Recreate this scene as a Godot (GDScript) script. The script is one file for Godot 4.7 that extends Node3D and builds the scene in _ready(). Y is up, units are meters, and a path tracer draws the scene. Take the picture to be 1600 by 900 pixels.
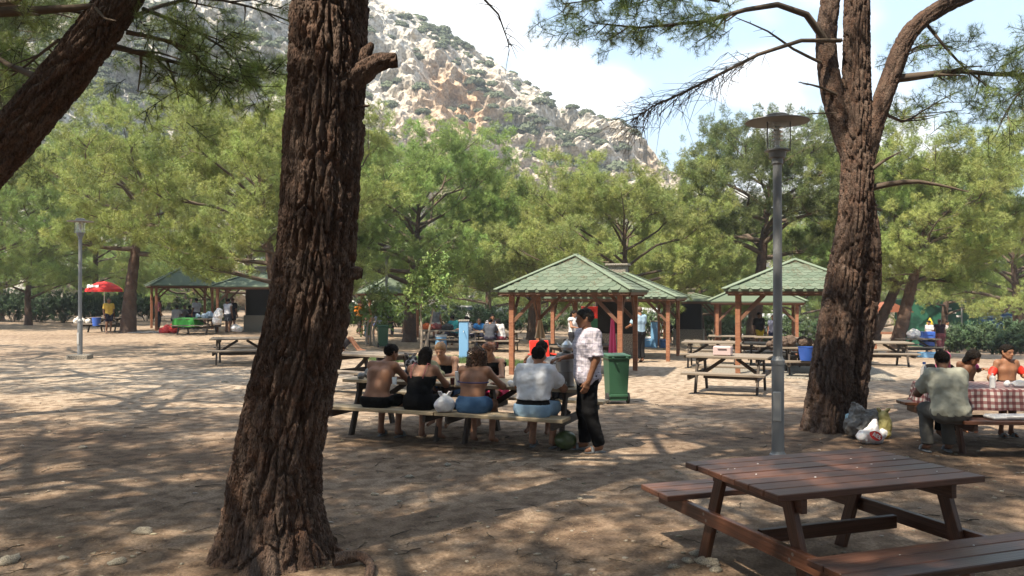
extends Node3D
# A picnic ground under tall pines at the foot of a limestone cliff.
var rng := RandomNumberGenerator.new()
var M := {}
var box_cache := {}
var taken := {}
var noise_a := FastNoiseLite.new()
var noise_b := FastNoiseLite.new()
var head_cache := {}


# ---------------------------------------------------------------- mesh builder
class MB:
	var v := PackedVector3Array()
	var n := PackedVector3Array()
	var c := PackedColorArray()
	var uv := PackedVector2Array()
	var ix := PackedInt32Array()
	var col := Color.WHITE
	var use_col := false
	var use_uv := false

	# corners run counter-clockwise seen from outside
	func tri(a: Vector3, b: Vector3, d: Vector3) -> void:
		var nn := (b - a).cross(d - a).normalized()
		var s := v.size()
		v.push_back(a); v.push_back(b); v.push_back(d)
		n.push_back(nn); n.push_back(nn); n.push_back(nn)
		if use_col:
			c.push_back(col); c.push_back(col); c.push_back(col)
		ix.push_back(s); ix.push_back(s + 2); ix.push_back(s + 1)

	func quad(a: Vector3, b: Vector3, d: Vector3, e: Vector3) -> void:
		var nn := (d - a).cross(e - b).normalized()
		var s := v.size()
		v.push_back(a); v.push_back(b); v.push_back(d); v.push_back(e)
		for i in 4:
			n.push_back(nn)
			if use_col:
				c.push_back(col)
		if use_uv:
			uv.push_back(Vector2(0, 1)); uv.push_back(Vector2(1, 1)); uv.push_back(Vector2(1, 0)); uv.push_back(Vector2(0, 0))
		ix.push_back(s); ix.push_back(s + 2); ix.push_back(s + 1)
		ix.push_back(s); ix.push_back(s + 3); ix.push_back(s + 2)

	func box(at: Vector3, size: Vector3, basis := Basis(), bev := 0.0) -> void:
		var h := size * 0.5
		if bev <= 0.0:
			var p := []
			for i in 8:
				p.append(at + basis * Vector3(h.x if i & 1 else -h.x, h.y if i & 2 else -h.y, h.z if i & 4 else -h.z))
			quad(p[1], p[3], p[7], p[5]); quad(p[0], p[4], p[6], p[2])
			quad(p[2], p[6], p[7], p[3]); quad(p[0], p[1], p[5], p[4])
			quad(p[4], p[5], p[7], p[6]); quad(p[0], p[2], p[3], p[1])
			return
		var g := h - Vector3.ONE * bev
		var q := {}
		for sx in [-1, 1]:
			for sy in [-1, 1]:
				for sz in [-1, 1]:
					q[[sx, sy, sz, 0]] = at + basis * Vector3(sx * h.x, sy * g.y, sz * g.z)
					q[[sx, sy, sz, 1]] = at + basis * Vector3(sx * g.x, sy * h.y, sz * g.z)
					q[[sx, sy, sz, 2]] = at + basis * Vector3(sx * g.x, sy * g.y, sz * h.z)
		for s in [-1, 1]:
			face(q[[s, -1, -1, 0]], q[[s, 1, -1, 0]], q[[s, 1, 1, 0]], q[[s, -1, 1, 0]], basis.x * s)
			face(q[[-1, s, -1, 1]], q[[1, s, -1, 1]], q[[1, s, 1, 1]], q[[-1, s, 1, 1]], basis.y * s)
			face(q[[-1, -1, s, 2]], q[[1, -1, s, 2]], q[[1, 1, s, 2]], q[[-1, 1, s, 2]], basis.z * s)
			for t in [-1, 1]:
				face(q[[s, t, -1, 0]], q[[s, t, 1, 0]], q[[s, t, 1, 1]], q[[s, t, -1, 1]], basis.x * s + basis.y * t)
				face(q[[s, -1, t, 0]], q[[s, 1, t, 0]], q[[s, 1, t, 2]], q[[s, -1, t, 2]], basis.x * s + basis.z * t)
				face(q[[-1, s, t, 1]], q[[1, s, t, 1]], q[[1, s, t, 2]], q[[-1, s, t, 2]], basis.y * s + basis.z * t)
				for w in [-1, 1]:
					var nn: Vector3 = basis.x * s + basis.y * t + basis.z * w
					var a: Vector3 = q[[s, t, w, 0]]
					var b: Vector3 = q[[s, t, w, 1]]
					var d: Vector3 = q[[s, t, w, 2]]
					if (b - a).cross(d - a).dot(nn) > 0: tri(a, b, d)
					else: tri(a, d, b)

	func face(a: Vector3, b: Vector3, d: Vector3, e: Vector3, out: Vector3) -> void:
		if (d - a).cross(e - b).dot(out) > 0: quad(a, b, d, e)
		else: quad(e, d, b, a)

	# a bar from a to b with a rectangular section
	func bar(a: Vector3, b: Vector3, w: float, hgt: float, bev := 0.0) -> void:
		var x := (b - a).normalized()
		var up := Vector3.UP if absf(x.y) < 0.95 else Vector3.FORWARD
		var z := x.cross(up).normalized()
		box((a + b) * 0.5, Vector3((b - a).length(), hgt, w), Basis(x, z.cross(x), z), bev)

	func tube(pts: Array, radii: Array, sides := 8, cap := true, squash := 1.0) -> void:
		var m := pts.size()
		var t0: Vector3 = (pts[1] - pts[0]).normalized()
		var up := Vector3.RIGHT if absf(t0.x) < 0.8 else Vector3.FORWARD
		var x := (up - t0 * up.dot(t0)).normalized()
		var base := v.size()
		for i in m:
			var t: Vector3 = (pts[mini(i + 1, m - 1)] - pts[maxi(i - 1, 0)]).normalized()
			x = (x - t * x.dot(t)).normalized()
			var y := t.cross(x)
			for k in sides:
				var a := TAU * k / sides
				var d := x * cos(a) + y * sin(a) * squash
				v.push_back(pts[i] + d * radii[i])
				n.push_back((x * cos(a) + y * sin(a) / squash).normalized())
				if use_col: c.push_back(col)
		for i in m - 1:
			for k in sides:
				var a := base + i * sides + k
				var b := base + i * sides + (k + 1) % sides
				ix.push_back(a); ix.push_back(a + sides); ix.push_back(b)
				ix.push_back(b); ix.push_back(a + sides); ix.push_back(b + sides)
		if cap:
			for e in [0, m - 1]:
				if radii[e] < 0.001: continue
				var t: Vector3 = (pts[1] - pts[0]) if e == 0 else (pts[m - 1] - pts[m - 2])
				var nn := t.normalized() * (-1 if e == 0 else 1)
				var s := v.size()
				for k in sides:
					v.push_back(v[base + e * sides + k]); n.push_back(nn)
					if use_col: c.push_back(col)
				for k in range(1, sides - 1):
					ix.push_back(s)
					if e == 0: ix.push_back(s + k); ix.push_back(s + k + 1)
					else: ix.push_back(s + k + 1); ix.push_back(s + k)

	# profile = [[radius, height], ...] from the bottom up, turned about an upright axis
	func lathe(at: Vector3, prof: Array, sides := 24, sharp := true) -> void:
		for i in prof.size() - 1:
			var a: Array = prof[i]
			var b: Array = prof[i + 1]
			var sl := Vector2(b[1] - a[1], a[0] - b[0]).normalized()
			var s := v.size()
			for k in sides + 1:
				var an := TAU * k / sides
				var d := Vector3(cos(an), 0, sin(an))
				v.push_back(at + d * a[0] + Vector3.UP * a[1]); v.push_back(at + d * b[0] + Vector3.UP * b[1])
				var nn := d * sl.x + Vector3.UP * sl.y
				n.push_back(nn); n.push_back(nn)
				if use_col:
					c.push_back(col); c.push_back(col)
			for k in sides:
				var q := s + k * 2
				ix.push_back(q); ix.push_back(q + 3); ix.push_back(q + 1)
				ix.push_back(q); ix.push_back(q + 2); ix.push_back(q + 3)

	func ball(at: Vector3, r: Vector3, rings := 8, sides := 12, jitter := 0.0, noise: FastNoiseLite = null) -> void:
		var s := v.size()
		for i in rings + 1:
			var p := PI * i / rings
			for k in sides:
				var a := TAU * k / sides
				var d := Vector3(sin(p) * cos(a), cos(p), sin(p) * sin(a))
				var m := 1.0
				if noise: m += jitter * noise.get_noise_3dv((d + at) * 40.0)
				v.push_back(at + d * r * m)
				n.push_back((d / r).normalized())
				if use_col: c.push_back(col)
		for i in rings:
			for k in sides:
				var a := s + i * sides + k
				var b := s + i * sides + (k + 1) % sides
				ix.push_back(a); ix.push_back(a + sides); ix.push_back(b)
				ix.push_back(b); ix.push_back(a + sides); ix.push_back(b + sides)

	func add(m: MB, t: Transform3D) -> void:
		var s := v.size()
		v.append_array(t * m.v)
		var nt := Transform3D(t.basis.orthonormalized(), Vector3.ZERO)
		n.append_array(nt * m.n)
		if use_col: c.append_array(m.c)
		for i in m.ix: ix.push_back(i + s)

	func smooth() -> void:
		var acc := PackedVector3Array()
		acc.resize(v.size())
		for i in range(0, ix.size(), 3):
			var a := ix[i]
			var b := ix[i + 1]
			var d := ix[i + 2]
			var w := (v[d] - v[a]).cross(v[b] - v[a])
			acc[a] += w; acc[b] += w; acc[d] += w
		n.resize(v.size())
		for i in v.size(): n[i] = acc[i].normalized()

	func mesh(m: Material) -> ArrayMesh:
		var a := []
		a.resize(Mesh.ARRAY_MAX)
		a[Mesh.ARRAY_VERTEX] = v
		a[Mesh.ARRAY_NORMAL] = n
		if use_col: a[Mesh.ARRAY_COLOR] = c
		if use_uv: a[Mesh.ARRAY_TEX_UV] = uv
		a[Mesh.ARRAY_INDEX] = ix
		var r := ArrayMesh.new()
		r.add_surface_from_arrays(Mesh.PRIMITIVE_TRIANGLES, a)
		r.surface_set_material(0, m)
		return r


# ---------------------------------------------------------------- blended capsule field, meshed as surface nets
class Field:
	var o: Vector3
	var h: float
	var nx: int
	var ny: int
	var nz: int
	var k: float
	var f := PackedFloat32Array()

	func _init(lo: Vector3, hi: Vector3, cell: float, sharp: float) -> void:
		o = lo
		h = cell
		k = sharp
		nx = int(ceil((hi.x - lo.x) / h)) + 1
		ny = int(ceil((hi.y - lo.y) / h)) + 1
		nz = int(ceil((hi.z - lo.z) / h)) + 1
		f.resize(nx * ny * nz)

	func cap(a: Vector3, b: Vector3, ra: float, rb: float, flat := false) -> void:
		var pad := maxf(ra, rb) + 3.5 / k
		var lo := (a.min(b) - Vector3.ONE * pad - o) / h
		var hi := (a.max(b) + Vector3.ONE * pad - o) / h
		var x0 := maxi(0, int(lo.x)); var x1 := mini(nx - 1, int(hi.x) + 1)
		var y0 := maxi(0, int(lo.y)); var y1 := mini(ny - 1, int(hi.y) + 1)
		var z0 := maxi(0, int(lo.z)); var z1 := mini(nz - 1, int(hi.z) + 1)
		var ab := b - a
		var l2 := maxf(ab.length_squared(), 1e-9)
		var ln := sqrt(l2)
		for z in range(z0, z1 + 1):
			for y in range(y0, y1 + 1):
				var at := (z * ny + y) * nx
				var p := o + Vector3(x0, y, z) * h - a
				for x in range(x0, x1 + 1):
					var t := p.dot(ab) / l2
					var tc := clampf(t, 0.0, 1.0)
					var d := (p - ab * tc).length() - (ra + (rb - ra) * tc)
					if flat and t > 1.0:
						d = maxf((p - ab * t).length() - rb, (t - 1.0) * ln)
					f[at + x] += exp(-k * d)
					p.x += h

	func done() -> void:
		for i in f.size():
			f[i] = -log(f[i] + 1e-6) / k

	func clip(pn: Vector3, pd: float) -> void:   # keeps what lies behind the plane
		for z in nz:
			for y in ny:
				var at := (z * ny + y) * nx
				for x in nx:
					f[at + x] = maxf(f[at + x], (o + Vector3(x, y, z) * h).dot(pn) - pd)

	func rough(nz_: FastNoiseLite, fr: float, amp: float) -> void:
		for z in nz:
			for y in ny:
				var at := (z * ny + y) * nx
				for x in nx:
					if absf(f[at + x]) < 0.06:
						f[at + x] += amp * nz_.get_noise_3dv((o + Vector3(x, y, z) * h) * fr)

	func into(mb: MB) -> void:
		var sxy := nx * ny
		var cells := {}
		var order := PackedInt32Array()
		var far := h * 2.2
		var offs := [0, 1, nx, nx + 1, sxy, sxy + 1, sxy + nx, sxy + nx + 1]
		var base := mb.v.size()
		for z in nz - 1:
			for y in ny - 1:
				var at := (z * ny + y) * nx
				for x in nx - 1:
					var i := at + x
					var f0 := f[i]
					if f0 > far or f0 < -far: continue
					var f1 := f[i + 1]; var f2 := f[i + nx]; var f3 := f[i + nx + 1]
					var f4 := f[i + sxy]; var f5 := f[i + sxy + 1]; var f6 := f[i + sxy + nx]; var f7 := f[i + sxy + nx + 1]
					var ins := int(f0 < 0) + int(f1 < 0) + int(f2 < 0) + int(f3 < 0) + int(f4 < 0) + int(f5 < 0) + int(f6 < 0) + int(f7 < 0)
					if ins == 0 or ins == 8: continue
					var s := Vector3.ZERO
					var m := 0
					if (f0 < 0) != (f1 < 0): s += Vector3(f0 / (f0 - f1), 0, 0); m += 1
					if (f2 < 0) != (f3 < 0): s += Vector3(f2 / (f2 - f3), 1, 0); m += 1
					if (f4 < 0) != (f5 < 0): s += Vector3(f4 / (f4 - f5), 0, 1); m += 1
					if (f6 < 0) != (f7 < 0): s += Vector3(f6 / (f6 - f7), 1, 1); m += 1
					if (f0 < 0) != (f2 < 0): s += Vector3(0, f0 / (f0 - f2), 0); m += 1
					if (f1 < 0) != (f3 < 0): s += Vector3(1, f1 / (f1 - f3), 0); m += 1
					if (f4 < 0) != (f6 < 0): s += Vector3(0, f4 / (f4 - f6), 1); m += 1
					if (f5 < 0) != (f7 < 0): s += Vector3(1, f5 / (f5 - f7), 1); m += 1
					if (f0 < 0) != (f4 < 0): s += Vector3(0, 0, f0 / (f0 - f4)); m += 1
					if (f1 < 0) != (f5 < 0): s += Vector3(1, 0, f1 / (f1 - f5)); m += 1
					if (f2 < 0) != (f6 < 0): s += Vector3(0, 1, f2 / (f2 - f6)); m += 1
					if (f3 < 0) != (f7 < 0): s += Vector3(1, 1, f3 / (f3 - f7)); m += 1
					cells[i] = mb.v.size()
					order.push_back(i)
					mb.v.push_back(o + (Vector3(x, y, z) + s / m) * h)
					mb.n.push_back(Vector3(f1 + f3 + f5 + f7 - f0 - f2 - f4 - f6, f2 + f3 + f6 + f7 - f0 - f1 - f4 - f5, f4 + f5 + f6 + f7 - f0 - f1 - f2 - f3).normalized())
					if mb.use_col: mb.c.push_back(mb.col)
		var st := [1, nx, sxy]
		for i in order:
			var neg := f[i] < 0
			for ax in 3:
				if (f[i + st[ax]] < 0) == neg: continue
				var u: int = st[(ax + 1) % 3]
				var w: int = st[(ax + 2) % 3]
				if not (cells.has(i - u) and cells.has(i - w) and cells.has(i - u - w)): continue
				var a: int = cells[i]; var b: int = cells[i - u]; var d: int = cells[i - u - w]; var e: int = cells[i - w]
				if neg:
					mb.ix.append_array([a, d, b, a, e, d])
				else:
					mb.ix.append_array([a, b, d, a, d, e])


# ---------------------------------------------------------------- naming, tagging, placing
func numbered(called: String) -> String:
	if not taken.has(called):
		taken[called] = 0
		return called
	taken[called] += 1
	return "%s_%03d" % [called, taken[called]]

func tag(o: Node, label: String, category: String, group := "") -> Node:
	o.set_meta("label", label)
	o.set_meta("category", category)
	if group: o.set_meta("group", group)
	return o

func thing(called: String, label: String, category: String, at: Vector3, turn := 0.0, group := "") -> Node3D:
	var o := Node3D.new()
	o.name = numbered(called)
	add_child(o)
	o.position = at
	o.rotation.y = turn
	tag(o, label, category, group)
	return o

func part(called: String, mesh: Mesh, parent: Node, at := Transform3D(), m: Material = null) -> MeshInstance3D:
	var o := MeshInstance3D.new()
	o.name = numbered(called) if parent == self else called
	o.mesh = mesh
	if m: o.material_override = m
	parent.add_child(o, true)
	o.transform = at
	return o

func dup(o: Node3D, label: String, at: Vector3, turn := 0.0) -> Node3D:
	var r: Node3D = o.duplicate()
	r.name = numbered(String(o.name).rstrip("0123456789").rstrip("_"))
	add_child(r)
	r.position = at
	r.rotation.y = turn
	if label: r.set_meta("label", label)
	return r

func structure(called: String, mesh: Mesh) -> MeshInstance3D:
	var o := part(called, mesh, self)
	o.set_meta("kind", "structure")
	return o

func bbox(size: Vector3, bev: float, m: Material) -> Mesh:
	var key := [size, bev, m]
	if not box_cache.has(key):
		var mb := MB.new()
		mb.box(Vector3.ZERO, size, Basis(), bev)
		box_cache[key] = mb.mesh(m)
	return box_cache[key]

func lin(r: float, g: float, b: float) -> Color:
	return Color(r, g, b).linear_to_srgb()

func mat(key: String, c: Color, rough := 0.85, opts := {}) -> StandardMaterial3D:
	if M.has(key): return M[key]
	var m := StandardMaterial3D.new()
	m.resource_name = key
	m.albedo_color = c
	m.roughness = rough
	for k in opts: m.set(k, opts[k])
	M[key] = m
	return m

# the lie of the land: level on the left, falling gently away to the right and behind
func land(x: float, z: float) -> float:
	var d := -z
	var s1 := clampf((x + 14.0) / 33.0, 0.0, 1.4)
	var s2 := clampf((d - 12.0) / 26.0, 0.0, 1.7)
	s2 = s2 * s2 / (s2 + 0.15) if s2 > 0.0 else 0.0
	return -0.95 * s1 * s2

func on_land(x: float, z: float, up := 0.0) -> Vector3:
	return Vector3(x, land(x, z) + up, z)

func spline(pts: Array, radii: Array, count: int) -> Array:
	var op := []
	var orr := []
	var m := pts.size()
	for i in count:
		var u := float(i) / (count - 1) * (m - 1)
		var k := mini(int(u), m - 2)
		var t := u - k
		var p0: Vector3 = pts[maxi(k - 1, 0)]
		var p1: Vector3 = pts[k]
		var p2: Vector3 = pts[k + 1]
		var p3: Vector3 = pts[mini(k + 2, m - 1)]
		op.append(p1.cubic_interpolate(p2, p0, p3, t))
		orr.append(lerpf(radii[k], radii[k + 1], t))
	return [op, orr]

# ---------------------------------------------------------------- textures
func noise(freq: float, type := FastNoiseLite.TYPE_SIMPLEX_SMOOTH, octaves := 4, sd := 1) -> FastNoiseLite:
	var f := FastNoiseLite.new()
	f.noise_type = type
	f.frequency = freq
	f.fractal_octaves = octaves
	f.seed = sd
	if type == FastNoiseLite.TYPE_CELLULAR:
		f.fractal_type = FastNoiseLite.FRACTAL_NONE
	return f

func noise_tex(f: FastNoiseLite, size: int, ramp: Gradient = null) -> ImageTexture:
	var im := f.get_seamless_image(size, size, false, false, 0.1, true)
	im.convert(Image.FORMAT_RGB8)
	if ramp:
		for y in size:
			for x in size:
				im.set_pixel(x, y, ramp.sample(im.get_pixel(x, y).r))
	return ImageTexture.create_from_image(im)

func ramp(stops: Array) -> Gradient:
	var g := Gradient.new()
	var offs := PackedFloat32Array()
	var cols := PackedColorArray()
	for s in stops:
		offs.append(s[0]); cols.append(s[1])
	g.offsets = offs
	g.colors = cols
	return g

# streaks that run along u, for planks and posts whose long side is their own x (or y when upright)
func grain_tex(sd: int, dark: Color, mid: Color, light: Color, size := 256) -> Array:
	var a := noise(1.0, FastNoiseLite.TYPE_SIMPLEX_SMOOTH, 4, sd)
	var im := Image.create(size, size, false, Image.FORMAT_RGB8)
	var hm := Image.create(size, size, false, Image.FORMAT_RGB8)
	for y in size:
		for x in size:
			var u := TAU * x / size
			var w := TAU * y / size
			var t := 0.5 + 0.55 * a.get_noise_3d(cos(u) * 0.35 + 5.0 * cos(w), sin(u) * 0.35 + 5.0 * sin(w), 0.0) + 0.35 * a.get_noise_3d(cos(u) * 0.7 + 20.0 * cos(w), sin(u) * 0.7 + 20.0 * sin(w), 7.0)
			t = clampf(t, 0.0, 1.0)
			im.set_pixel(x, y, dark.lerp(mid, t * 2.0) if t < 0.5 else mid.lerp(light, t * 2.0 - 1.0))
			hm.set_pixel(x, y, Color(t, t, t))
	return [ImageTexture.create_from_image(im), ImageTexture.create_from_image(hm)]

func wood(key: String, sd: int, dark: Color, mid: Color, light: Color, rough: float, scale := Vector3(0.6, 2.2, 2.2)) -> StandardMaterial3D:
	var t := grain_tex(sd, dark, mid, light)
	return mat(key, Color.WHITE, rough, {"albedo_texture": t[0], "uv1_triplanar": true, "uv1_scale": scale, "heightmap_enabled": true, "heightmap_texture": t[1], "heightmap_scale": 0.15})

func cloth_mat(key: String, c: Color, rough := 0.9) -> StandardMaterial3D:
	if not M.has("_weave"):
		M["_weave"] = noise_tex(noise(0.03, FastNoiseLite.TYPE_SIMPLEX_SMOOTH, 3, 21), 128, ramp([[0.0, Color(0.93, 0.93, 0.93)], [1.0, Color.WHITE]]))
		M["_folds"] = noise_tex(noise(0.012, FastNoiseLite.TYPE_SIMPLEX_SMOOTH, 3, 22), 256)
	return mat(key, c, rough, {"metallic_specular": 0.2, "albedo_texture": M["_weave"], "uv1_triplanar": true, "uv1_scale": Vector3.ONE * 2.2, "heightmap_enabled": true, "heightmap_texture": M["_folds"], "heightmap_scale": 0.5})

func skin_mat(key: String, c: Color) -> StandardMaterial3D:
	if not M.has("_mottle"):
		M["_mottle"] = noise_tex(noise(0.02, FastNoiseLite.TYPE_SIMPLEX_SMOOTH, 4, 23), 128, ramp([[0.0, Color(0.80, 0.76, 0.74)], [0.5, Color(0.94, 0.93, 0.92)], [1.0, Color.WHITE]]))
	return mat(key, c, 0.6, {"albedo_texture": M["_mottle"], "uv1_triplanar": true, "uv1_scale": Vector3.ONE * 2.5, "subsurf_scatter_enabled": true, "subsurf_scatter_strength": 0.06})

func make_materials() -> void:
	var speck := noise_tex(noise(0.05, FastNoiseLite.TYPE_SIMPLEX_SMOOTH, 5, 3), 512, ramp([[0.0, Color(0.42, 0.40, 0.38)], [0.35, Color(0.66, 0.64, 0.61)], [0.55, Color(0.84, 0.83, 0.80)], [0.8, Color(0.96, 0.95, 0.93)], [1.0, Color(1, 1, 1)]]))
	var grit := noise_tex(noise(0.11, FastNoiseLite.TYPE_SIMPLEX_SMOOTH, 5, 6), 1024, ramp([[0.0, Color(0.62, 0.60, 0.58)], [0.3, Color(0.80, 0.79, 0.77)], [0.6, Color(0.90, 0.89, 0.88)], [0.8, Color(0.97, 0.96, 0.95)], [1.0, Color(1, 1, 1)]]))
	var mottle := noise_tex(noise(0.035, FastNoiseLite.TYPE_SIMPLEX_SMOOTH, 6, 16), 1024, ramp([[0.0, Color(0.60, 0.55, 0.50)], [0.4, Color(0.80, 0.77, 0.74)], [0.55, Color(0.95, 0.94, 0.93)], [1.0, Color(1, 1, 1)]]))
	var bumps := noise_tex(noise(0.06, FastNoiseLite.TYPE_SIMPLEX_SMOOTH, 5, 4), 512)
	var rocks := noise_tex(noise(0.02, FastNoiseLite.TYPE_CELLULAR, 1, 5), 512)
	M["speck"] = speck
	M["bumps"] = bumps
	mat("soil", Color.WHITE, 0.96, {"vertex_color_use_as_albedo": true, "albedo_texture": grit, "uv1_triplanar": true, "uv1_world_triplanar": true, "uv1_scale": Vector3.ONE * 0.27,
		"heightmap_enabled": true, "heightmap_texture": grit, "heightmap_scale": 0.8,
		"detail_enabled": true, "detail_blend_mode": BaseMaterial3D.BLEND_MODE_MUL, "detail_uv_layer": BaseMaterial3D.DETAIL_UV_2, "detail_albedo": mottle, "uv2_triplanar": true, "uv2_world_triplanar": true, "uv2_scale": Vector3.ONE * 0.11})
	mat("rock", Color.WHITE, 0.95, {"vertex_color_use_as_albedo": true, "albedo_texture": speck, "uv1_triplanar": true, "uv1_world_triplanar": true, "uv1_scale": Vector3.ONE * 0.045,
		"heightmap_enabled": true, "heightmap_texture": rocks, "heightmap_scale": 120.0})
	var barkt := noise_tex(noise(0.04, FastNoiseLite.TYPE_SIMPLEX_SMOOTH, 5, 8), 512, ramp([[0.0, Color(0.40, 0.38, 0.37)], [0.4, Color(0.72, 0.69, 0.67)], [0.6, Color(0.86, 0.84, 0.83)], [1.0, Color(1, 1, 1)]]))
	mat("bark", Color.WHITE, 0.95, {"vertex_color_use_as_albedo": true, "albedo_texture": barkt, "uv1_triplanar": true, "uv1_scale": Vector3(2.4, 0.9, 2.4),
		"heightmap_enabled": true, "heightmap_texture": bumps, "heightmap_scale": 2.5})
	mat("twig", lin(0.10, 0.075, 0.055), 0.95)
	for a in [["needles", lin(1, 1, 1), Color(0.50, 0.56, 0.17)], ["leaves", lin(1, 1, 1), Color(0.30, 0.42, 0.12)]]:
		mat(a[0], a[1], 0.6, {"vertex_color_use_as_albedo": true, "backlight_enabled": true, "backlight": a[2]})
	mat("scrub", Color.WHITE, 0.9, {"vertex_color_use_as_albedo": true})
	mat("grass", lin(0.075, 0.125, 0.035), 0.8)
	mat("stone", Color.WHITE, 0.95, {"vertex_color_use_as_albedo": true, "albedo_texture": speck, "uv1_triplanar": true, "uv1_scale": Vector3.ONE * 3.0})
	wood("brown_wood", 31, lin(0.036, 0.015, 0.0085), lin(0.072, 0.028, 0.015), lin(0.11, 0.048, 0.027), 0.42)
	wood("brown_wood_b", 37, lin(0.046, 0.020, 0.012), lin(0.088, 0.036, 0.021), lin(0.135, 0.068, 0.043), 0.5)
	wood("brown_wood_c", 38, lin(0.024, 0.011, 0.007), lin(0.046, 0.021, 0.013), lin(0.078, 0.040, 0.026), 0.36)
	wood("grey_wood", 32, lin(0.10, 0.08, 0.062), lin(0.19, 0.155, 0.12), lin(0.29, 0.245, 0.20), 0.85)
	wood("pale_wood", 33, lin(0.20, 0.15, 0.09), lin(0.34, 0.265, 0.17), lin(0.45, 0.37, 0.25), 0.75)
	wood("dark_frame", 34, lin(0.03, 0.022, 0.018), lin(0.055, 0.042, 0.034), lin(0.085, 0.068, 0.055), 0.8)
	wood("post_wood", 35, lin(0.13, 0.05, 0.025), lin(0.23, 0.095, 0.048), lin(0.30, 0.14, 0.075), 0.6, Vector3(2.2, 0.6, 2.2))
	wood("beam_wood", 36, lin(0.075, 0.035, 0.02), lin(0.13, 0.062, 0.035), lin(0.18, 0.09, 0.055), 0.65)
	var shing := noise_tex(noise(0.09, FastNoiseLite.TYPE_SIMPLEX_SMOOTH, 4, 9), 256, ramp([[0.0, Color(0.72, 0.72, 0.72)], [1.0, Color(1, 1, 1)]]))
	var greens := [lin(0.135, 0.180, 0.125), lin(0.155, 0.20, 0.14), lin(0.12, 0.165, 0.113), lin(0.165, 0.21, 0.15)]
	for i in 4:
		mat("shingle_%d" % i, greens[i], 0.92, {"albedo_texture": shing, "uv1_triplanar": true, "uv1_scale": Vector3.ONE * 1.7})
	mat("ridge_cap", lin(0.20, 0.255, 0.18), 0.9, {"albedo_texture": shing, "uv1_triplanar": true, "uv1_scale": Vector3.ONE * 1.7})
	mat("steel_paint", lin(0.20, 0.21, 0.22), 0.5, {"metallic": 0.25})
	mat("lamp_disc", lin(0.22, 0.21, 0.20), 0.6)
	mat("glass", Color(0.92, 0.95, 0.95, 0.16), 0.06, {"transparency": BaseMaterial3D.TRANSPARENCY_ALPHA})
	mat("metal", lin(0.55, 0.54, 0.52), 0.28, {"metallic": 0.95})
	mat("dull_metal", lin(0.22, 0.21, 0.20), 0.45, {"metallic": 0.8})
	mat("concrete", lin(0.34, 0.32, 0.29), 0.95, {"albedo_texture": speck, "uv1_triplanar": true, "uv1_scale": Vector3.ONE * 0.8})
	mat("soot", lin(0.018, 0.016, 0.015), 0.95, {"albedo_texture": speck, "uv1_triplanar": true, "uv1_scale": Vector3.ONE * 0.8})
	mat("bin_green", lin(0.025, 0.085, 0.045), 0.5)
	mat("rubber", lin(0.02, 0.02, 0.02), 0.8)
	mat("white_plastic", lin(0.68, 0.68, 0.68), 0.45)
	mat("white_print", lin(0.75, 0.75, 0.75), 0.6)
	mat("blue_plastic", lin(0.03, 0.10, 0.42), 0.4)
	mat("pale_blue", lin(0.16, 0.34, 0.55), 0.55)
	mat("red_plastic", lin(0.62, 0.03, 0.015), 0.5)
	mat("red_print", lin(0.50, 0.03, 0.025), 0.6)
	mat("yellow", lin(0.72, 0.50, 0.03), 0.6)
	mat("pink", lin(0.70, 0.10, 0.28), 0.6)
	mat("dark", lin(0.012, 0.012, 0.013), 0.7)
	mat("car_glass", lin(0.03, 0.035, 0.04), 0.1)


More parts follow.
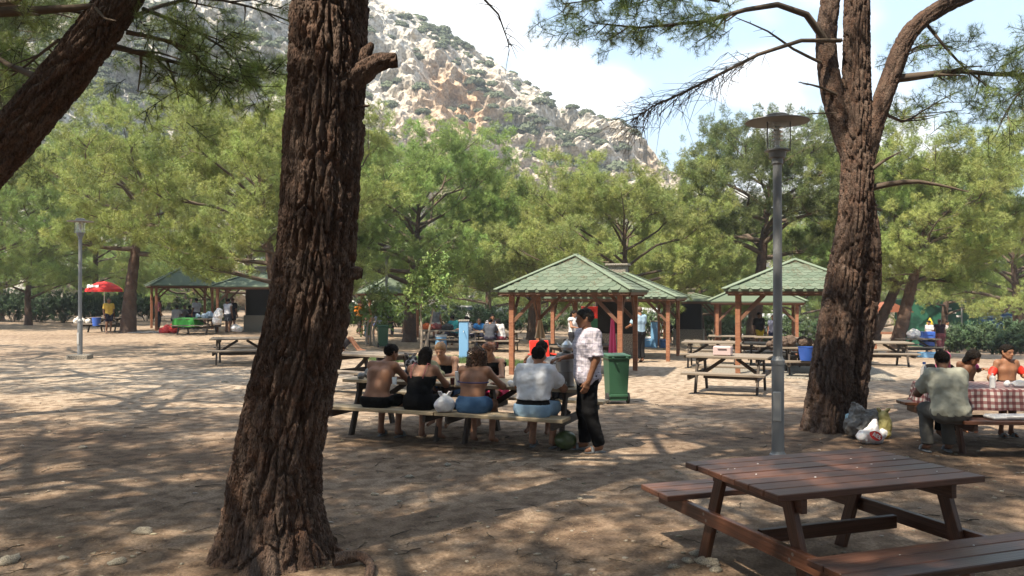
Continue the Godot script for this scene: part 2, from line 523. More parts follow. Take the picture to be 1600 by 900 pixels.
# ---------------------------------------------------------------- sky, sun, camera
func make_sky() -> void:
	var w := 1024
	var h := 512
	var im := Image.create(w, h, false, Image.FORMAT_RGBF)
	var a := noise(1.35, FastNoiseLite.TYPE_SIMPLEX_SMOOTH, 6, 43)
	for y in h:
		var el := (0.5 - (y + 0.5) / h) * PI
		for x in w:
			var az := (x + 0.5) / w * TAU
			var d := Vector3(cos(el) * sin(az), sin(el), -cos(el) * cos(az))   # az 0 looks along -z
			var t := clampf(sin(el), 0.0, 1.0)
			var c := Vector3(0.62, 0.82, 0.99).lerp(Vector3(0.24, 0.48, 0.88), pow(t, 0.75))
			if el > -0.02:
				# banks of cumulus, the same all round
				var q := d / (absf(d.y) * 0.75 + 0.30)
				var v := a.get_noise_3d(q.x * 0.85 + 8.5, q.y * 0.5, q.z * 0.85 + 5.7) + 0.02
				var cover := smoothstep(-0.03, 0.24, v)
				c = c.lerp(Vector3(1.25, 1.26, 1.27), cover * 0.95)
			else:
				c = Vector3(0.28, 0.24, 0.19)
			im.set_pixel(x, y, Color(c.x, c.y, c.z))
	var ps := PanoramaSkyMaterial.new()
	ps.panorama = ImageTexture.create_from_image(im)
	ps.energy_multiplier = SKY_ENERGY
	var sky := Sky.new()
	sky.sky_material = ps
	var e := Environment.new()
	e.background_mode = Environment.BG_SKY
	e.sky = sky
	e.tonemap_mode = Environment.TONE_MAPPER_LINEAR
	e.tonemap_exposure = EXPOSURE
	e.sdfgi_enabled = true
	e.ssao_enabled = true
	e.ssil_enabled = true
	e.fog_enabled = true
	e.fog_density = FOG
	e.fog_light_color = Color(0.86, 0.91, 0.96)
	var we := WorldEnvironment.new()
	we.name = "world_environment"
	we.environment = e
	add_child(we)
	var sun := DirectionalLight3D.new()
	sun.name = "sun"
	sun.light_energy = SUN_ENERGY
	sun.light_angular_distance = 0.55
	sun.light_color = Color(1.0, 0.945, 0.855)
	sun.shadow_enabled = true
	add_child(sun)
	sun.look_at_from_position(Vector3.ZERO, SUN_DIR)
	var cam := Camera3D.new()
	cam.name = "camera"
	cam.fov = 38.06
	cam.near = 0.1
	cam.far = 3000.0
	add_child(cam)
	cam.position = Vector3(0, 1.95, 0)
	cam.rotation_degrees = Vector3(0.395, 0, 0)
	cam.current = true


# ---------------------------------------------------------------- the ground
func axis_steps(lo: float, hi: float, near: float, fine: float, growth: float) -> PackedFloat32Array:
	var out := PackedFloat32Array([near])
	var p := near
	var s := fine
	while p < hi:
		p += s; out.append(p); s = fine * maxf(1.0, absf(p - near) * growth)
	p = near
	var low := []
	while p > lo:
		s = fine * maxf(1.0, absf(p - near) * growth)
		p -= s; low.push_front(p)
	var r := PackedFloat32Array(low)
	r.append_array(out)
	return r

func make_ground() -> void:
	var xs := axis_steps(-160.0, 160.0, 0.0, 0.13, 0.16)
	var zs := axis_steps(-260.0, 14.0, -5.0, 0.10, 0.16)
	var fine := noise(0.9, FastNoiseLite.TYPE_SIMPLEX_SMOOTH, 4, 40)
	var wide := noise(0.16, FastNoiseLite.TYPE_SIMPLEX_SMOOTH, 4, 41)
	var litter := noise(0.55, FastNoiseLite.TYPE_SIMPLEX_SMOOTH, 5, 42)
	var mb := MB.new()
	mb.use_col = true
	var nx := xs.size()
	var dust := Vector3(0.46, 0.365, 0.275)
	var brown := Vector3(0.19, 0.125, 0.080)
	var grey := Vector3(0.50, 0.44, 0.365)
	for z in zs:
		for x in xs:
			var y := land(x, z)
			if z > -60.0:
				y += 0.018 * fine.get_noise_2d(x, z) + 0.022 * wide.get_noise_2d(x, z)
			# trodden dust in the open, needle litter under the near pines
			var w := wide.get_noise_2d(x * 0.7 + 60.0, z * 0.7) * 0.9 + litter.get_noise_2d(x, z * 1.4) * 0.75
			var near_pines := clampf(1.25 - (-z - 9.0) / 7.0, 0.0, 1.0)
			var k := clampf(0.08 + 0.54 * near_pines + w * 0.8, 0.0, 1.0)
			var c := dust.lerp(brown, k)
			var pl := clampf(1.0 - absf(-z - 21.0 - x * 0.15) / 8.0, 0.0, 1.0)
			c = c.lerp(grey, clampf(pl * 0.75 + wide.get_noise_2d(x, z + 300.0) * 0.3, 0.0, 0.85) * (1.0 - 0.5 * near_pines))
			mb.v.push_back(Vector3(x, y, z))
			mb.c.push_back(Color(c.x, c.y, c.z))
	for j in zs.size() - 1:
		for i in nx - 1:
			var a := j * nx + i
			mb.ix.append_array([a, a + 1, a + nx, a + 1, a + nx + 1, a + nx])
	mb.smooth()
	if mb.n[nx * 5 + 5].y < 0:
		for i in range(0, mb.ix.size(), 3):
			var t := mb.ix[i + 1]; mb.ix[i + 1] = mb.ix[i + 2]; mb.ix[i + 2] = t
		mb.smooth()
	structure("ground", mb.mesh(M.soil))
	# loose stones and chips
	var st := MB.new()
	st.use_col = true
	st.ball(Vector3.ZERO, Vector3(1, 0.55, 0.8), 4, 6, 0.35, noise_a)
	st.smooth()
	var mm := MultiMesh.new()
	mm.transform_format = MultiMesh.TRANSFORM_3D
	mm.use_colors = true
	mm.mesh = st.mesh(M.stone)
	mm.instance_count = 4200
	for i in mm.instance_count:
		var d := 4.0 + 16.0 * pow(rng.randf(), 1.3)
		var x := rng.randf_range(-0.75, 0.75) * d
		var s := 0.006 + 0.018 * pow(rng.randf(), 5.0)
		var b := Basis(Vector3.UP, rng.randf() * TAU).scaled(Vector3(s * rng.randf_range(0.8, 1.8), s * 0.8, s))
		mm.set_instance_transform(i, Transform3D(b, Vector3(x, ground_at(x, -d, fine, wide) + s * 0.15, -d)))
		var g := rng.randf_range(0.28, 0.62)
		mm.set_instance_color(i, Color(g, g * rng.randf_range(0.86, 0.95), g * rng.randf_range(0.68, 0.85)))
	var o := MultiMeshInstance3D.new()
	o.name = "gravel"
	o.multimesh = mm
	add_child(o)
	o.set_meta("kind", "stuff")
	tag(o, "loose pale chips and pebbles scattered over the brown earth", "gravel")
	# fallen needles and bits of straw
	var nd := MB.new()
	for k in 14:
		var p := Vector3(rng.randf_range(-0.16, 0.16), 0.004, rng.randf_range(-0.16, 0.16))
		var dd := Vector3(1, 0, 0).rotated(Vector3.UP, rng.randf() * TAU) * rng.randf_range(0.03, 0.07)
		var s := dd.cross(Vector3.UP).normalized() * 0.0022
		nd.tri(p - s, p + s, p + dd + Vector3.UP * 0.006)
	var ml := MultiMesh.new()
	ml.transform_format = MultiMesh.TRANSFORM_3D
	ml.use_colors = true
	ml.mesh = nd.mesh(M.stone)
	ml.instance_count = 9000
	for i in ml.instance_count:
		var d := 4.2 + 13.0 * pow(rng.randf(), 1.2)
		var x := rng.randf_range(-0.72, 0.72) * d
		ml.set_instance_transform(i, Transform3D(Basis(Vector3.UP, rng.randf() * TAU), Vector3(x, ground_at(x, -d, fine, wide) + 0.004, -d)))
		var g := rng.randf_range(0.16, 0.42)
		ml.set_instance_color(i, Color(g, g * 0.72, g * 0.48))
	var ol := MultiMeshInstance3D.new()
	ol.name = "needle_litter"
	ol.multimesh = ml
	add_child(ol)
	ol.set_meta("kind", "stuff")
	tag(ol, "dry fallen pine needles strewn on the bare earth", "litter")
	# dead twigs
	var tw := MB.new()
	tw.tube([Vector3(-0.13, 0.006, 0), Vector3(-0.03, 0.014, 0.02), Vector3(0.05, 0.008, 0.0), Vector3(0.15, 0.012, 0.03)], [0.006, 0.005, 0.004, 0.002], 5)
	tw.tube([Vector3(0.0, 0.011, 0.012), Vector3(0.05, 0.02, 0.06)], [0.004, 0.002], 4)
	for a in [["fallen_twigs", "dead twigs scattered under the near pines", "twigs", tw, 420, 0.8]]:
		var where := []
		var cols := []
		for i in a[4]:
			var d := 4.3 + 12.0 * pow(rng.randf(), 1.2)
			var x := rng.randf_range(-0.72, 0.72) * d
			var bs := Basis(Vector3.UP, rng.randf() * TAU)
			where.append(Transform3D(bs.scaled(Vector3.ONE * a[5] * rng.randf_range(0.5, 1.2)), Vector3(x, ground_at(x, -d, fine, wide) + 0.002, -d)))
			var g := rng.randf_range(0.07, 0.2)
			cols.append(Color(g, g * 0.78, g * 0.6))
		tag(cloud_of(self, a[0], (a[3] as MB).mesh(M.stone), where, cols), a[1], a[2])
	# stones that can be told apart
	var k := 0
	for p in [[-3.01, -6.83, 0.075], [-3.66, -6.08, 0.085], [-2.85, -6.05, 0.06], [-3.31, -6.17, 0.04], [-5.42, -10.56, 0.05], [-6.4, -18.64, 0.07], [0.64, -7.93, 0.03], [-0.73, -9.5, 0.05], [-1.09, -8.9, 0.045], [1.41, -6.02, 0.075], [1.39, -6.23, 0.06], [1.43, -5.87, 0.05], [1.27, -6.05, 0.045], [1.15, -5.94, 0.04], [-1.74, -6.58, 0.05], [-1.34, -8.14, 0.035]]:
		var d: float = -p[1]
		var x: float = p[0]
		var s := MB.new()
		s.use_col = true
		var g := rng.randf_range(0.35, 0.5)
		s.col = Color(g, g * 0.93, g * 0.8)
		s.ball(Vector3(k * 3.1, 0, 0), Vector3(p[2] * 1.15, p[2] * 0.5, p[2] * 0.8), 7, 10, 0.5, noise_a)
		for i in s.v.size(): s.v[i].x -= k * 3.1
		s.smooth()
		var so := part("loose_stone", s.mesh(M.stone), self, Transform3D(Basis(Vector3.UP, rng.randf() * TAU), Vector3(x, ground_at(x, -d, fine, wide) + p[2] * 0.12, -d)))
		tag(so, "pale rounded stone lying loose on the bare earth", "stone", "loose stones on the ground")
		k += 1

func ground_at(x: float, z: float, fine: FastNoiseLite, wide: FastNoiseLite) -> float:
	return land(x, z) + 0.018 * fine.get_noise_2d(x, z) + 0.022 * wide.get_noise_2d(x, z)

# ---------------------------------------------------------------- the cliff
func profile(list: Array, t: float) -> float:
	for i in list.size() - 1:
		if t <= list[i + 1][0]:
			var u: float = clampf((t - list[i][0]) / (list[i + 1][0] - list[i][0]), 0.0, 1.0)
			return lerpf(list[i][1], list[i + 1][1], u)
	return list[-1][1]

# ridge = [tangent of the bearing, metres high]; the face climbs from depth d0 at its foot to d1 at the ridge
func cliff(called: String, ridge: Array, d0: float, d1: float, t0: float, t1: float, nu: int, nv: int, rough: float, stain: bool) -> Array:
	var big := noise(0.011, FastNoiseLite.TYPE_SIMPLEX_SMOOTH, 3, 50)
	var rid := noise(0.030, FastNoiseLite.TYPE_SIMPLEX_SMOOTH, 5, 51)
	rid.fractal_type = FastNoiseLite.FRACTAL_RIDGED
	var cel := noise(0.085, FastNoiseLite.TYPE_CELLULAR, 1, 52)
	cel.cellular_return_type = FastNoiseLite.RETURN_DISTANCE2_SUB
	var sm := noise(0.35, FastNoiseLite.TYPE_SIMPLEX_SMOOTH, 3, 53)
	var col := noise(0.02, FastNoiseLite.TYPE_SIMPLEX_SMOOTH, 4, 54)
	var p := PackedVector3Array()
	p.resize(nu * nv)
	for j in nv:
		var s := float(j) / (nv - 1) * 1.25
		for i in nu:
			var t := lerpf(t0, t1, float(i) / (nu - 1))
			var top := profile(ridge, t)
			var d := lerpf(d0, d1, s)
			var y: float
			if s <= 1.0:
				y = top * (0.22 * s + 0.78 * pow(s, 1.35)) - 4.0 * (1.0 - s)
			else:
				y = top * (1.0 - (s - 1.0) * 1.1)
			var q := Vector3(t * d, y, -d)
			var calm := clampf(absf(s - 1.0) * 6.0, 0.25, 1.0)
			var r := (rid.get_noise_3d(q.x, q.y * 0.55, q.z) * 12.0 + big.get_noise_3d(q.x, q.y, q.z) * 12.0) * rough
			var rr := (rid.get_noise_3d(q.x * 2.6, q.y * 1.0, q.z * 2.6) * 3.0 + cel.get_noise_3d(q.x * 2.0, q.y * 1.1, q.z * 2.0) * 0.7 + sm.get_noise_3d(q.x, q.y, q.z) * 0.8 + absf(sm.get_noise_3d(q.x * 0.35, q.y * 0.2, q.z * 0.35)) * 4.0) * rough
			q += Vector3(0, 0.35, 1.0) * r * calm + Vector3(0.1, 0.25 * calm, 0.9) * rr
			p[j * nu + i] = q
	var mb := MB.new()
	mb.use_col = true
	var ledges := []
	for j in nv - 1:
		for i in nu - 1:
			var a := p[j * nu + i]
			var b := p[j * nu + i + 1]
			var d := p[(j + 1) * nu + i]
			var e := p[(j + 1) * nu + i + 1]
			var w := col.get_noise_3d(a.x, a.y * 1.4, a.z)
			var c := Vector3(0.62, 0.61, 0.595).lerp(Vector3(0.45, 0.455, 0.46), clampf(w * 1.8, 0.0, 1.0))
			if stain:
				var o := col.get_noise_3d(a.x * 1.2 + 500.0, a.y, a.z) * 1.5
				# rust-stained broken faces, low and in the middle of the wall
				var px := a.x / -a.z
				var band := exp(-pow((px + 0.075) / 0.045, 2.0)) * exp(-pow((a.y / -a.z - 0.235) / 0.06, 2.0)) + 0.8 * exp(-pow((px - 0.12) / 0.06, 2.0)) * exp(-pow((a.y / -a.z - 0.16) / 0.035, 2.0)) + 0.55 * exp(-pow((px + 0.03) / 0.12, 2.0)) * exp(-pow((a.y / -a.z - 0.16) / 0.06, 2.0))
				c = c.lerp(Vector3(0.60, 0.41, 0.26), clampf(band * (0.8 + o), 0.0, 0.85))
				c = c.lerp(Vector3(0.68, 0.64, 0.58), clampf(-w * 1.5, 0.0, 0.8))
			mb.col = Color(c.x, c.y, c.z)
			mb.tri(a, b, e)
			mb.tri(a, e, d)
			var nn := (b - a).cross(d - a).normalized()
			if nn.y > 0.34: ledges.append([(a + e) * 0.5, nn])
	structure(called, mb.mesh(M.rock))
	return ledges

func make_mountain() -> void:
	var prof := [[-400, -420], [-100, -300], [0, -230], [300, -110], [480, -40], [570, -4], [600, 8], [640, 24], [700, 62], [740, 84], [760, 96], [800, 122], [850, 156], [880, 182], [920, 190], [960, 196], [1000, 214], [1015, 250], [1060, 290], [1120, 330], [1300, 420], [2200, 460]]
	var ridge := []
	var d1 := 250.0
	for q in prof: ridge.append([(q[0] - 800.0) / 1305.0, 1.95 + (459.0 - q[1]) / 1305.0 * d1])
	var ledges := cliff("mountain", ridge, 105.0, d1, -0.80, 0.42, 420, 190, 1.0, true)
	var prof2 := [[300, 330], [700, 322], [1000, 300], [1090, 292], [1180, 304], [1260, 300], [1330, 330], [1450, 372], [1560, 374], [1640, 360], [1900, 330], [2600, 400]]
	var ridge2 := []
	for q in prof2: ridge2.append([(q[0] - 800.0) / 1305.0, 1.95 + (459.0 - q[1]) / 1305.0 * 620.0])
	cliff("far_hills", ridge2, 420.0, 620.0, -0.2, 1.3, 170, 50, 1.6, false)
	# scrub rooted on the ledges
	var mb := MB.new()
	mb.use_col = true
	for i in 240:
		var d := Vector3(rng.randfn(), absf(rng.randfn()) * 0.9, rng.randfn()).normalized()
		var q := d * rng.randf_range(0.65, 1.0) * Vector3(1, 0.75, 1)
		var u := Vector3(rng.randfn(), rng.randfn(), rng.randfn()).normalized() * 0.20
		var w := u.cross(d).normalized() * 0.16
		mb.tri(q - u - w, q + u - w, q + w * 1.2)
	for i in mb.v.size(): mb.c[i] = Color.WHITE
	var places := []
	var bare := noise(0.018, FastNoiseLite.TYPE_SIMPLEX_SMOOTH, 3, 60)
	for l in ledges:
		var p: Vector3 = l[0]
		var px := 800.0 + p.x / -p.z * 1305.0
		var py := 459.0 - (p.y - 1.95) / -p.z * 1305.0
		var dens := 0.010
		dens += 0.22 * exp(-pow((px - 850.0) / 95.0, 2.0)) * exp(-pow((py - 215.0 - (px - 850.0) * 0.35) / 45.0, 2.0))
		dens += 0.55 * exp(-pow((px - 190.0) / 210.0, 2.0)) * exp(-pow((py - 130.0) / 85.0, 2.0))
		dens += 0.20 * exp(-pow((px - 705.0) / 60.0, 2.0)) * exp(-pow((py - 62.0 - (px - 700.0) * 0.6) / 18.0, 2.0))
		dens *= 0.5 + 1.4 * clampf(bare.get_noise_3dv(p) + 0.35, 0.0, 1.0)
		if rng.randf() < dens * 0.8 and px > -150 and px < 1100:
			places.append(p)
	var mm := MultiMesh.new()
	mm.transform_format = MultiMesh.TRANSFORM_3D
	mm.use_colors = true
	mm.mesh = mb.mesh(M.scrub)
	mm.instance_count = places.size()
	for i in places.size():
		var s := rng.randf_range(0.6, 2.1)
		if rng.randf() < 0.12: s *= 1.4
		mm.set_instance_transform(i, Transform3D(Basis(Vector3.UP, rng.randf() * TAU).scaled(Vector3(s * 1.15, s * rng.randf_range(0.75, 1.2), s)), places[i]))
		var g := rng.randf_range(0.75, 1.25)
		mm.set_instance_color(i, Color(0.085 * g, 0.105 * g, 0.062 * g))
	var o := MultiMeshInstance3D.new()
	o.name = "hillside_scrub"
	o.multimesh = mm
	add_child(o)
	o.set_meta("kind", "stuff")
	tag(o, "dark green scrub dotted over the ledges of the grey cliff", "scrub")
	print("scrub ", places.size(), " ledges ", ledges.size())

# ---------------------------------------------------------------- trees
var sprays := {}
var palette := [Vector3(0.245, 0.315, 0.100), Vector3(0.290, 0.340, 0.105), Vector3(0.135, 0.172, 0.060), Vector3(0.235, 0.330, 0.095)]

# a twig with its side twigs, clothed in needles; its own y runs along the twig
func spray_mesh(key: String, length: float, twigs: int, per_twig: int, nlen: float, nwid: float, bare := false) -> Mesh:
	if sprays.has(key): return sprays[key]
	var mb := MB.new()
	mb.use_col = true
	var lines := [[Vector3.ZERO, Vector3(0, length, 0)]]
	for i in twigs:
		var t := rng.randf_range(0.15, 0.85)
		var a := rng.randf() * TAU
		var d := Vector3(cos(a), rng.randf_range(0.3, 1.1), sin(a)).normalized()
		var s := Vector3(0, length * t, 0)
		lines.append([s, s + d * length * rng.randf_range(0.35, 0.6) + Vector3(0, -0.02, 0)])
	for l in lines:
		var a: Vector3 = l[0]
		var b: Vector3 = l[1]
		mb.col = Color(0.10, 0.075, 0.05)
		mb.tube([a, b], [0.006 if not bare else 0.008, 0.002], 3, false)
		if bare: continue
		var ax := (b - a).normalized()
		for k in per_twig:
			var t := 1.0 - pow(rng.randf(), 1.6) * 0.75
			var p := a.lerp(b, t)
			var r := Vector3(rng.randfn(), rng.randfn(), rng.randfn())
			r = (r - ax * r.dot(ax)).normalized()
			var d := (ax * rng.randf_range(0.25, 1.1) + r).normalized() * nlen * rng.randf_range(0.75, 1.15)
			var side := d.cross(Vector3(rng.randfn(), rng.randfn(), rng.randfn())).normalized() * nwid
			var g := rng.randf_range(0.8, 1.2)
			mb.col = Color(g, g, g * rng.randf_range(0.8, 1.1))
			mb.tri(p - side, p + side, p + d)
	sprays[key] = mb.mesh(M.needles)
	return sprays[key]

func basis_along(y: Vector3, roll: float) -> Basis:
	y = y.normalized()
	var x := y.cross(Vector3.UP if absf(y.y) < 0.9 else Vector3.RIGHT).normalized()
	return Basis(x, y, x.cross(y)).rotated(y, roll)

func cloud_of(parent: Node, called: String, mesh: Mesh, where: Array, cols: Array) -> MultiMeshInstance3D:
	var mm := MultiMesh.new()
	mm.transform_format = MultiMesh.TRANSFORM_3D
	mm.use_colors = true
	mm.mesh = mesh
	mm.instance_count = where.size()
	for i in where.size():
		mm.set_instance_transform(i, where[i])
		mm.set_instance_color(i, cols[i])
	var o := MultiMeshInstance3D.new()
	o.name = called
	o.multimesh = mm
	parent.add_child(o, true)
	o.set_meta("kind", "stuff")
	return o

func tint(pal: Vector3, spread := 0.25) -> Color:
	var g := 1.0 + rng.randf_range(-spread, spread)
	return Color(pal.x * g * rng.randf_range(0.9, 1.12), pal.y * g, pal.z * g)

# a tuft-bearing cluster round p
func cluster(where: Array, cols: Array, p: Vector3, out: Vector3, r: float, count: int, pal: Vector3, scale := 1.0, droop := 0.0) -> void:
	var tone := pal * rng.randf_range(0.8, 1.2)
	for i in count:
		var q := Vector3(rng.randfn(), rng.randfn() * 0.6, rng.randfn()) * r * 0.5
		var d := (out * 0.7 + q * (0.9 / r) + Vector3(rng.randfn(), rng.randfn(), rng.randfn()) * 0.35 + Vector3.UP * (0.35 - droop)).normalized()
		var s := scale * rng.randf_range(0.75, 1.25)
		where.append(Transform3D(basis_along(d, rng.randf() * TAU).scaled(Vector3.ONE * s), p + q - d * 0.2))
		cols.append(tint(tone, 0.15))

# bark: upright plates split by deep furrows
var plates: FastNoiseLite
var warp: FastNoiseLite
func bark_tube(mb: MB, pts: Array, radii: Array, sides: int, rows: int, amp: float, kx: float, ky: float, flare := 0.0, sd := 0.0) -> void:
	if plates == null:
		plates = noise(1.0, FastNoiseLite.TYPE_CELLULAR, 1, 70)
		plates.cellular_return_type = FastNoiseLite.RETURN_DISTANCE2_SUB
		plates.cellular_jitter = 1.0
		warp = noise(1.0, FastNoiseLite.TYPE_SIMPLEX_SMOOTH, 3, 71)
	var sp := spline(pts, radii, rows)
	var path: Array = sp[0]
	var rad: Array = sp[1]
	var t0: Vector3 = (path[1] - path[0]).normalized()
	var x := (Vector3.RIGHT - t0 * t0.x).normalized()
	var run := 0.0
	var s := mb.v.size()
	var r0: float = radii[0]
	for i in rows:
		var t: Vector3 = (path[mini(i + 1, rows - 1)] - path[maxi(i - 1, 0)]).normalized()
		x = (x - t * x.dot(t)).normalized()
		var y := t.cross(x)
		if i > 0: run += (path[i] - path[i - 1]).length()
		for k in sides:
			var a := TAU * k / sides
			var dir := x * cos(a) + y * sin(a)
			var c := Vector3(cos(a) * r0, run, sin(a) * r0) + Vector3(sd, sd * 2.0, 0)
			var wv := warp.get_noise_3d(c.x * 3.0, c.y * 1.1, c.z * 3.0)
			var w2 := warp.get_noise_3d(c.x * 3.0 + 40.0, c.y * 1.6, c.z * 3.0)
			var q := Vector3(c.x * kx + wv * 0.55, c.y * ky + w2 * 0.8, c.z * kx + w2 * 0.55)
			var dd := plates.get_noise_3dv(q) + 1.0   # 0 in the furrow
			var pl := smoothstep(0.03, 0.20, dd)
			var cross := smoothstep(0.02, 0.16, plates.get_noise_3d(q.x * 1.25 + 31.0, q.y * 2.9, q.z * 1.25) + 1.0)
			var fine := warp.get_noise_3d(c.x * 26.0, c.y * 12.0, c.z * 26.0)
			var r: float = rad[i] * (1.0 + 0.07 * wv) + amp * (pl - 0.75) + amp * 0.32 * (cross - 0.8) + amp * 0.28 * fine
			if flare > 0.0:
				var h: float = path[i].y - path[0].y
				var root := pow(maxf(0.0, cos(a * 2.5 + sd + 0.6)), 2.0) + 0.35 * maxf(0.0, cos(a * 3.0 + 1.9))
				r += flare * exp(-h / 0.22) * (0.30 + root)
			mb.v.push_back(path[i] + dir * r)
			if mb.use_col:
				var m1 := clampf(0.5 + 0.9 * warp.get_noise_3d(c.x * 5.0 + 9.0, c.y * 2.0, c.z * 5.0), 0.0, 1.0)
				var m2 := clampf(0.9 * warp.get_noise_3d(c.x * 9.0 - 9.0, c.y * 4.5, c.z * 9.0) * 1.3, 0.0, 1.0)
				var cc := Vector3(0.118, 0.072, 0.052).lerp(Vector3(0.215, 0.160, 0.128), m1).lerp(Vector3(0.225, 0.118, 0.072), m2 * 0.8)
				mb.c.push_back(Color(cc.x, cc.y, cc.z))
	for i in rows - 1:
		for k in sides:
			var a := s + i * sides + k
			var b := s + i * sides + (k + 1) % sides
			mb.ix.append_array([a, a + sides, b, b, a + sides, b + sides])

# limbs off a trunk; fills branch mesh and the places of the sprays
func limb(mb: MB, where: Array, cols: Array, pts: Array, r0: float, r1: float, subs: int, from: float, sublen: float, per: int, cr: float, pal: Vector3, scale: float, droop := 0.0, sides := 5) -> void:
	var n := 7
	var rr := []
	for i in pts.size(): rr.append(lerpf(r0, r1, float(i) / (pts.size() - 1)))
	var sp := spline(pts, rr, n)
	mb.tube(sp[0], sp[1], sides, true)
	for k in subs:
		var t := lerpf(from, 1.0, (k + rng.randf() * 0.7) / subs)
		var u := t * (n - 1)
		var i := mini(int(u), n - 2)
		var p: Vector3 = (sp[0][i] as Vector3).lerp(sp[0][i + 1], u - i)
		var ax: Vector3 = ((sp[0][i + 1] as Vector3) - sp[0][i]).normalized()
		var side := ax.cross(Vector3.UP).normalized() * (1.0 if k % 2 == 0 else -1.0)
		var d := (ax * rng.randf_range(0.3, 0.9) + side * rng.randf_range(0.4, 1.0) + Vector3.UP * rng.randf_range(-0.15, 0.45) - Vector3.UP * droop).normalized()
		var l := sublen * rng.randf_range(0.6, 1.2) * (1.15 - 0.4 * t)
		var mid := p + d * l * 0.5 + Vector3(rng.randfn(), rng.randfn(), rng.randfn()) * l * 0.06
		var e := p + d * l + Vector3.UP * (0.06 - droop * 0.25) * l
		var ra: float = lerpf(r0, r1, t) * (0.5 if per > 0 else 0.25) + (0.004 if per > 0 else 0.002)
		mb.tube([p, mid, e], [ra, ra * 0.6, ra * 0.3], 4, false)
		if per > 0:
			cluster(where, cols, e, d, cr, per, pal, scale, droop)
			if rng.randf() < 0.75: cluster(where, cols, mid + Vector3.UP * 0.08, d, cr * 0.75, int(per * 0.5), pal, scale, droop)

# one free-standing background pine, its foot at the origin
func pine(label: String, at: Vector3, hgt: float, trunk_r: float, lean: Vector2, crown_from: float, reach: float, limbs: int, sd: int, pal: Vector3, group: String, near := false, per := 9) -> Node3D:
	rng.seed = 1000 + sd
	var root := thing("pine_tree", label, "tree", at, 0.0, group)
	var pts := []
	var rr := []
	var bend := Vector3(rng.randf_range(-0.35, 0.35), 0, rng.randf_range(-0.3, 0.3))
	for i in 6:
		var t := i / 5.0
		pts.append(Vector3(lean.x * t, hgt * 0.94 * t - (0.15 if i == 0 else 0.0), lean.y * t) + bend * sin(t * 5.0) * 0.7)
		rr.append(trunk_r * (1.0 - 0.82 * pow(t, 1.1)) * (1.12 if i == 0 else 1.0))
	var tm := MB.new()
	tm.use_col = true
	bark_tube(tm, pts, rr, 20 if near else 14, 70 if near else 44, trunk_r * 0.16, 9.0, 3.2, trunk_r * 0.5, sd * 1.7)
	tm.smooth()
	part("trunk", tm.mesh(M.bark), root)
	var bm := MB.new()
	var where := []
	var cols := []
	var sp := spline(pts, rr, 30)
	for k in limbs:
		var t := lerpf(crown_from, 0.99, pow((k + 0.5) / limbs, 0.9))
		var u := t * 29.0
		var i := mini(int(u), 28)
		var p: Vector3 = (sp[0][i] as Vector3).lerp(sp[0][i + 1], u - i)
		var az := k * 2.399 + rng.randf_range(-0.5, 0.5)
		var h := (t - crown_from) / (1.0 - crown_from)
		var shape := 0.55 + 0.6 * sin(clampf(h, 0.0, 1.0) * 2.6 + 0.35)
		var l := reach * shape * rng.randf_range(0.75, 1.15) * (0.55 if h > 0.9 else 1.0)
		var el := lerpf(0.10, 0.85, h * h) + rng.randf_range(-0.12, 0.2)
		var d := Vector3(cos(az) * cos(el), sin(el), sin(az) * cos(el))
		var q := [p, p + d * l * 0.4 + Vector3.UP * rng.randf_range(-0.05, 0.12) * l, p + d * l * 0.75 + Vector3(rng.randfn(), 0.4, rng.randfn()) * l * 0.08, p + d * l + Vector3.UP * l * 0.12]
		limb(bm, where, cols, q, maxf(0.025, rr[0] * 0.33 * (1.1 - h * 0.6)), 0.012, 6, 0.35, l * 0.36, per, 0.80, pal, 1.0)
	part("branches", bm.mesh(M.twig), root)
	cloud_of(root, "crown", spray_mesh("far", 0.56, 7, 40, 0.14, 0.0040), where, cols)
	return root

func shrub_mesh(key: String, llen: float, lwid: float, leaves: int) -> Mesh:
	if sprays.has(key): return sprays[key]
	var mb := MB.new()
	mb.use_col = true
	for k in 4:
		var a := Vector3(rng.randfn() * 0.06, 0, rng.randfn() * 0.06)
		var b := a + Vector3(rng.randfn() * 0.16, rng.randf_range(0.35, 0.55), rng.randfn() * 0.16)
		mb.col = Color(0.9, 0.75, 0.6)
		mb.tube([a, b], [0.006, 0.003], 3, false)
		for i in leaves:
			var t := rng.randf_range(0.2, 1.0)
			var p := a.lerp(b, t)
			var an := rng.randf() * TAU
			var d := Vector3(cos(an), rng.randf_range(0.1, 1.2), sin(an)).normalized() * llen * rng.randf_range(0.7, 1.15)
			var s := d.cross(Vector3.UP).normalized() * lwid
			var m := p + d * 0.5 + Vector3.UP * 0.01
			var g := rng.randf_range(0.8, 1.25)
			mb.col = Color(g, g, g)
			mb.tri(p, m + s, p + d); mb.tri(p, p + d, m - s)
	sprays[key] = mb.mesh(M.leaves)
	return sprays[key]

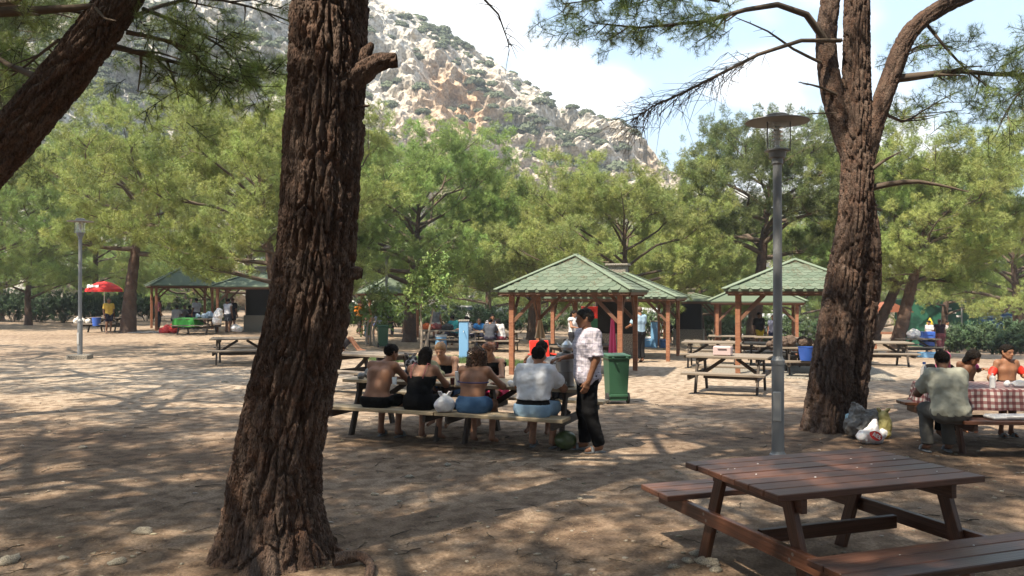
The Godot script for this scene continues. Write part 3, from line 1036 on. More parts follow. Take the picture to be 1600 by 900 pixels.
func shrub(called: String, label: String, at: Vector3, size: Vector3, count: int, pal: Vector3, group: String, sd: int, key := "oleander", flowers := Color(0, 0, 0, 0)) -> Node3D:
	rng.seed = 4000 + sd
	var root := thing(called, label, "shrub", at, 0.0, group)
	var where := []
	var cols := []
	var sm := MB.new()
	for i in 9:
		var a := rng.randf() * TAU
		var e := Vector3(cos(a) * size.x * 0.35, size.y * rng.randf_range(0.5, 0.8), sin(a) * size.z * 0.35)
		sm.tube([Vector3(cos(a) * 0.08, -0.05, sin(a) * 0.08), e * 0.5 + Vector3.UP * 0.05, e], [0.018, 0.013, 0.006], 5, false)
	part("stems", sm.mesh(M.twig), root)
	for i in count:
		var d := Vector3(rng.randfn(), rng.randfn(), rng.randfn()).normalized()
		var q := d * pow(rng.randf(), 0.45) * Vector3(size.x * 0.5, size.y * 0.5, size.z * 0.5) + Vector3(0, size.y * 0.48, 0)
		q.y = maxf(0.02, q.y)
		var y := (Vector3(d.x, 0.9, d.z) + Vector3(rng.randfn(), rng.randfn(), rng.randfn()) * 0.3).normalized()
		where.append(Transform3D(basis_along(y, rng.randf() * TAU).scaled(Vector3.ONE * rng.randf_range(0.7, 1.15)), q - y * 0.15))
		cols.append(tint(pal, 0.3))
	cloud_of(root, "foliage", shrub_mesh(key, 0.15, 0.02, 22), where, cols)
	return root

# ---------------------------------------------------------------- the three great pines in front
func crown_of(root: Node3D, top: Array, from: float, limbs: int, reach: float, sd: int, pal: Vector3, extra_mb: MB, where: Array, cols: Array, per: int, low := 0.0) -> void:
	rng.seed = 2000 + sd
	var sp := spline(top, top, 2) if false else []
	for k in limbs:
		var t := lerpf(from, 0.98, (k + 0.5) / limbs)
		var u := t * (top.size() - 1)
		var i := mini(int(u), top.size() - 2)
		var p: Vector3 = (top[i] as Vector3).lerp(top[i + 1], u - i)
		var az := k * 2.399 + sd + rng.randf_range(-0.4, 0.4)
		var h := (t - from) / (1.0 - from)
		var l := reach * (1.05 - 0.55 * h) * rng.randf_range(0.75, 1.1)
		var el := lerpf(0.12 + low, 0.7, h)
		var d := Vector3(cos(az) * cos(el), sin(el), sin(az) * cos(el))
		var q := [p, p + d * l * 0.4 + Vector3.UP * 0.05 * l, p + d * l * 0.75 + Vector3(rng.randfn(), 0.3, rng.randfn()) * l * 0.07, p + d * l + Vector3.UP * l * 0.1]
		limb(extra_mb, where, cols, q, 0.075, 0.014, 8, 0.25, l * 0.32, per, 0.6, pal, 1.05)

func near_spray() -> Mesh:
	return spray_mesh("near", 0.42, 6, 46, 0.12, 0.0021)

func make_big_pine() -> void:
	rng.seed = 90
	var base := Vector3(-1.77, 0.0, -6.25)
	var root := thing("pine_tree", "massive pine trunk with deep furrowed bark and a sawn branch stub", "tree", base)
	var pts := [Vector3(0, -0.12, 0), Vector3(0.0, 0.3, 0), Vector3(0.03, 0.75, 0), Vector3(0.13, 1.3, 0.01), Vector3(0.24, 1.76, 0), Vector3(0.31, 2.4, 0), Vector3(0.35, 2.94, 0), Vector3(0.385, 3.6, 0), Vector3(0.40, 4.2, 0)]
	var rr := [0.385, 0.34, 0.312, 0.296, 0.288, 0.283, 0.28, 0.28, 0.275]
	var tm := MB.new()
	tm.use_col = true
	bark_tube(tm, pts, rr, 230, 360, 0.044, 12.0, 2.7, 0.30, 0.0)
	tm.smooth()
	var top := [Vector3(0.40, 4.2, 0), Vector3(0.45, 5.2, -0.05), Vector3(0.6, 6.6, -0.1), Vector3(0.75, 8.2, -0.2), Vector3(0.9, 10.2, -0.2)]
	var t2 := MB.new()
	t2.use_col = true
	bark_tube(t2, top, [0.275, 0.26, 0.22, 0.16, 0.06], 40, 70, 0.045, 10.5, 2.9, 0.0, 3.0)
	t2.smooth()
	tm.add(t2, Transform3D())
	part("trunk", tm.mesh(M.bark), root)
	# the sawn stub, its splintered neighbour and a knot lower down
	var sb := MB.new()
	sb.use_col = true
	bark_tube(sb, [Vector3(0.48, 3.50, 0.08), Vector3(0.66, 3.58, 0.10), Vector3(0.79, 3.66, 0.10), Vector3(0.92, 3.68, 0.10)], [0.13, 0.085, 0.062, 0.055], 26, 26, 0.018, 14.0, 5.0, 0.0, 5.0)
	sb.smooth()
	part("branch_stub", sb.mesh(M.bark), root)
	sb = MB.new()
	sb.use_col = true
	bark_tube(sb, [Vector3(0.62, 3.60, 0.09), Vector3(0.69, 3.72, 0.10), Vector3(0.74, 3.80, 0.10)], [0.07, 0.045, 0.012], 16, 14, 0.018, 14.0, 5.0, 0.0, 6.0)
	sb.smooth()
	part("branch_stub", sb.mesh(M.bark), root)
	sb = MB.new()
	sb.use_col = true
	bark_tube(sb, [Vector3(0.50, 2.05, 0.05), Vector3(0.60, 2.10, 0.06), Vector3(0.66, 2.10, 0.06)], [0.07, 0.05, 0.03], 16, 14, 0.02, 14.0, 5.0, 0.0, 7.0)
	sb.smooth()
	part("branch_stub", sb.mesh(M.bark), root)
	sb = MB.new()
	sb.use_col = true
	bark_tube(sb, [Vector3(0.62, 3.33, 0.10), Vector3(0.72, 3.34, 0.10)], [0.02, 0.006], 8, 6, 0.006, 14.0, 5.0, 0.0, 8.0)
	sb.smooth()
	part("branch_stub", sb.mesh(M.bark), root)
	# surface roots at the foot
	var rt := MB.new()
	rt.use_col = true
	bark_tube(rt, [Vector3(0.50, 0.06, 0.30), Vector3(0.66, 0.055, 0.22), Vector3(0.76, 0.045, 0.33), Vector3(0.79, 0.02, 0.50), Vector3(0.78, -0.05, 0.62)], [0.05, 0.04, 0.035, 0.035, 0.03], 16, 40, 0.012, 14.0, 5.0, 0.0, 9.0)
	rt.smooth()
	part("root", rt.mesh(M.bark), root)
	var bm := MB.new()
	var where := []
	var cols := []
	crown_of(root, top, 0.32, 15, 4.6, 1, palette[2], bm, where, cols, 5)
	# a dead bough hanging into the sky
	var dead := [Vector3(-1.18, 4.99, -6.4), Vector3(-0.62, 4.61, -6.7), Vector3(-0.29, 4.42, -6.8), Vector3(-0.11, 4.23, -6.8), Vector3(-0.04, 4.03, -6.8), Vector3(-0.02, 3.94, -6.8)]
	for i in dead.size(): dead[i] -= base
	bm.tube(dead, [0.03, 0.018, 0.011, 0.008, 0.005, 0.002], 5, false)
	rng.seed = 95
	for i in 26:
		var k := rng.randi_range(1, 4)
		var p: Vector3 = (dead[k] as Vector3).lerp(dead[k + 1], rng.randf())
		var d := Vector3(rng.randf_range(-0.6, 0.8), rng.randf_range(-0.9, 0.3), rng.randfn() * 0.4).normalized() * rng.randf_range(0.10, 0.26)
		bm.tube([p, p + d * 0.5 + Vector3(0, 0.02, 0), p + d], [0.004, 0.003, 0.0015], 3, false)
	part("branches", bm.mesh(M.twig), root)
	cloud_of(root, "crown", near_spray(), where, cols)

func make_leaning_pine() -> void:
	rng.seed = 91
	var root := thing("pine_tree", "leaning pine whose trunk slants up to the right over the path", "tree", Vector3(-5.75, 0, -6.6))
	var o := root.position
	var low := [Vector3(-5.75, -0.12, -6.6), Vector3(-5.45, 0.9, -6.6), Vector3(-4.95, 1.9, -6.6), Vector3(-4.42, 2.65, -6.6), Vector3(-3.95, 3.2, -6.6), Vector3(-3.46, 3.79, -6.6), Vector3(-3.05, 4.38, -6.6), Vector3(-2.7, 5.1, -6.65)]
	var top := [Vector3(-2.7, 5.1, -6.65), Vector3(-2.35, 6.0, -6.8), Vector3(-2.2, 7.2, -7.0), Vector3(-2.1, 8.6, -7.2), Vector3(-2.1, 9.9, -7.2)]
	for i in low.size(): low[i] -= o
	for i in top.size(): top[i] -= o
	var tm := MB.new()
	tm.use_col = true
	bark_tube(tm, low, [0.27, 0.225, 0.20, 0.185, 0.172, 0.158, 0.148, 0.14], 120, 280, 0.030, 12.0, 4.0, 0.2, 12.0)
	var t2 := MB.new()
	t2.use_col = true
	bark_tube(t2, top, [0.14, 0.13, 0.11, 0.08, 0.04], 30, 60, 0.02, 12.0, 4.6, 0.0, 13.0)
	tm.smooth()
	t2.smooth()
	tm.add(t2, Transform3D())
	part("trunk", tm.mesh(M.bark), root)
	var bm := MB.new()
	var where := []
	var cols := []
	crown_of(root, top, 0.1, 13, 4.2, 2, palette[2], bm, where, cols, 5)
	# boughs that hang into view
	rng.seed = 92
	var boughs := [
		[[Vector3(-3.21, 3.93, -6.65), Vector3(-3.04, 3.93, -6.9), Vector3(-2.72, 3.88, -7.1), Vector3(-2.35, 3.8, -7.3)], 0.030, 9, 0.5, 4],
		[[Vector3(-3.08, 4.04, -6.65), Vector3(-2.84, 4.02, -6.8), Vector3(-2.62, 3.93, -6.9), Vector3(-2.57, 3.81, -7)], 0.022, 6, 0.4, 4],
		[[Vector3(-2.97, 4.24, -6.7), Vector3(-2.79, 4.22, -7), Vector3(-2.57, 4.13, -7.3), Vector3(-2.34, 3.91, -7.5)], 0.020, 8, 0.45, 4],
		[[Vector3(-3.05, 4.18, -6.7), Vector3(-2.84, 4.58, -7.4), Vector3(-2.48, 4.67, -7.9), Vector3(-2.07, 4.58, -8.2)], 0.020, 6, 0.5, 3],
		[[Vector3(-3.59, 3.96, -6.6), Vector3(-3.91, 3.93, -6.9), Vector3(-4.24, 3.82, -7.1), Vector3(-4.81, 3.62, -7.3)], 0.014, 7, 0.4, 3],
		[[Vector3(-3.74, 3.66, -6.6), Vector3(-4.24, 3.88, -7), Vector3(-4.75, 4.18, -7.3), Vector3(-5.36, 4.39, -7.6)], 0.03, 7, 0.5, 5],
		[[Vector3(-4.13, 4.04, -6.2), Vector3(-3.63, 4.13, -6.4), Vector3(-3.14, 4.21, -6.5), Vector3(-2.77, 4.37, -6.7)], 0.05, 5, 0.4, 3],
	]
	for b in boughs:
		var q := []
		for p in b[0]: q.append(p - o)
		limb(bm, where, cols, q, b[1], 0.006, b[2], 0.2, b[3], maxi(1, b[4] - 2), 0.34, palette[0], 0.72, 0.35)
	part("branches", bm.mesh(M.bark if false else M.twig), root)
	cloud_of(root, "crown", near_spray(), where, cols)

func make_double_pine() -> void:
	rng.seed = 93
	var root := thing("pine_tree", "double-stemmed pine forking into three limbs beside the lamp post", "tree", Vector3(4.5, 0, -12.0))
	var o := root.position
	var sets := [
		[[Vector3(4.48, -0.17, -12), Vector3(4.52, 0.29, -12), Vector3(4.6, 0.93, -12), Vector3(4.7, 1.66, -12), Vector3(4.8, 2.31, -12), Vector3(4.91, 2.95, -12), Vector3(4.97, 3.69, -12), Vector3(4.97, 4.33, -12), Vector3(4.96, 5.25, -12), Vector3(4.97, 6.17, -12), Vector3(5.01, 6.72, -12)], [0.33, 0.30, 0.28, 0.255, 0.235, 0.222, 0.213, 0.20, 0.18, 0.165, 0.16], 120, 320, 0.042, 0.24, 20.0],
		[[Vector3(4.86, -0.22, -12.25), Vector3(4.98, 0.63, -12.25), Vector3(5.08, 1.47, -12.2), Vector3(5.14, 2.13, -12.15), Vector3(5.13, 2.68, -12.1), Vector3(5.05, 3.42, -12.05)], [0.24, 0.225, 0.21, 0.215, 0.20, 0.15], 76, 190, 0.036, 0.15, 24.0],
		[[Vector3(4.97, 3.74, -12.05), Vector3(4.82, 4.31, -12.1), Vector3(4.64, 4.91, -12.1), Vector3(4.56, 5.56, -12.1), Vector3(4.62, 6.21, -12.1), Vector3(4.68, 6.76, -12.1)], [0.17, 0.165, 0.155, 0.145, 0.135, 0.13], 56, 130, 0.018, 0.0, 28.0],
		[[Vector3(5.01, 3.6, -12), Vector3(5.2, 4.41, -11.95), Vector3(5.41, 5.04, -11.9), Vector3(5.63, 5.62, -11.85), Vector3(6.06, 5.99, -11.8), Vector3(6.81, 6.33, -11.7), Vector3(7.82, 6.83, -11.6)], [0.14, 0.14, 0.13, 0.12, 0.11, 0.10, 0.09], 60, 190, 0.016, 0.0, 31.0],
	]
	var tm := MB.new()
	tm.use_col = true
	for s in sets:
		var q := []
		for p in s[0]: q.append(p - o)
		bark_tube(tm, q, s[1], s[2], s[3], s[4], 10.0, 3.0, s[5], s[6])
	tm.smooth()
	part("trunk", tm.mesh(M.bark), root)
	var bm := MB.new()
	var where := []
	var cols := []
	# the stems run on above the frame and carry the crown
	var tops := [
		[Vector3(5.01, 6.72, -12), Vector3(5.06, 8.01, -12), Vector3(5.01, 9.85, -12), Vector3(4.97, 12.15, -12)],
		[Vector3(4.68, 6.76, -12.1), Vector3(4.43, 7.97, -12.3), Vector3(3.96, 9.57, -12.6), Vector3(3.73, 11.16, -12.8)],
		[Vector3(7.82, 6.83, -11.6), Vector3(8.74, 7.27, -11.4), Vector3(9.52, 8.18, -11.3), Vector3(9.96, 9.49, -11.2)]]
	var k := 0
	for t in tops:
		var q := []
		for p in t: q.append(p - o)
		bm.tube(q, [0.18 - 0.05 * float(k > 0), 0.13, 0.08, 0.03], 8, false)
		crown_of(root, q, 0.12, 9, 3.6, 5 + k, palette[2], bm, where, cols, 6, 0.1)
		k += 1
	rng.seed = 94
	var boughs := [
		[[Vector3(4.51, 5.6, -12), Vector3(4.21, 5.93, -11.9), Vector3(3.72, 6.01, -11.7), Vector3(3.22, 5.87, -11.5), Vector3(2.57, 5.61, -11.2), Vector3(1.67, 5.43, -10.9), Vector3(1.02, 5.43, -10.7)], 0.06, 14, 0.55, 5, 0.5, 0.35],
		[[Vector3(2.81, 5.92, -11.3), Vector3(2.19, 5.9, -11), Vector3(1.49, 5.8, -10.8), Vector3(0.65, 5.64, -10.6)], 0.025, 9, 0.5, 5, 0.2, 0.35],
		[[Vector3(4.7, 5.57, -11.9), Vector3(3.91, 5.46, -11.6), Vector3(3.12, 5.09, -11.3), Vector3(2.47, 4.71, -11.1), Vector3(1.94, 4.47, -11), Vector3(1.55, 4.2, -10.9)], 0.035, 9, 0.6, 0, 0.4, 0.9],
		[[Vector3(4.76, 4.77, -12), Vector3(4.4, 4.9, -11.9), Vector3(4.09, 4.97, -11.9)], 0.030, 3, 0.12, 0, 0.6, 0.1],
		[[Vector3(4.45, 5.28, -12), Vector3(4.01, 5.45, -11.9), Vector3(3.62, 5.67, -11.8), Vector3(3.14, 5.83, -11.7)], 0.026, 5, 0.25, 0, 0.5, 0.3],
		[[Vector3(5.13, 3.47, -12), Vector3(5.47, 3.53, -11.9), Vector3(5.8, 3.55, -11.9), Vector3(6.2, 3.48, -11.9), Vector3(6.46, 3.39, -11.8)], 0.055, 5, 0.15, 0, 0.5, 0.1],
		[[Vector3(5.06, 3.67, -11.9), Vector3(5.28, 3.84, -11.8), Vector3(5.5, 3.96, -11.8)], 0.035, 2, 0.1, 0, 0.6, 0.1],
		[[Vector3(5.33, 5.02, -11.9), Vector3(5.84, 5.06, -11.9), Vector3(6.44, 5.16, -12), Vector3(7.42, 5.11, -12.1), Vector3(8.6, 5.19, -12.2)], 0.075, 14, 0.7, 4, 0.3, 0.3],
		[[Vector3(5.88, 5.86, -11.9), Vector3(6.13, 5.45, -11.8), Vector3(6.47, 5.09, -11.8), Vector3(6.71, 4.85, -11.7)], 0.028, 5, 0.4, 3, 0.5, 0.3],
		[[Vector3(5.43, 5.13, -11.9), Vector3(5.89, 5.55, -12.4), Vector3(6.43, 5.8, -12.9), Vector3(6.98, 5.86, -13.2)], 0.03, 9, 0.6, 4, 0.2, 0.2],
		[[Vector3(5.29, 4.61, -12), Vector3(5.8, 4.51, -12.4), Vector3(6.28, 4.74, -12.8), Vector3(6.83, 5.05, -13.1)], 0.03, 9, 0.6, 4, 0.3, 0.25],
		[[Vector3(7.64, 5.23, -11.6), Vector3(7.29, 4.96, -11.6), Vector3(7.02, 4.7, -11.6), Vector3(6.8, 4.34, -11.6)], 0.03, 9, 0.5, 4, 0.1, 0.4],
		[[Vector3(7.82, 5.85, -11.6), Vector3(7.47, 5.59, -11.6), Vector3(7.11, 5.41, -11.6)], 0.03, 7, 0.5, 5, 0.1, 0.3],
		[[Vector3(4.87, 4.52, -12), Vector3(4.6, 4.55, -12), Vector3(4.28, 4.56, -12.1)], 0.016, 3, 0.1, 0, 0.6, 0.1],
	]
	for b in boughs:
		var q := []
		for p in b[0]: q.append(p - o)
		limb(bm, where, cols, q, b[1], 0.007, b[2], b[5], b[3], maxi(0, b[4] - 2) if b[4] != 3 else 1, 0.36, palette[0], 0.8, b[6])
		if b[4] == 0 and b[2] > 8:   # dead boughs keep their fine bare twigs
			for i in 90:
				var t := rng.randf_range(0.3, 1.0) * (q.size() - 1)
				var j := mini(int(t), q.size() - 2)
				var p: Vector3 = (q[j] as Vector3).lerp(q[j + 1], t - j)
				var d := Vector3(rng.randf_range(-0.9, 0.1), rng.randf_range(-0.9, 0.15), rng.randfn() * 0.5).normalized() * rng.randf_range(0.25, 0.75)
				var m := p + d * 0.5 + Vector3(rng.randfn(), rng.randfn(), rng.randfn()) * 0.05
				bm.tube([p, m, p + d + Vector3(0, -0.10, 0)], [0.006, 0.004, 0.002], 3, false)
				for g in 2:
					var e := m + Vector3(rng.randfn() * 0.2 - 0.1, rng.randf_range(-0.3, 0.05), rng.randfn() * 0.15)
					bm.tube([m, m.lerp(e, 0.5) + Vector3(0, 0.03, 0), e], [0.0035, 0.003, 0.0015], 3, false)
	part("branches", bm.mesh(M.twig), root)
	cloud_of(root, "crown", near_spray(), where, cols)

# ---------------------------------------------------------------- trees and shrubs farther off
func make_background_trees() -> void:
	var g := "pines round the picnic ground"
	var L := [
		# label, place, height, trunk radius, lean, crown from, reach, limbs, palette
		["thick dark pine trunk between the red parasol and a gazebo", on_land(-19.18, -41.72), 10.2, 0.36, Vector2(1.0, 0.5), 0.50, 4.2, 22, 1],
		["broad yellow-green pine whose boughs reach behind the massive trunk", on_land(-8.55, -31), 9.0, 0.26, Vector2(-0.8, 0.2), 0.30, 3.9, 22, 1],
		["tall pine standing behind the lamp post in the open", on_land(-30.08, -52), 11.5, 0.2, Vector2(0.8, 0), 0.16, 4.6, 24, 0],
		["pine with a low skirt of boughs over the oleander hedge", on_land(-30.31, -46), 11.0, 0.3, Vector2(0.6, 0), 0.22, 4.6, 20, 3],
		["pine behind the small gazebo next to the leafy sapling", on_land(-5.76, -47), 10.6, 0.40, Vector2(0.3, 0), 0.34, 4.0, 22, 3],
		["bright green pine rising right of the massive trunk", on_land(-4.66, -38), 8.4, 0.30, Vector2(0.4, 0.2), 0.36, 4.3, 24, 3],
		["pine with a bare forked stem above the chimney", on_land(4.63, -36), 6.9, 0.22, Vector2(0.5, 0.1), 0.40, 4.2, 20, 1],
		["pale green pine behind the middle gazebo", on_land(1.01, -44), 7.6, 0.24, Vector2(0.2, 0.1), 0.28, 3.8, 18, 1],
		["pine with a sinuous leaning stem beside the right gazebo", on_land(10.67, -37.42), 10.2, 0.34, Vector2(0.9, 0.2), 0.52, 4.0, 20, 2],
		["low-branched pine in the gap left of the lamp post", on_land(10.57, -46), 7.4, 0.24, Vector2(-0.4, 0), 0.26, 3.6, 18, 1],
		["leaning twin pine stem near the far right tables", on_land(16.07, -35.08), 9.0, 0.30, Vector2(1.6, 0.2), 0.42, 4.2, 20, 1],
		["crooked pine stem leaning away behind the double pine", on_land(15.45, -37), 8.6, 0.28, Vector2(3.0, 0.2), 0.46, 3.8, 18, 3],
		["pine with a grey trunk behind the flowering hedge", on_land(31.48, -52), 9.2, 0.40, Vector2(-0.2, 0), 0.30, 4.6, 22, 1],
		["rounded pine in front of the green container", on_land(32.31, -62), 10.0, 0.3, Vector2(0.3, 0), 0.30, 4.8, 20, 1],
		["far pine above the parked cars", on_land(21.14, -62), 8.8, 0.26, Vector2(0, 0), 0.26, 4.4, 18, 3],
		["far pine filling the gap behind the middle gazebo", on_land(-1.9, -62), 8.6, 0.28, Vector2(0, 0), 0.18, 4.6, 18, 1],
		["far pine left of the chimneyed gazebo", on_land(-23.75, -62), 12.2, 0.3, Vector2(0, 0), 0.14, 5.2, 20, 0],
		["far pine behind the red parasol", on_land(-32.87, -66), 12.0, 0.3, Vector2(0, 0), 0.12, 5.4, 20, 1],
		["far pine at the end of the oleander hedge", on_land(-36.78, -60), 11.6, 0.3, Vector2(0, 0), 0.12, 5.2, 20, 3],
		["far pine between the chimneyed gazebo and the massive trunk", on_land(-17.59, -56), 11.0, 0.3, Vector2(0, 0), 0.16, 5.0, 20, 1],
		["far pine over the white vehicles", on_land(-12.14, -66), 10.5, 0.3, Vector2(0, 0), 0.12, 5.0, 18, 0],
		["far pine in the middle of the clearing edge", on_land(6.77, -68), 8.6, 0.28, Vector2(0, 0), 0.12, 5.0, 18, 1],
		["far pine right of the middle of the clearing edge", on_land(12.14, -66), 9.0, 0.28, Vector2(0, 0), 0.12, 4.8, 18, 3],
		["far pine behind the crooked stem", on_land(28.83, -66), 9.6, 0.28, Vector2(0, 0), 0.14, 5.0, 18, 1],
		["far pine at the edge of the flowering hedge", on_land(39.11, -58), 10.6, 0.3, Vector2(0, 0), 0.16, 5.2, 18, 3],
		["far pine beyond the blue louvred hut", on_land(44.53, -78), 11.6, 0.3, Vector2(0, 0), 0.12, 5.4, 18, 1],
		["far pine far behind the small gazebo", on_land(-18.71, -74), 12.0, 0.3, Vector2(0, 0), 0.10, 5.6, 18, 1],
		["far pine far behind the parked white cars", on_land(3.07, -80), 9.6, 0.3, Vector2(0, 0), 0.10, 5.6, 18, 3],
		["far pine behind the white sign board", on_land(22.07, -80), 10.0, 0.3, Vector2(0, 0), 0.10, 5.6, 18, 1],
	]
	var i := 0
	for a in L:
		pine(a[0], a[1], a[2] * 0.8, a[3], a[4], a[5], a[6], a[7], i, palette[a[8]], g, i < 12, 11)
		i += 1
	# a dark belt of low pines at the foot of the cliff
	var proto: Node3D = null
	for k in 22:
		var x := -62.0 + k * 6.6 + (k % 3) * 1.5
		var z := -88.0 - (k * 7 % 4) * 5.0
		if proto == null: proto = pine("distant bushy pine at the foot of the cliff", on_land(x, z), 5.4, 0.26, Vector2(0, 0), 0.03, 4.6, 20, 80, palette[3], "low pines at the foot of the cliff", false, 11)
		else: dup(proto, "", on_land(x, z), k * 1.7)
	# pines just outside the frame whose shade falls on the clearing
	for a in [[Vector3(-9.6, 0, -11.5), 10.5, 4.2], [Vector3(-13.5, 0, -17.0), 10.5, 4.2], [Vector3(10.5, 0, -9.5), 11.0, 3.8], [Vector3(-4.2, 0, -0.6), 11.0, 4.2], [Vector3(-8.5, 0, -5.0), 10.5, 3.6], [Vector3(0.6, 0, 2.6), 11.5, 4.0], [Vector3(4.2, 0, -2.2), 10.8, 3.6], [Vector3(-17.8, 0, -24.0), 10.0, 4.2]]:
		pine("tall pine just off the clearing casting dappled shade", a[0], a[1], 0.3, Vector2(0.2, 0), 0.50, a[2], 15, 50 + i, palette[2], g, false, 6)
		i += 1

# the wood goes on behind the viewer
func make_wood_behind() -> void:
	var proto: Node3D = null
	for p in [[-9, 7], [-3, 9], [4, 8], [10, 5], [14, -2], [-14, 2], [-16, -8], [0, 15], [8, 14], [-9, 15], [17, 6], [16, -12]]:
		if proto == null: proto = pine("tall pine in the wood behind the picnic ground", Vector3(p[0], 0, p[1]), 9.0, 0.3, Vector2(0.3, 0), 0.22, 4.0, 20, 120, palette[2], "pines of the wood behind", false, 11)
		else: dup(proto, "", Vector3(p[0], 0, p[1]), p[0] * 1.3)

func make_shrubs() -> void:
	var g := "oleander hedge along the clearing"
	var i := 0
	var green := Vector3(0.060, 0.105, 0.045)
	var soft := Vector3(0.095, 0.15, 0.06)
	for a in [[20, 58, 2.2, 2.2], [60, 57, 2.4, 1.9], [98, 56, 2.4, 2.3], [140, 57, 2.0, 2.0], [182, 58, 2.2, 2.1], [228, 60, 2.4, 1.9], [-30, 58, 2.4, 2.0]]:
		shrub("oleander", "dark leafy oleander in the hedge behind the red parasol", on_land((a[0] - 800.0) / 1305.0 * a[1], -a[1]), Vector3(a[2], a[3], 1.8), 150, green, g, i)
		i += 1
	for a in [[300, 60, 2.6, 1.8], [345, 60, 2.4, 1.7], [440, 60, 2.6, 1.8], [525, 58, 2.4, 1.6], [560, 58, 2.4, 1.7]]:
		shrub("oleander", "oleander bush in the hedge behind the chimneyed gazebo", on_land((a[0] - 800.0) / 1305.0 * a[1], -a[1]), Vector3(a[2], a[3], 1.8), 120, soft, g, i)
		i += 1
	for a in [[620, 56, 2.4, 1.5], [665, 55, 2.4, 1.6], [712, 54, 2.6, 1.5], [760, 54, 2.6, 1.6], [808, 55, 2.6, 1.6], [855, 56, 2.4, 1.6], [905, 57, 2.4, 1.7]]:
		shrub("oleander", "pale green oleander in the hedge before the parked cars", on_land((a[0] - 800.0) / 1305.0 * a[1], -a[1]), Vector3(a[2], a[3], 1.6), 120, soft, g, i)
		i += 1
	for a in [[1052, 52, 1.7, 2.0], [1082, 50, 1.7, 2.2], [1108, 49, 2.2, 2.5], [1150, 52, 2.0, 2.0], [1195, 54, 2.2, 1.9], [1240, 54, 2.2, 1.9], [1010, 56, 2.0, 1.7]]:
		shrub("oleander", "rounded oleander bush beside the far lamp pole", on_land((a[0] - 800.0) / 1305.0 * a[1], -a[1]), Vector3(a[2], a[3], 1.7), 130, soft, g, i)
		i += 1
	for a in [[1492, 46, 1.8, 1.5], [1520, 45, 1.9, 1.6], [1552, 44, 1.9, 1.6], [1582, 43, 1.9, 1.7], [1614, 42, 1.9, 1.7], [1290, 56, 2.0, 1.8], [1330, 58, 2.0, 1.8]]:
		shrub("oleander", "oleander bush in the hedge before the green and blue hut", on_land((a[0] - 800.0) / 1305.0 * a[1], -a[1]), Vector3(a[2], a[3], 1.5), 120, green * 1.15, g, i)
		i += 1
	# the leafy sapling with two pale stems, and its bushy neighbour
	rng.seed = 77
	var pb := mat("pale_bark", lin(0.34, 0.28, 0.22), 0.9)
	var where := []
	var cols := []
	for v in 2:
		var root := thing("sapling", ["light green leafy sapling with two thin pale stems", "bushy light green sapling hiding the post of the small gazebo"][v], "tree", [on_land(-3.41, -31.37), on_land(-5.81, -34.18)][v], 0.0, "leafy saplings")
		var stems: Array = [[[Vector3(0, -0.05, 0), Vector3(0.02, 0.7, 0), Vector3(-0.02, 1.5, 0), Vector3(0.05, 2.4, 0)], [Vector3(0.12, -0.05, 0), Vector3(0.25, 0.5, 0), Vector3(0.40, 1.3, 0), Vector3(0.5, 2.0, 0)]],
			[[Vector3(0, -0.05, 0), Vector3(0.03, 0.6, 0), Vector3(0.1, 1.1, 0), Vector3(0.3, 1.6, 0)], [Vector3(0.2, -0.05, 0.1), Vector3(0.13, 0.6, 0.05), Vector3(0.3, 1.1, 0), Vector3(0.5, 1.5, 0)], [Vector3(-0.15, -0.05, 0.05), Vector3(-0.12, 0.6, 0.05), Vector3(-0.05, 1.1, 0), Vector3(-0.2, 1.4, 0)]]][v]
		for q in stems:
			var tm := MB.new()
			tm.tube(q, [0.05, 0.042, 0.033, 0.014], 8, false)
			part("stem", tm.mesh(pb), root)
		where = []
		cols = []
		var blobs: Array = [[[Vector3(0.15, 2.25, 0), 0.75, 44], [Vector3(0.6, 2.8, 0), 0.55, 26], [Vector3(-0.3, 1.75, 0), 0.55, 20], [Vector3(0.8, 2.1, 0.1), 0.45, 14], [Vector3(0.2, 3.05, 0), 0.4, 12]], [[Vector3(0.2, 1.55, 0), 0.7, 40], [Vector3(0.7, 1.2, 0.1), 0.5, 20], [Vector3(-0.1, 1.15, 0.1), 0.5, 18], [Vector3(0.5, 2.0, 0), 0.4, 12]]][v]
		for c in blobs:
			for k in c[2]:
				var d := Vector3(rng.randfn(), rng.randfn(), rng.randfn()).normalized()
				where.append(Transform3D(basis_along(d + Vector3.UP * 0.5, rng.randf() * TAU).scaled(Vector3.ONE * rng.randf_range(0.6, 0.9)), c[0] + d * c[1] * pow(rng.randf(), 0.5)))
				cols.append(tint(Vector3(0.17, 0.25, 0.055), 0.25))
		cloud_of(root, "crown", shrub_mesh("sapling", 0.13, 0.032, 15), where, cols)
	# watered grass round the sapling
	rng.seed = 78
	var bl := MB.new()
	for k in 40:
		var p := Vector3(rng.randf_range(-0.14, 0.14), 0, rng.randf_range(-0.14, 0.14))
		var d := Vector3(rng.randfn() * 0.04, rng.randf_range(0.07, 0.15), rng.randfn() * 0.04)
		bl.tri(p - Vector3(0.004, 0, 0), p + Vector3(0.004, 0, 0), p + d)
	where = []
	cols = []
	for k in 900:
		var a := rng.randf() * TAU
		var r := sqrt(rng.randf())
		var q := Vector3(-2.4, 0, -26.2) + Vector3(cos(a) * 2.2 * r, 0, sin(a) * 1.2 * r)
		if k % 3 == 0: q = Vector3(0.4, 0, -25.0) + Vector3(cos(a) * 1.6 * r, 0, sin(a) * 0.8 * r)
		where.append(Transform3D(Basis(Vector3.UP, rng.randf() * TAU).scaled(Vector3.ONE * rng.randf_range(0.7, 1.3)), on_land(q.x, q.z, -0.01)))
		cols.append(Color.WHITE)
	var gr := cloud_of(self, "grass", bl.mesh(M.grass), where, cols)
	gr.set_meta("kind", "stuff")
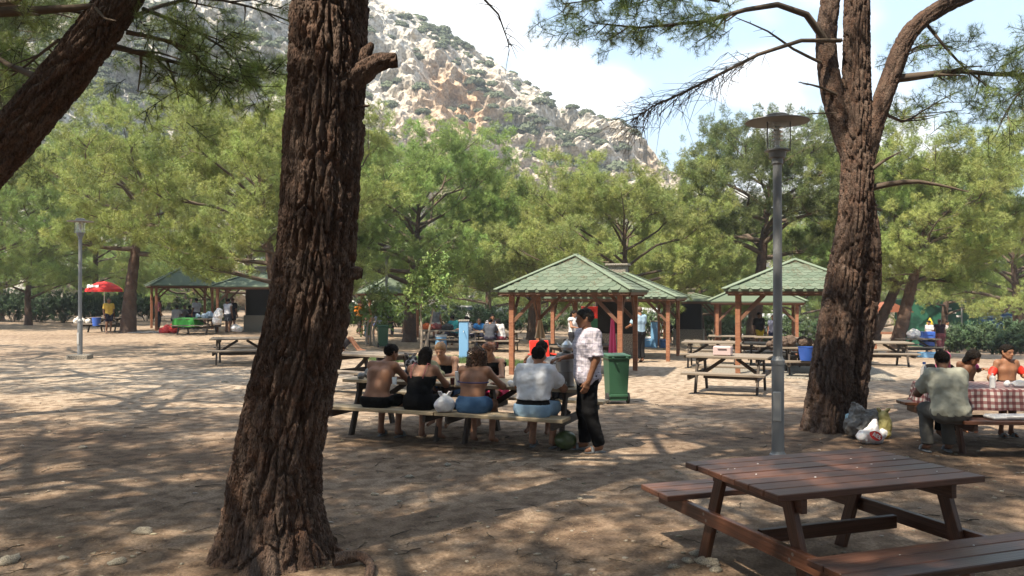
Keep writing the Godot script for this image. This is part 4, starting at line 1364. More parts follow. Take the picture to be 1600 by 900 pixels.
	tag(gr, "patch of bright green grass behind the long picnic table", "grass")

# ---------------------------------------------------------------- picnic tables
# own x runs along the boards; y = 0 is the ground
func picnic_table(label: String, at: Vector3, turn: float, top: Material, frame: Material, length := 1.6, boards := 7, seats := 2, braces := true, group := "picnic tables on the clearing", broad := 0.142) -> Node3D:
	var t := thing("picnic_table", label, "table", at, turn, group)
	var gap := 0.009
	var wid := boards * broad + (boards - 1) * gap
	for i in boards:
		var z := -wid / 2 + broad / 2 + i * (broad + gap)
		var l := length + rng.randf_range(-0.008, 0.008)
		part("top_board", bbox(Vector3(length, 0.042, broad), 0.005, board_of(top)), t, Transform3D(Basis(Vector3.RIGHT, rng.randf_range(-0.012, 0.012)), Vector3(rng.randf_range(-0.006, 0.006), 0.735 + rng.randf_range(-0.002, 0.002), z)))
	var sw := 0.132 if seats == 3 else 0.155
	var sz := wid / 2 + 0.24 + (seats * (sw + gap)) / 2
	for s in [-1, 1]:
		for i in seats:
			var z: float = s * (sz - (seats - 1) * (sw + gap) / 2 + i * (sw + gap))
			part("seat_board", bbox(Vector3(length, 0.042, sw), 0.005, board_of(top)), t, Transform3D(Basis(Vector3.RIGHT, rng.randf_range(-0.01, 0.01)), Vector3(rng.randf_range(-0.006, 0.006), 0.434, z)))
	var ex := length / 2 - 0.22
	var reach := sz + (seats * (sw + gap)) / 2 - 0.05
	for e in [-1, 1]:
		part("top_bearer", bbox(Vector3(wid - 0.08, 0.10, 0.045), 0.004, frame), t, Transform3D(Basis(Vector3.UP, PI / 2), Vector3(e * ex, 0.663, 0)))
		part("seat_bearer", bbox(Vector3(reach * 2, 0.10, 0.045), 0.004, frame), t, Transform3D(Basis(Vector3.UP, PI / 2), Vector3(e * (ex + 0.071), 0.362, 0)))
		for s in [-1, 1]:
			var a := Vector3(e * (ex + 0.024), 0.705, s * (wid * 0.5 - 0.17))
			var b := Vector3(e * (ex + 0.024), -0.03, s * (wid * 0.5 + 0.09))
			var x := (b - a).normalized()
			var z := Vector3.RIGHT
			part("leg", bbox(Vector3((b - a).length(), 0.095, 0.045), 0.004, frame), t, Transform3D(Basis(x, z.cross(x), z), (a + b) / 2))
		if braces:
			var a := Vector3(e * (ex - 0.03), 0.37, 0)
			var b := Vector3(e * 0.12, 0.68, 0)
			var x := (b - a).normalized()
			var z := Vector3.BACK
			part("brace", bbox(Vector3((b - a).length(), 0.07, 0.04), 0.004, frame), t, Transform3D(Basis(x, z.cross(x), z), (a + b) / 2))
	part("stretcher", bbox(Vector3(ex * 2 - 0.05, 0.09, 0.045), 0.004, frame), t, Transform3D(Basis(), Vector3(0, 0.345 if not braces else 0.30, 0)))
	return t

func board_of(top: Material) -> Material:
	if top != M.brown_wood: return top
	return [M.brown_wood, M.brown_wood_b, M.brown_wood_c][rng.randi() % 3]

func turn_of(dx: float, dz: float) -> float:
	return -atan2(dz, dx)

func make_tables() -> void:
	rng.seed = 300
	var g := "picnic tables on the clearing"
	var t := picnic_table("glossy red-brown picnic table spotted with white flecks, empty", Vector3(2.17, 0.0, -5.72), turn_of(1.46, -0.51), M.brown_wood, M.brown_wood, 1.62, 7, 3, false)
	for i in 13:
		var mb := MB.new()
		mb.ball(Vector3(i, 0, 0), Vector3(rng.randf_range(0.005, 0.012), 0.0015, rng.randf_range(0.003, 0.007)), 4, 8, 0.5, noise_a)
		for k in mb.v.size(): mb.v[k].x -= i
		part("white_fleck", mb.mesh(M.white_print), t, Transform3D(Basis(), Vector3(rng.randf_range(-0.7, 0.7), 0.759, rng.randf_range(-0.42, 0.46)) if i < 11 else Vector3(rng.randf_range(-0.6, 0.3), 0.458, 0.9)))
	for e in [-1, 1]:
		for s in [-1, 1]:
			for b in 2:
				var mb := MB.new()
				mb.lathe(Vector3.ZERO, [[0.0, 0.0], [0.012, 0.0], [0.012, 0.006], [0.0, 0.009]], 8)
				part("bolt", mb.mesh(M.dull_metal), t, Transform3D(Basis(Vector3.FORWARD, -PI / 2 * e), Vector3(e * (0.59 + 0.094), 0.362 + (b - 0.5) * 0.04, s * (0.46 + b * 0.03))))
	# the long table: two put end to end, bleached boards on dark legs
	var u := Vector3(0.929, 0, 0.371)
	var c := Vector3(-0.60, 0, -11.5)
	picnic_table("bleached picnic table under the bags, end to end with the tea urn's table", c - u * 0.86, turn_of(u.x, u.z), M.pale_wood, M.dark_frame, 1.70, 6, 2, true, g, 0.155)
	picnic_table("bleached picnic table carrying the tea urn", c + u * 0.86, turn_of(u.x, u.z), M.pale_wood, M.dark_frame, 1.70, 6, 2, true, g, 0.155)
	picnic_table("dark brown picnic table spread with a checked cloth", Vector3(6.32, 0, -10.75), turn_of(1.0, 0.06), M.brown_wood, M.brown_wood, 1.9, 6, 2, false)
	for a in [
		["weathered grey picnic table holding a clear plastic tub", on_land(4.49, -17.15), 0.42, 1.6],
		["weathered picnic table behind the tub, next to a gazebo post", on_land(5.9, -24.6), 0.30, 1.7],
		["weathered picnic table at the foot of the sinuous pine", on_land(7.55, -24.0), 0.30, 1.7],
		["picnic table under the right gazebo with a heap on it", on_land(7.7, -21.4), 0.25, 1.6],
		["picnic table beyond the right gazebo with a person in yellow", on_land(10.2, -32.0), 0.25, 1.8],
		["empty picnic table under the farther right gazebo", on_land(8.6, -32.6), 0.25, 1.8],
		["picnic table behind the double pine with a green bag", on_land(11.3, -28.2), 0.30, 1.7],
		["empty picnic table right of the double pine", on_land(11.6, -26.4), 0.15, 1.8],
		["picnic table with a white sack and a blue tub beneath", on_land(16.9, -35.0), 0.10, 1.7],
		["empty picnic table half hidden by the massive trunk", on_land(-7.75, -24.0), -0.25, 1.7],
		["picnic table beside the red parasol", on_land(-20.6, -42.6), 0.1, 1.8],
		["picnic table half covered by a green cloth", on_land(-15.3, -40.6), 0.05, 1.8],
		["picnic table with a bare pale top behind the shirtless man", on_land(-2.9, -17.4), 0.55, 1.5],
		["picnic table heaped with orange and dark bags", on_land(-2.6, -32.6), 0.05, 1.8],
		["picnic table in front of the people in the striped shirt", on_land(-0.6, -32.2), 0.10, 1.9],
		["picnic table with a red and green cool box", on_land(3.9, -38.0), 0.15, 1.7],
		["table laid under the middle gazebo", on_land(1.75, -21.6), -0.28, 1.7],
	]:
		picnic_table(a[0], a[1], -a[2], M.grey_wood, M.dark_frame, a[3])

# ---------------------------------------------------------------- gazebos
func shingle(i: int) -> Mesh:
	var key := "shingle%d" % i
	if not sprays.has(key):
		var mb := MB.new()
		var o := [Vector2(-0.127, 0.26), Vector2(-0.127, 0.085), Vector2(-0.075, 0.0), Vector2(0.075, 0.0), Vector2(0.127, 0.085), Vector2(0.127, 0.26)]
		var th := 0.013
		var up := []
		var dn := []
		for p in o:
			up.append(Vector3(p.x, th + 0.012 * (1.0 - p.y / 0.26), -p.y)); dn.append(Vector3(p.x, 0.012 * (1.0 - p.y / 0.26), -p.y))
		mb.face(up[0], up[1], up[4], up[5], Vector3.UP)
		mb.face(up[1], up[2], up[3], up[4], Vector3.UP)
		for k in 5:
			mb.face(up[k], up[k + 1], dn[k + 1], dn[k], (up[k] + up[k + 1]) / 2 - Vector3(0, 0, -0.15))
		sprays[key] = mb.mesh(M["shingle_%d" % i])
	return sprays[key]

func gazebo(label: String, at: Vector3, turn: float, w: float, eave: float, rise: float, tiled: Array, group := "gazebos with green shingled roofs", hearth := false, post := 0.125) -> Node3D:
	var t := thing("gazebo", label, "gazebo", at, turn, group)
	var h := w / 2
	var apex := Vector3(0, eave + rise, 0)
	var px := h - 0.33
	for sx in [-1, 1]:
		for sz in [-1, 1]:
			part("post", bbox(Vector3(post, eave + 0.05, post), 0.008, M.post_wood), t, Transform3D(Basis(), Vector3(sx * px, (eave + 0.05) / 2 - 0.06, sz * px)))
			for k in 2:
				var d := Vector3(-sx, 0, 0) if k == 0 else Vector3(0, 0, -sz)
				var a: Vector3 = Vector3(sx * px, eave - 0.78, sz * px) + d * 0.05
				var b: Vector3 = Vector3(sx * px, eave - 0.14, sz * px) + d * 0.66
				var x := (b - a).normalized()
				var z := x.cross(Vector3.UP).normalized()
				part("brace", bbox(Vector3((b - a).length(), 0.085, 0.06), 0.006, M.beam_wood), t, Transform3D(Basis(x, z.cross(x), z), (a + b) / 2))
		part("beam", bbox(Vector3(px * 2 + 0.5, 0.15, 0.085), 0.006, M.beam_wood), t, Transform3D(Basis(), Vector3(0, eave - 0.085, sx * px)))
		part("beam", bbox(Vector3(px * 2 + 0.5, 0.13, 0.085), 0.006, M.beam_wood), t, Transform3D(Basis(Vector3.UP, PI / 2), Vector3(sx * px, eave - 0.065, 0)))
	# boarded underside and roof skin
	var rf := MB.new()
	var lo := 0.05
	for k in 4:
		var r := Basis(Vector3.UP, k * PI / 2)
		var a := r * Vector3(-h, eave, h)
		var b := r * Vector3(h, eave, h)
		rf.tri(a, b, apex)
		rf.quad(a - Vector3(0, lo, 0), b - Vector3(0, lo, 0), b, a)
		rf.tri(b - Vector3(0, lo, 0), a - Vector3(0, lo, 0), apex - Vector3(0, lo + 0.02, 0))
	var roof := part("roof", rf.mesh(M.shingle_0), t)
	for k in 4:
		var r := Basis(Vector3.UP, k * PI / 2)
		part("fascia", bbox(Vector3(w - 0.16, 0.10, 0.03), 0.004, M.beam_wood), t, Transform3D(r, r * Vector3(0, eave - 0.062, h - 0.045)))
		# ridge caps down the hips
		var c := r * Vector3(h, eave, h)
		var x := (apex - c).normalized()
		var z := x.cross(Vector3.UP).normalized()
		part("ridge_cap", bbox(Vector3((apex - c).length() + 0.05, 0.030, 0.17), 0.008, M.ridge_cap), roof, Transform3D(Basis(x, z.cross(x), z), (apex + c) / 2 + Vector3(0, 0.028, 0)))
		# shingles, row by row
		var sl := sqrt(h * h + rise * rise)
		var n := Vector3(0, h, rise).normalized()
		var up := Vector3(0, rise, -h).normalized()
		var b := Basis(Vector3.RIGHT, n, -up)
		var row := 0
		var s := -0.035
		var rest := MB.new()
		while s < sl - 0.22:
			var half := h * (1.0 - (s + 0.20) / sl) - 0.02
			var count := int(half * 2.0 / 0.258) + 1
			for q in range(-count, count + 1):
				var x0 := q * 0.258 + (0.129 if row % 2 else 0.0)
				if absf(x0) + 0.127 > half + 0.05: continue
				var p := Vector3(x0, eave, h) + up * s + n * 0.004
				if k in tiled:
					part("shingle", shingle(rng.randi() % 4), roof, Transform3D(r * b, r * p))
			row += 1
			s += 0.175
	if tiled.size() > 0:   # needles fallen on the shingles
		var nm := MB.new()
		for q in 10:
			var p := Vector3(rng.randf_range(-0.1, 0.1), 0.0, rng.randf_range(-0.1, 0.1))
			var dd := Vector3(1, 0, 0).rotated(Vector3.UP, rng.randf() * TAU) * rng.randf_range(0.05, 0.12)
			var sv := dd.cross(Vector3.UP).normalized() * 0.004
			nm.tri(p - sv, p + sv, p + dd + Vector3.UP * 0.01)
		var where := []
		var cols := []
		for k in 170:
			var r := Basis(Vector3.UP, (rng.randi() % 4) * PI / 2)
			var f := rng.randf_range(0.03, 0.95)
			var n := Vector3(0, h, rise).normalized()
			var up := Vector3(0, rise, -h).normalized()
			var p := Vector3(rng.randf_range(-1, 1) * h * (1.0 - f), eave + rise * f, h * (1.0 - f)) + n * 0.034
			where.append(Transform3D(r * Basis(Vector3.RIGHT, n, -up), r * p))
			cols.append(Color(0.20, 0.13, 0.07) * rng.randf_range(0.7, 1.3))
		cloud_of(roof, "fallen_needles", nm.mesh(M.stone), where, cols)
	if hearth:
		part("hearth_base", bbox(Vector3(1.5, 0.85, 1.1), 0.01, M.concrete), t, Transform3D(Basis(), Vector3(0, 0.425, 0)))
		part("hearth_hood", bbox(Vector3(1.3, 1.5, 0.95), 0.01, M.soot), t, Transform3D(Basis(), Vector3(0, 1.6, 0)))
		part("chimney", bbox(Vector3(0.62, 1.2, 0.62), 0.01, M.concrete), t, Transform3D(Basis(), Vector3(0, eave + rise - 0.45, 0)))
		part("chimney_cap", bbox(Vector3(0.80, 0.07, 0.80), 0.01, M.concrete), t, Transform3D(Basis(), Vector3(0, eave + rise + 0.185, 0)))
	return t

func make_gazebos() -> void:
	rng.seed = 320
	var y := deg_to_rad(-16)
	gazebo("open gazebo with a green shingled roof behind the green bin", on_land(1.69, -22.0), y, 3.4, 2.16, 0.92, [0, 1, 3])
	gazebo("large gazebo over a soot-black hearth with a squat chimney", on_land(3.75, -29.5), y, 4.5, 2.12, 0.95, [0, 1], "gazebos with green shingled roofs", true)
	gazebo("gazebo half hidden by the double pine, on a concrete slab", on_land(7.6, -22.4), y, 3.6, 2.24, 0.80, [0, 1, 3])
	gazebo("farther gazebo seen beneath the roof on the slab", on_land(9.8, -33.5), y, 3.6, 2.15, 0.85, [])
	gazebo("gazebo full of people beside the thick dark trunk", on_land(-18.4, -46.5), deg_to_rad(28), 3.5, 2.42, 1.0, [])
	gazebo("chimneyed gazebo mostly hidden by the massive trunk", on_land(-13.3, -44.0), deg_to_rad(12), 4.4, 2.35, 0.85, [], "gazebos with green shingled roofs", true)
	gazebo("small gazebo beyond the leafy sapling", on_land(-6.4, -43.5), deg_to_rad(20), 3.1, 2.25, 0.85, [])
	gazebo("far hearth shelter behind the man in the pale blue shirt", on_land(9.0, -42.5), y, 3.4, 2.3, 0.4, [], "gazebos with green shingled roofs", true)
	var s := MB.new()
	s.box(Vector3(0, -0.06, 0), Vector3(4.3, 0.30, 4.3), Basis(), 0.02)
	var o := part("slab", s.mesh(M.concrete), self, Transform3D(Basis(Vector3.UP, y), on_land(7.6, -22.4)))
	tag(o, "low concrete slab under the half hidden gazebo", "slab")

# ---------------------------------------------------------------- lamp posts, bins, small things
func lamp_post(label: String, at: Vector3, hgt := 4.12, plinth := false, detail := true) -> Node3D:
	var t := thing("lamp_post", label, "lamp", at, 0.0, "lamp posts with flat disc heads")
	var b := MB.new()
	b.lathe(Vector3.ZERO, [[0.0, -0.1], [0.10, -0.1], [0.10, 0.02], [0.083, 0.035], [0.073, 0.06], [0.073, 1.10], [0.082, 1.10], [0.082, 1.15], [0.068, 1.17], [0.054, 1.20], [0.052, hgt - 0.60]], 28)
	part("pole", b.mesh(M.steel_paint), t)
	var c := MB.new()
	c.lathe(Vector3.ZERO, [[0.052, hgt - 0.62], [0.066, hgt - 0.60], [0.066, hgt - 0.54], [0.095, hgt - 0.53], [0.105, hgt - 0.46], [0.15, hgt - 0.45], [0.15, hgt - 0.435], [0.0, hgt - 0.435]], 28)
	var head := part("lamp_head", c.mesh(M.steel_paint), t)
	var d := MB.new()
	d.lathe(Vector3.ZERO, [[0.0, hgt - 0.115], [0.37, hgt - 0.105], [0.378, hgt - 0.098], [0.37, hgt - 0.088], [0.13, hgt - 0.055], [0.13, hgt - 0.015], [0.10, hgt], [0.0, hgt]], 40)
	part("disc", d.mesh(M.lamp_disc), t)
	if detail:
		var g := MB.new()
		g.tube([Vector3(0, hgt - 0.435, 0), Vector3(0, hgt - 0.115, 0)], [0.128, 0.14], 28, false)
		part("glass", g.mesh(M.glass), head)
		for i in 4:
			var r := MB.new()
			r.lathe(Vector3(0, hgt - 0.31 + i * 0.05, 0), [[0.040, 0.0], [0.070, -0.010], [0.070, -0.005], [0.040, 0.010]], 20)
			part("louvre", r.mesh(M.metal), head)
		var bl := MB.new()
		bl.lathe(Vector3(0, hgt - 0.435, 0), [[0.055, 0.0], [0.02, 0.05], [0.028, 0.09], [0.028, 0.26], [0.0, 0.28]], 14)
		part("bulb", bl.mesh(M.white_plastic), head)
		for k in 3:
			var a := k * TAU / 3 + 0.6
			var r := MB.new()
			r.tube([Vector3(cos(a) * 0.155, hgt - 0.46, sin(a) * 0.155), Vector3(cos(a) * 0.155, hgt - 0.10, sin(a) * 0.155)], [0.008, 0.008], 8)
			part("rod", r.mesh(M.dull_metal), head)
		var cover := part("access_cover", bbox(Vector3(0.095, 0.36, 0.03), 0.012, mat("cover_paint", lin(0.38, 0.38, 0.37), 0.5)), t, Transform3D(Basis(Vector3.UP, -0.45), Vector3(-0.028, 0.60, 0.062)))
	else:
		var g := MB.new()
		g.tube([Vector3(0, hgt - 0.435, 0), Vector3(0, hgt - 0.115, 0)], [0.10, 0.10], 14, false)
		part("glass", g.mesh(M.glass), head)
	if plinth:
		part("plinth", bbox(Vector3(0.6, 0.2, 0.6), 0.02, M.concrete), t, Transform3D(Basis(Vector3.UP, 0.2), Vector3(0, 0.02, 0)))
	return t

func wheelie_bin(label: String, at: Vector3, turn: float) -> void:
	var t := thing("wheeled_bin", label, "bin", at, turn, "green wheeled bins")
	t.scale = Vector3(0.84, 0.96, 0.9)
	var b := MB.new()
	var lo := [Vector3(-0.19, 0.06, 0.2), Vector3(0.19, 0.06, 0.2), Vector3(0.19, 0.06, -0.2), Vector3(-0.19, 0.06, -0.2)]
	var hi := [Vector3(-0.225, 0.84, 0.25), Vector3(0.225, 0.84, 0.25), Vector3(0.225, 0.84, -0.25), Vector3(-0.225, 0.84, -0.25)]
	for i in 4:
		var j := (i + 1) % 4
		b.quad(lo[i], lo[j], hi[j], hi[i])
	b.quad(lo[3], lo[2], lo[1], lo[0])
	part("body", b.mesh(M.bin_green), t)
	part("rim", bbox(Vector3(0.50, 0.045, 0.55), 0.012, M.bin_green), t, Transform3D(Basis(), Vector3(0, 0.855, 0)))
	part("lid", bbox(Vector3(0.51, 0.035, 0.58), 0.015, M.bin_green), t, Transform3D(Basis(Vector3.RIGHT, 0.02), Vector3(0, 0.90, 0)))
	part("rib", bbox(Vector3(0.41, 0.05, 0.03), 0.008, M.bin_green), t, Transform3D(Basis(), Vector3(0, 0.15, 0.208)))
	for s in [-1, 1]:
		var w := MB.new()
		w.tube([Vector3(s * 0.205, 0.10, 0.12), Vector3(s * 0.25, 0.10, 0.12)], [0.10, 0.10], 18)
		part("wheel", w.mesh(M.rubber), t)
		part("handle", bbox(Vector3(0.04, 0.03, 0.10), 0.008, M.bin_green), t, Transform3D(Basis(), Vector3(s * 0.15, 0.87, 0.32)))

# a lumpy bag blown from a field of balls
func bag(called: String, label: String, category: String, at: Vector3, turn: float, lumps: Array, m: Material, group := "", amp := 0.02, handles := false, sd := 1) -> Node3D:
	var lo := Vector3(9, 9, 9)
	var hi := -lo
	for l in lumps:
		lo = lo.min(l[0] - Vector3.ONE * (l[1] + 0.06)); hi = hi.max(l[0] + Vector3.ONE * (l[1] + 0.06))
	var f := Field.new(lo, hi, 0.014, 55.0)
	for l in lumps: f.cap(l[0], l[0] + Vector3(0, 0.004, 0), l[1], l[1])
	f.done()
	f.rough(noise(0.5, FastNoiseLite.TYPE_SIMPLEX_SMOOTH, 3, sd), 18.0, amp)
	f.clip(Vector3.DOWN, -0.005)
	var mb := MB.new()
	f.into(mb)
	var t := thing(called, label, category, at, turn, group)
	part("sack", mb.mesh(m), t)
	if handles:
		for s in [-1, 1]:
			var top: float = hi.y - 0.08
			var hb := MB.new()
			hb.tube([Vector3(s * 0.02, top - 0.03, 0), Vector3(s * 0.07, top + 0.035, 0.02), Vector3(s * 0.085, top + 0.06, 0.035), Vector3(s * 0.05, top + 0.055, 0.03), Vector3(s * 0.01, top - 0.02, 0)], [0.02, 0.013, 0.010, 0.013, 0.018], 6, true, 0.5)
			part("handle", hb.mesh(m), t)
	return t

func lathed(called: String, label: String, category: String, at: Vector3, prof: Array, m: Material, group := "", sides := 20) -> Node3D:
	var mb := MB.new()
	mb.lathe(Vector3.ZERO, prof, sides)
	var o := part(called, mb.mesh(m), self, Transform3D(Basis(), at))
	tag(o, label, category, group)
	return o

func crate(called: String, label: String, category: String, at: Vector3, turn: float, size: Vector3, m: Material, lid: Material = null) -> Node3D:
	var t := thing(called, label, category, at, turn)
	part("body", bbox(size, 0.02, m), t, Transform3D(Basis(), Vector3(0, size.y / 2, 0)))
	if lid: part("lid", bbox(Vector3(size.x + 0.03, size.y * 0.18, size.z + 0.03), 0.015, lid), t, Transform3D(Basis(), Vector3(0, size.y * 1.09, 0)))
	part("handle", bbox(Vector3(size.x * 0.5, 0.02, 0.02), 0.006, lid if lid else m), t, Transform3D(Basis(), Vector3(0, size.y * 0.8, size.z / 2 + 0.02)))
	return t

# a cloth over a table top: flat, then hanging with waves
func cloth(label: String, at: Vector3, turn: float, size: Vector2, drop: float, m: Material, category := "tablecloth", y := 0.775, front := true) -> void:
	var nx := 56
	var nz := 40
	var mb := MB.new()
	mb.use_uv = true
	for j in nz + 1:
		for i in nx + 1:
			var u := lerpf(-size.x / 2 - drop, size.x / 2 + drop, float(i) / nx)
			var w := lerpf(-size.y / 2 - drop, size.y / 2 + drop, float(j) / nz)
			var ox := maxf(0.0, absf(u) - size.x / 2)
			var oz := maxf(0.0, absf(w) - size.y / 2)
			var p := Vector3(clampf(u, -size.x / 2, size.x / 2), 0, clampf(w, -size.y / 2, size.y / 2))
			var fall := maxf(ox, oz)
			var wave := 0.025 * sin(u * 17.0 + w * 2.0) * minf(1.0, oz / 0.1) + 0.025 * sin(w * 15.0) * minf(1.0, ox / 0.1)
			p.y = -fall + 0.004 * sin(u * 9.0) * cos(w * 11.0)
			p.z += signf(w) * (0.012 * float(oz > 0) + 0.10 * oz + wave * float(oz > 0))
			p.x += signf(u) * (0.012 * float(ox > 0) + 0.10 * ox + wave * float(ox > 0))
			mb.v.push_back(p)
			mb.uv.push_back(Vector2(u, w))
	for j in nz:
		for i in nx:
			var a := j * (nx + 1) + i
			mb.ix.append_array([a, a + 1, a + nx + 1, a + 1, a + nx + 2, a + nx + 1])
	mb.smooth()
	var o := part("tablecloth", mb.mesh(m), self, Transform3D(Basis(Vector3.UP, turn), at + Vector3.UP * y))
	tag(o, label, category)

func bottle(label: String, at: Vector3, h: float, m: Material, cap: Material) -> void:
	var t := thing("bottle", label, "bottle", at)
	var b := MB.new()
	var r := h * 0.145
	b.lathe(Vector3.ZERO, [[0.0, 0.0], [r * 0.9, 0.0], [r, 0.02], [r, h * 0.62], [r * 0.85, h * 0.72], [r * 0.36, h * 0.88], [r * 0.34, h * 0.93]], 18)
	part("bottle_body", b.mesh(m), t)
	var l := MB.new()
	l.tube([Vector3(0, h * 0.22, 0), Vector3(0, h * 0.46, 0)], [r * 1.02, r * 1.02], 18, false)
	part("label_band", l.mesh(M.pale_blue), t)
	var c := MB.new()
	c.lathe(Vector3.ZERO, [[0.0, h * 0.92], [r * 0.42, h * 0.92], [r * 0.42, h], [0.0, h]], 14)
	part("cap", c.mesh(cap), t)

func make_things() -> void:
	rng.seed = 340
	lamp_post("grey lamp post with a flat disc head beside the double pine", on_land(3.2, -10.06))
	lamp_post("lamp post on a concrete plinth in the open ground", on_land(-13.1, -25.33), 4.25, true)
	lamp_post("thin lamp post behind the second bin", on_land(-5.41, -36), 4.2, false, false)
	lamp_post("distant lamp post before the green hut", on_land(31.5, -58.5), 3.55, false, false)
	lamp_post("distant lamp post among the rounded oleanders", on_land(9.83, -47), 3.9, false, false)
	wheelie_bin("green wheeled bin behind the man in the checked shirt", on_land(1.89, -15.17), 0.12)
	wheelie_bin("green wheeled bin near the leafy sapling", on_land(-5.11, -33), 0.3)

	# on and under the long table
	var tea := thing("tea_urn", "stainless tea urn with a steel teapot on top", "urn", Vector3(0.68, 0.8, -10.75))
	tea.position.y = 0.757
	var b := MB.new()
	b.lathe(Vector3.ZERO, [[0.0, 0.0], [0.115, 0.0], [0.125, 0.02], [0.118, 0.03], [0.118, 0.19], [0.124, 0.195], [0.124, 0.205], [0.118, 0.21], [0.118, 0.33], [0.126, 0.335], [0.126, 0.345], [0.118, 0.35], [0.118, 0.40], [0.10, 0.43], [0.05, 0.44], [0.0, 0.44]], 32)
	part("urn_body", b.mesh(M.dull_metal), tea)
	for a in [0.0, PI]:
		var hb := MB.new()
		hb.tube([Vector3(0.118, 0.30, 0), Vector3(0.165, 0.30, 0), Vector3(0.165, 0.24, 0), Vector3(0.118, 0.24, 0)], [0.009, 0.009, 0.009, 0.009], 8)
		part("handle", hb.mesh(M.dark), tea, Transform3D(Basis(Vector3.UP, a), Vector3.ZERO))
	var tp := MB.new()
	tp.tube([Vector3(0, 0.07, 0.118), Vector3(0, 0.065, 0.16), Vector3(0, 0.05, 0.165)], [0.012, 0.010, 0.008], 8)
	part("tap", tp.mesh(M.dull_metal), tea)
	var pot := thing("teapot", "round steel teapot standing on the tea urn", "teapot", tea.position + Vector3(0.03, 0.441, 0))
	var pb := MB.new()
	pb.lathe(Vector3.ZERO, [[0.0, 0.0], [0.05, 0.0], [0.078, 0.03], [0.085, 0.065], [0.075, 0.10], [0.05, 0.125], [0.045, 0.13], [0.03, 0.145], [0.012, 0.15], [0.012, 0.165], [0.0, 0.17]], 28)
	part("pot_body", pb.mesh(M.metal), pot)
	var ps := MB.new()
	ps.tube([Vector3(-0.07, 0.06, 0), Vector3(-0.115, 0.08, 0), Vector3(-0.135, 0.12, 0)], [0.018, 0.012, 0.009], 10)
	part("spout", ps.mesh(M.metal), pot)
	var ph := MB.new()
	ph.tube([Vector3(0.07, 0.10, 0), Vector3(0.12, 0.11, 0), Vector3(0.13, 0.07, 0), Vector3(0.085, 0.04, 0)], [0.008, 0.009, 0.009, 0.008], 8)
	part("handle", ph.mesh(M.dark), pot)
	var white_bag := mat("bag_white", lin(0.62, 0.62, 0.64), 0.4, {"subsurf_scatter_enabled": true, "subsurf_scatter_strength": 0.1})
	var lump := [[Vector3(0, 0.10, 0), 0.095], [Vector3(0.05, 0.09, 0.02), 0.08], [Vector3(-0.05, 0.085, 0), 0.08], [Vector3(0, 0.19, 0), 0.035]]
	bag("carrier_bag", "small knotted white carrier bag on the bench", "bag", Vector3(-0.85, 0.54, -10.55) * Vector3(1, 0, 1) + Vector3(0, 0.457, 0), 0.2, lump, white_bag, "", 0.016, true, 3)
	var mel := MB.new()
	mel.use_col = true
	mel.ball(Vector3.ZERO, Vector3(0.14, 0.122, 0.135), 18, 32)
	for i in mel.v.size():
		var p := mel.v[i]
		var st := 0.5 + 0.5 * sin(atan2(p.y, p.z) * 11.0 + noise_a.get_noise_3dv(p * 160.0) * 2.5)
		mel.c[i] = Color(0.085, 0.115, 0.05).lerp(Color(0.05, 0.075, 0.03), st)
	tag(part("watermelon", mel.mesh(mat("melon", Color.WHITE, 0.35, {"vertex_color_use_as_albedo": true})), self, Transform3D(Basis(Vector3.UP, 0.5), Vector3(0.67, 0.02, -10.45) * Vector3(1, 0, 1) + Vector3(0, 0.12, 0))), "green watermelon lying on the ground by the end of the bench", "watermelon")
	var gb := mat("bag_grey", lin(0.16, 0.165, 0.17), 0.6)
	bag("bundle", "grey bundle of towels lying on the table corner", "bundle", Vector3(-2.0, 0.757, -11.75), 0.4, [[Vector3(0, 0.05, 0), 0.06], [Vector3(0.14, 0.045, 0), 0.055], [Vector3(-0.13, 0.04, 0.02), 0.05], [Vector3(0.26, 0.04, 0.02), 0.045], [Vector3(-0.02, 0.11, 0), 0.04]], gb, "", 0.012, false, 4)
	bag("rucksack", "black and white patterned bag standing on the table", "bag", Vector3(-1.42, 0.757, -11.65), 0.3, [[Vector3(0, 0.09, 0), 0.09], [Vector3(0.06, 0.09, 0), 0.085], [Vector3(0.02, 0.21, 0), 0.085], [Vector3(0.05, 0.28, 0), 0.05]], patterned(), "", 0.02, true, 5)
	bag("bundle", "olive bundle beside the patterned bag on the table", "bundle", Vector3(-1.12, 0.757, -11.7), 0.3, [[Vector3(0, 0.07, 0), 0.075], [Vector3(0.03, 0.17, 0), 0.07], [Vector3(0.12, 0.06, 0.02), 0.06], [Vector3(-0.03, 0.23, 0), 0.04]], mat("olive", lin(0.20, 0.205, 0.13), 0.8), "", 0.02, false, 6)
	var clear := mat("clear_plastic", Color(0.9, 0.94, 0.96, 0.3), 0.15, {"transparency": BaseMaterial3D.TRANSPARENCY_ALPHA})
	lathed("drinking_glass", "clear tumbler in front of the shirtless man", "glass", Vector3(-1.54, 0.87, -10.95) * Vector3(1, 0, 1) + Vector3(0, 0.757, 0), [[0.0, 0.0], [0.028, 0.0], [0.036, 0.10], [0.033, 0.10], [0.026, 0.006], [0.0, 0.006]], clear)
	lathed("drinking_glass", "tumbler of dark red drink by the blonde woman", "glass", Vector3(-0.78, 0.85, -10.95) * Vector3(1, 0, 1) + Vector3(0, 0.757, 0), [[0.0, 0.0], [0.026, 0.0], [0.032, 0.09], [0.0, 0.088]], mat("cola", lin(0.06, 0.008, 0.006), 0.15))
	lathed("paper_cup", "stack of white plastic cups on the long table", "cup", Vector3(-0.7, 0.84, -10.9) * Vector3(1, 0, 1) + Vector3(0, 0.757, 0), [[0.0, 0.0], [0.032, 0.0], [0.042, 0.12], [0.044, 0.13], [0.044, 0.16], [0.046, 0.18], [0.0, 0.178]], M.white_plastic)
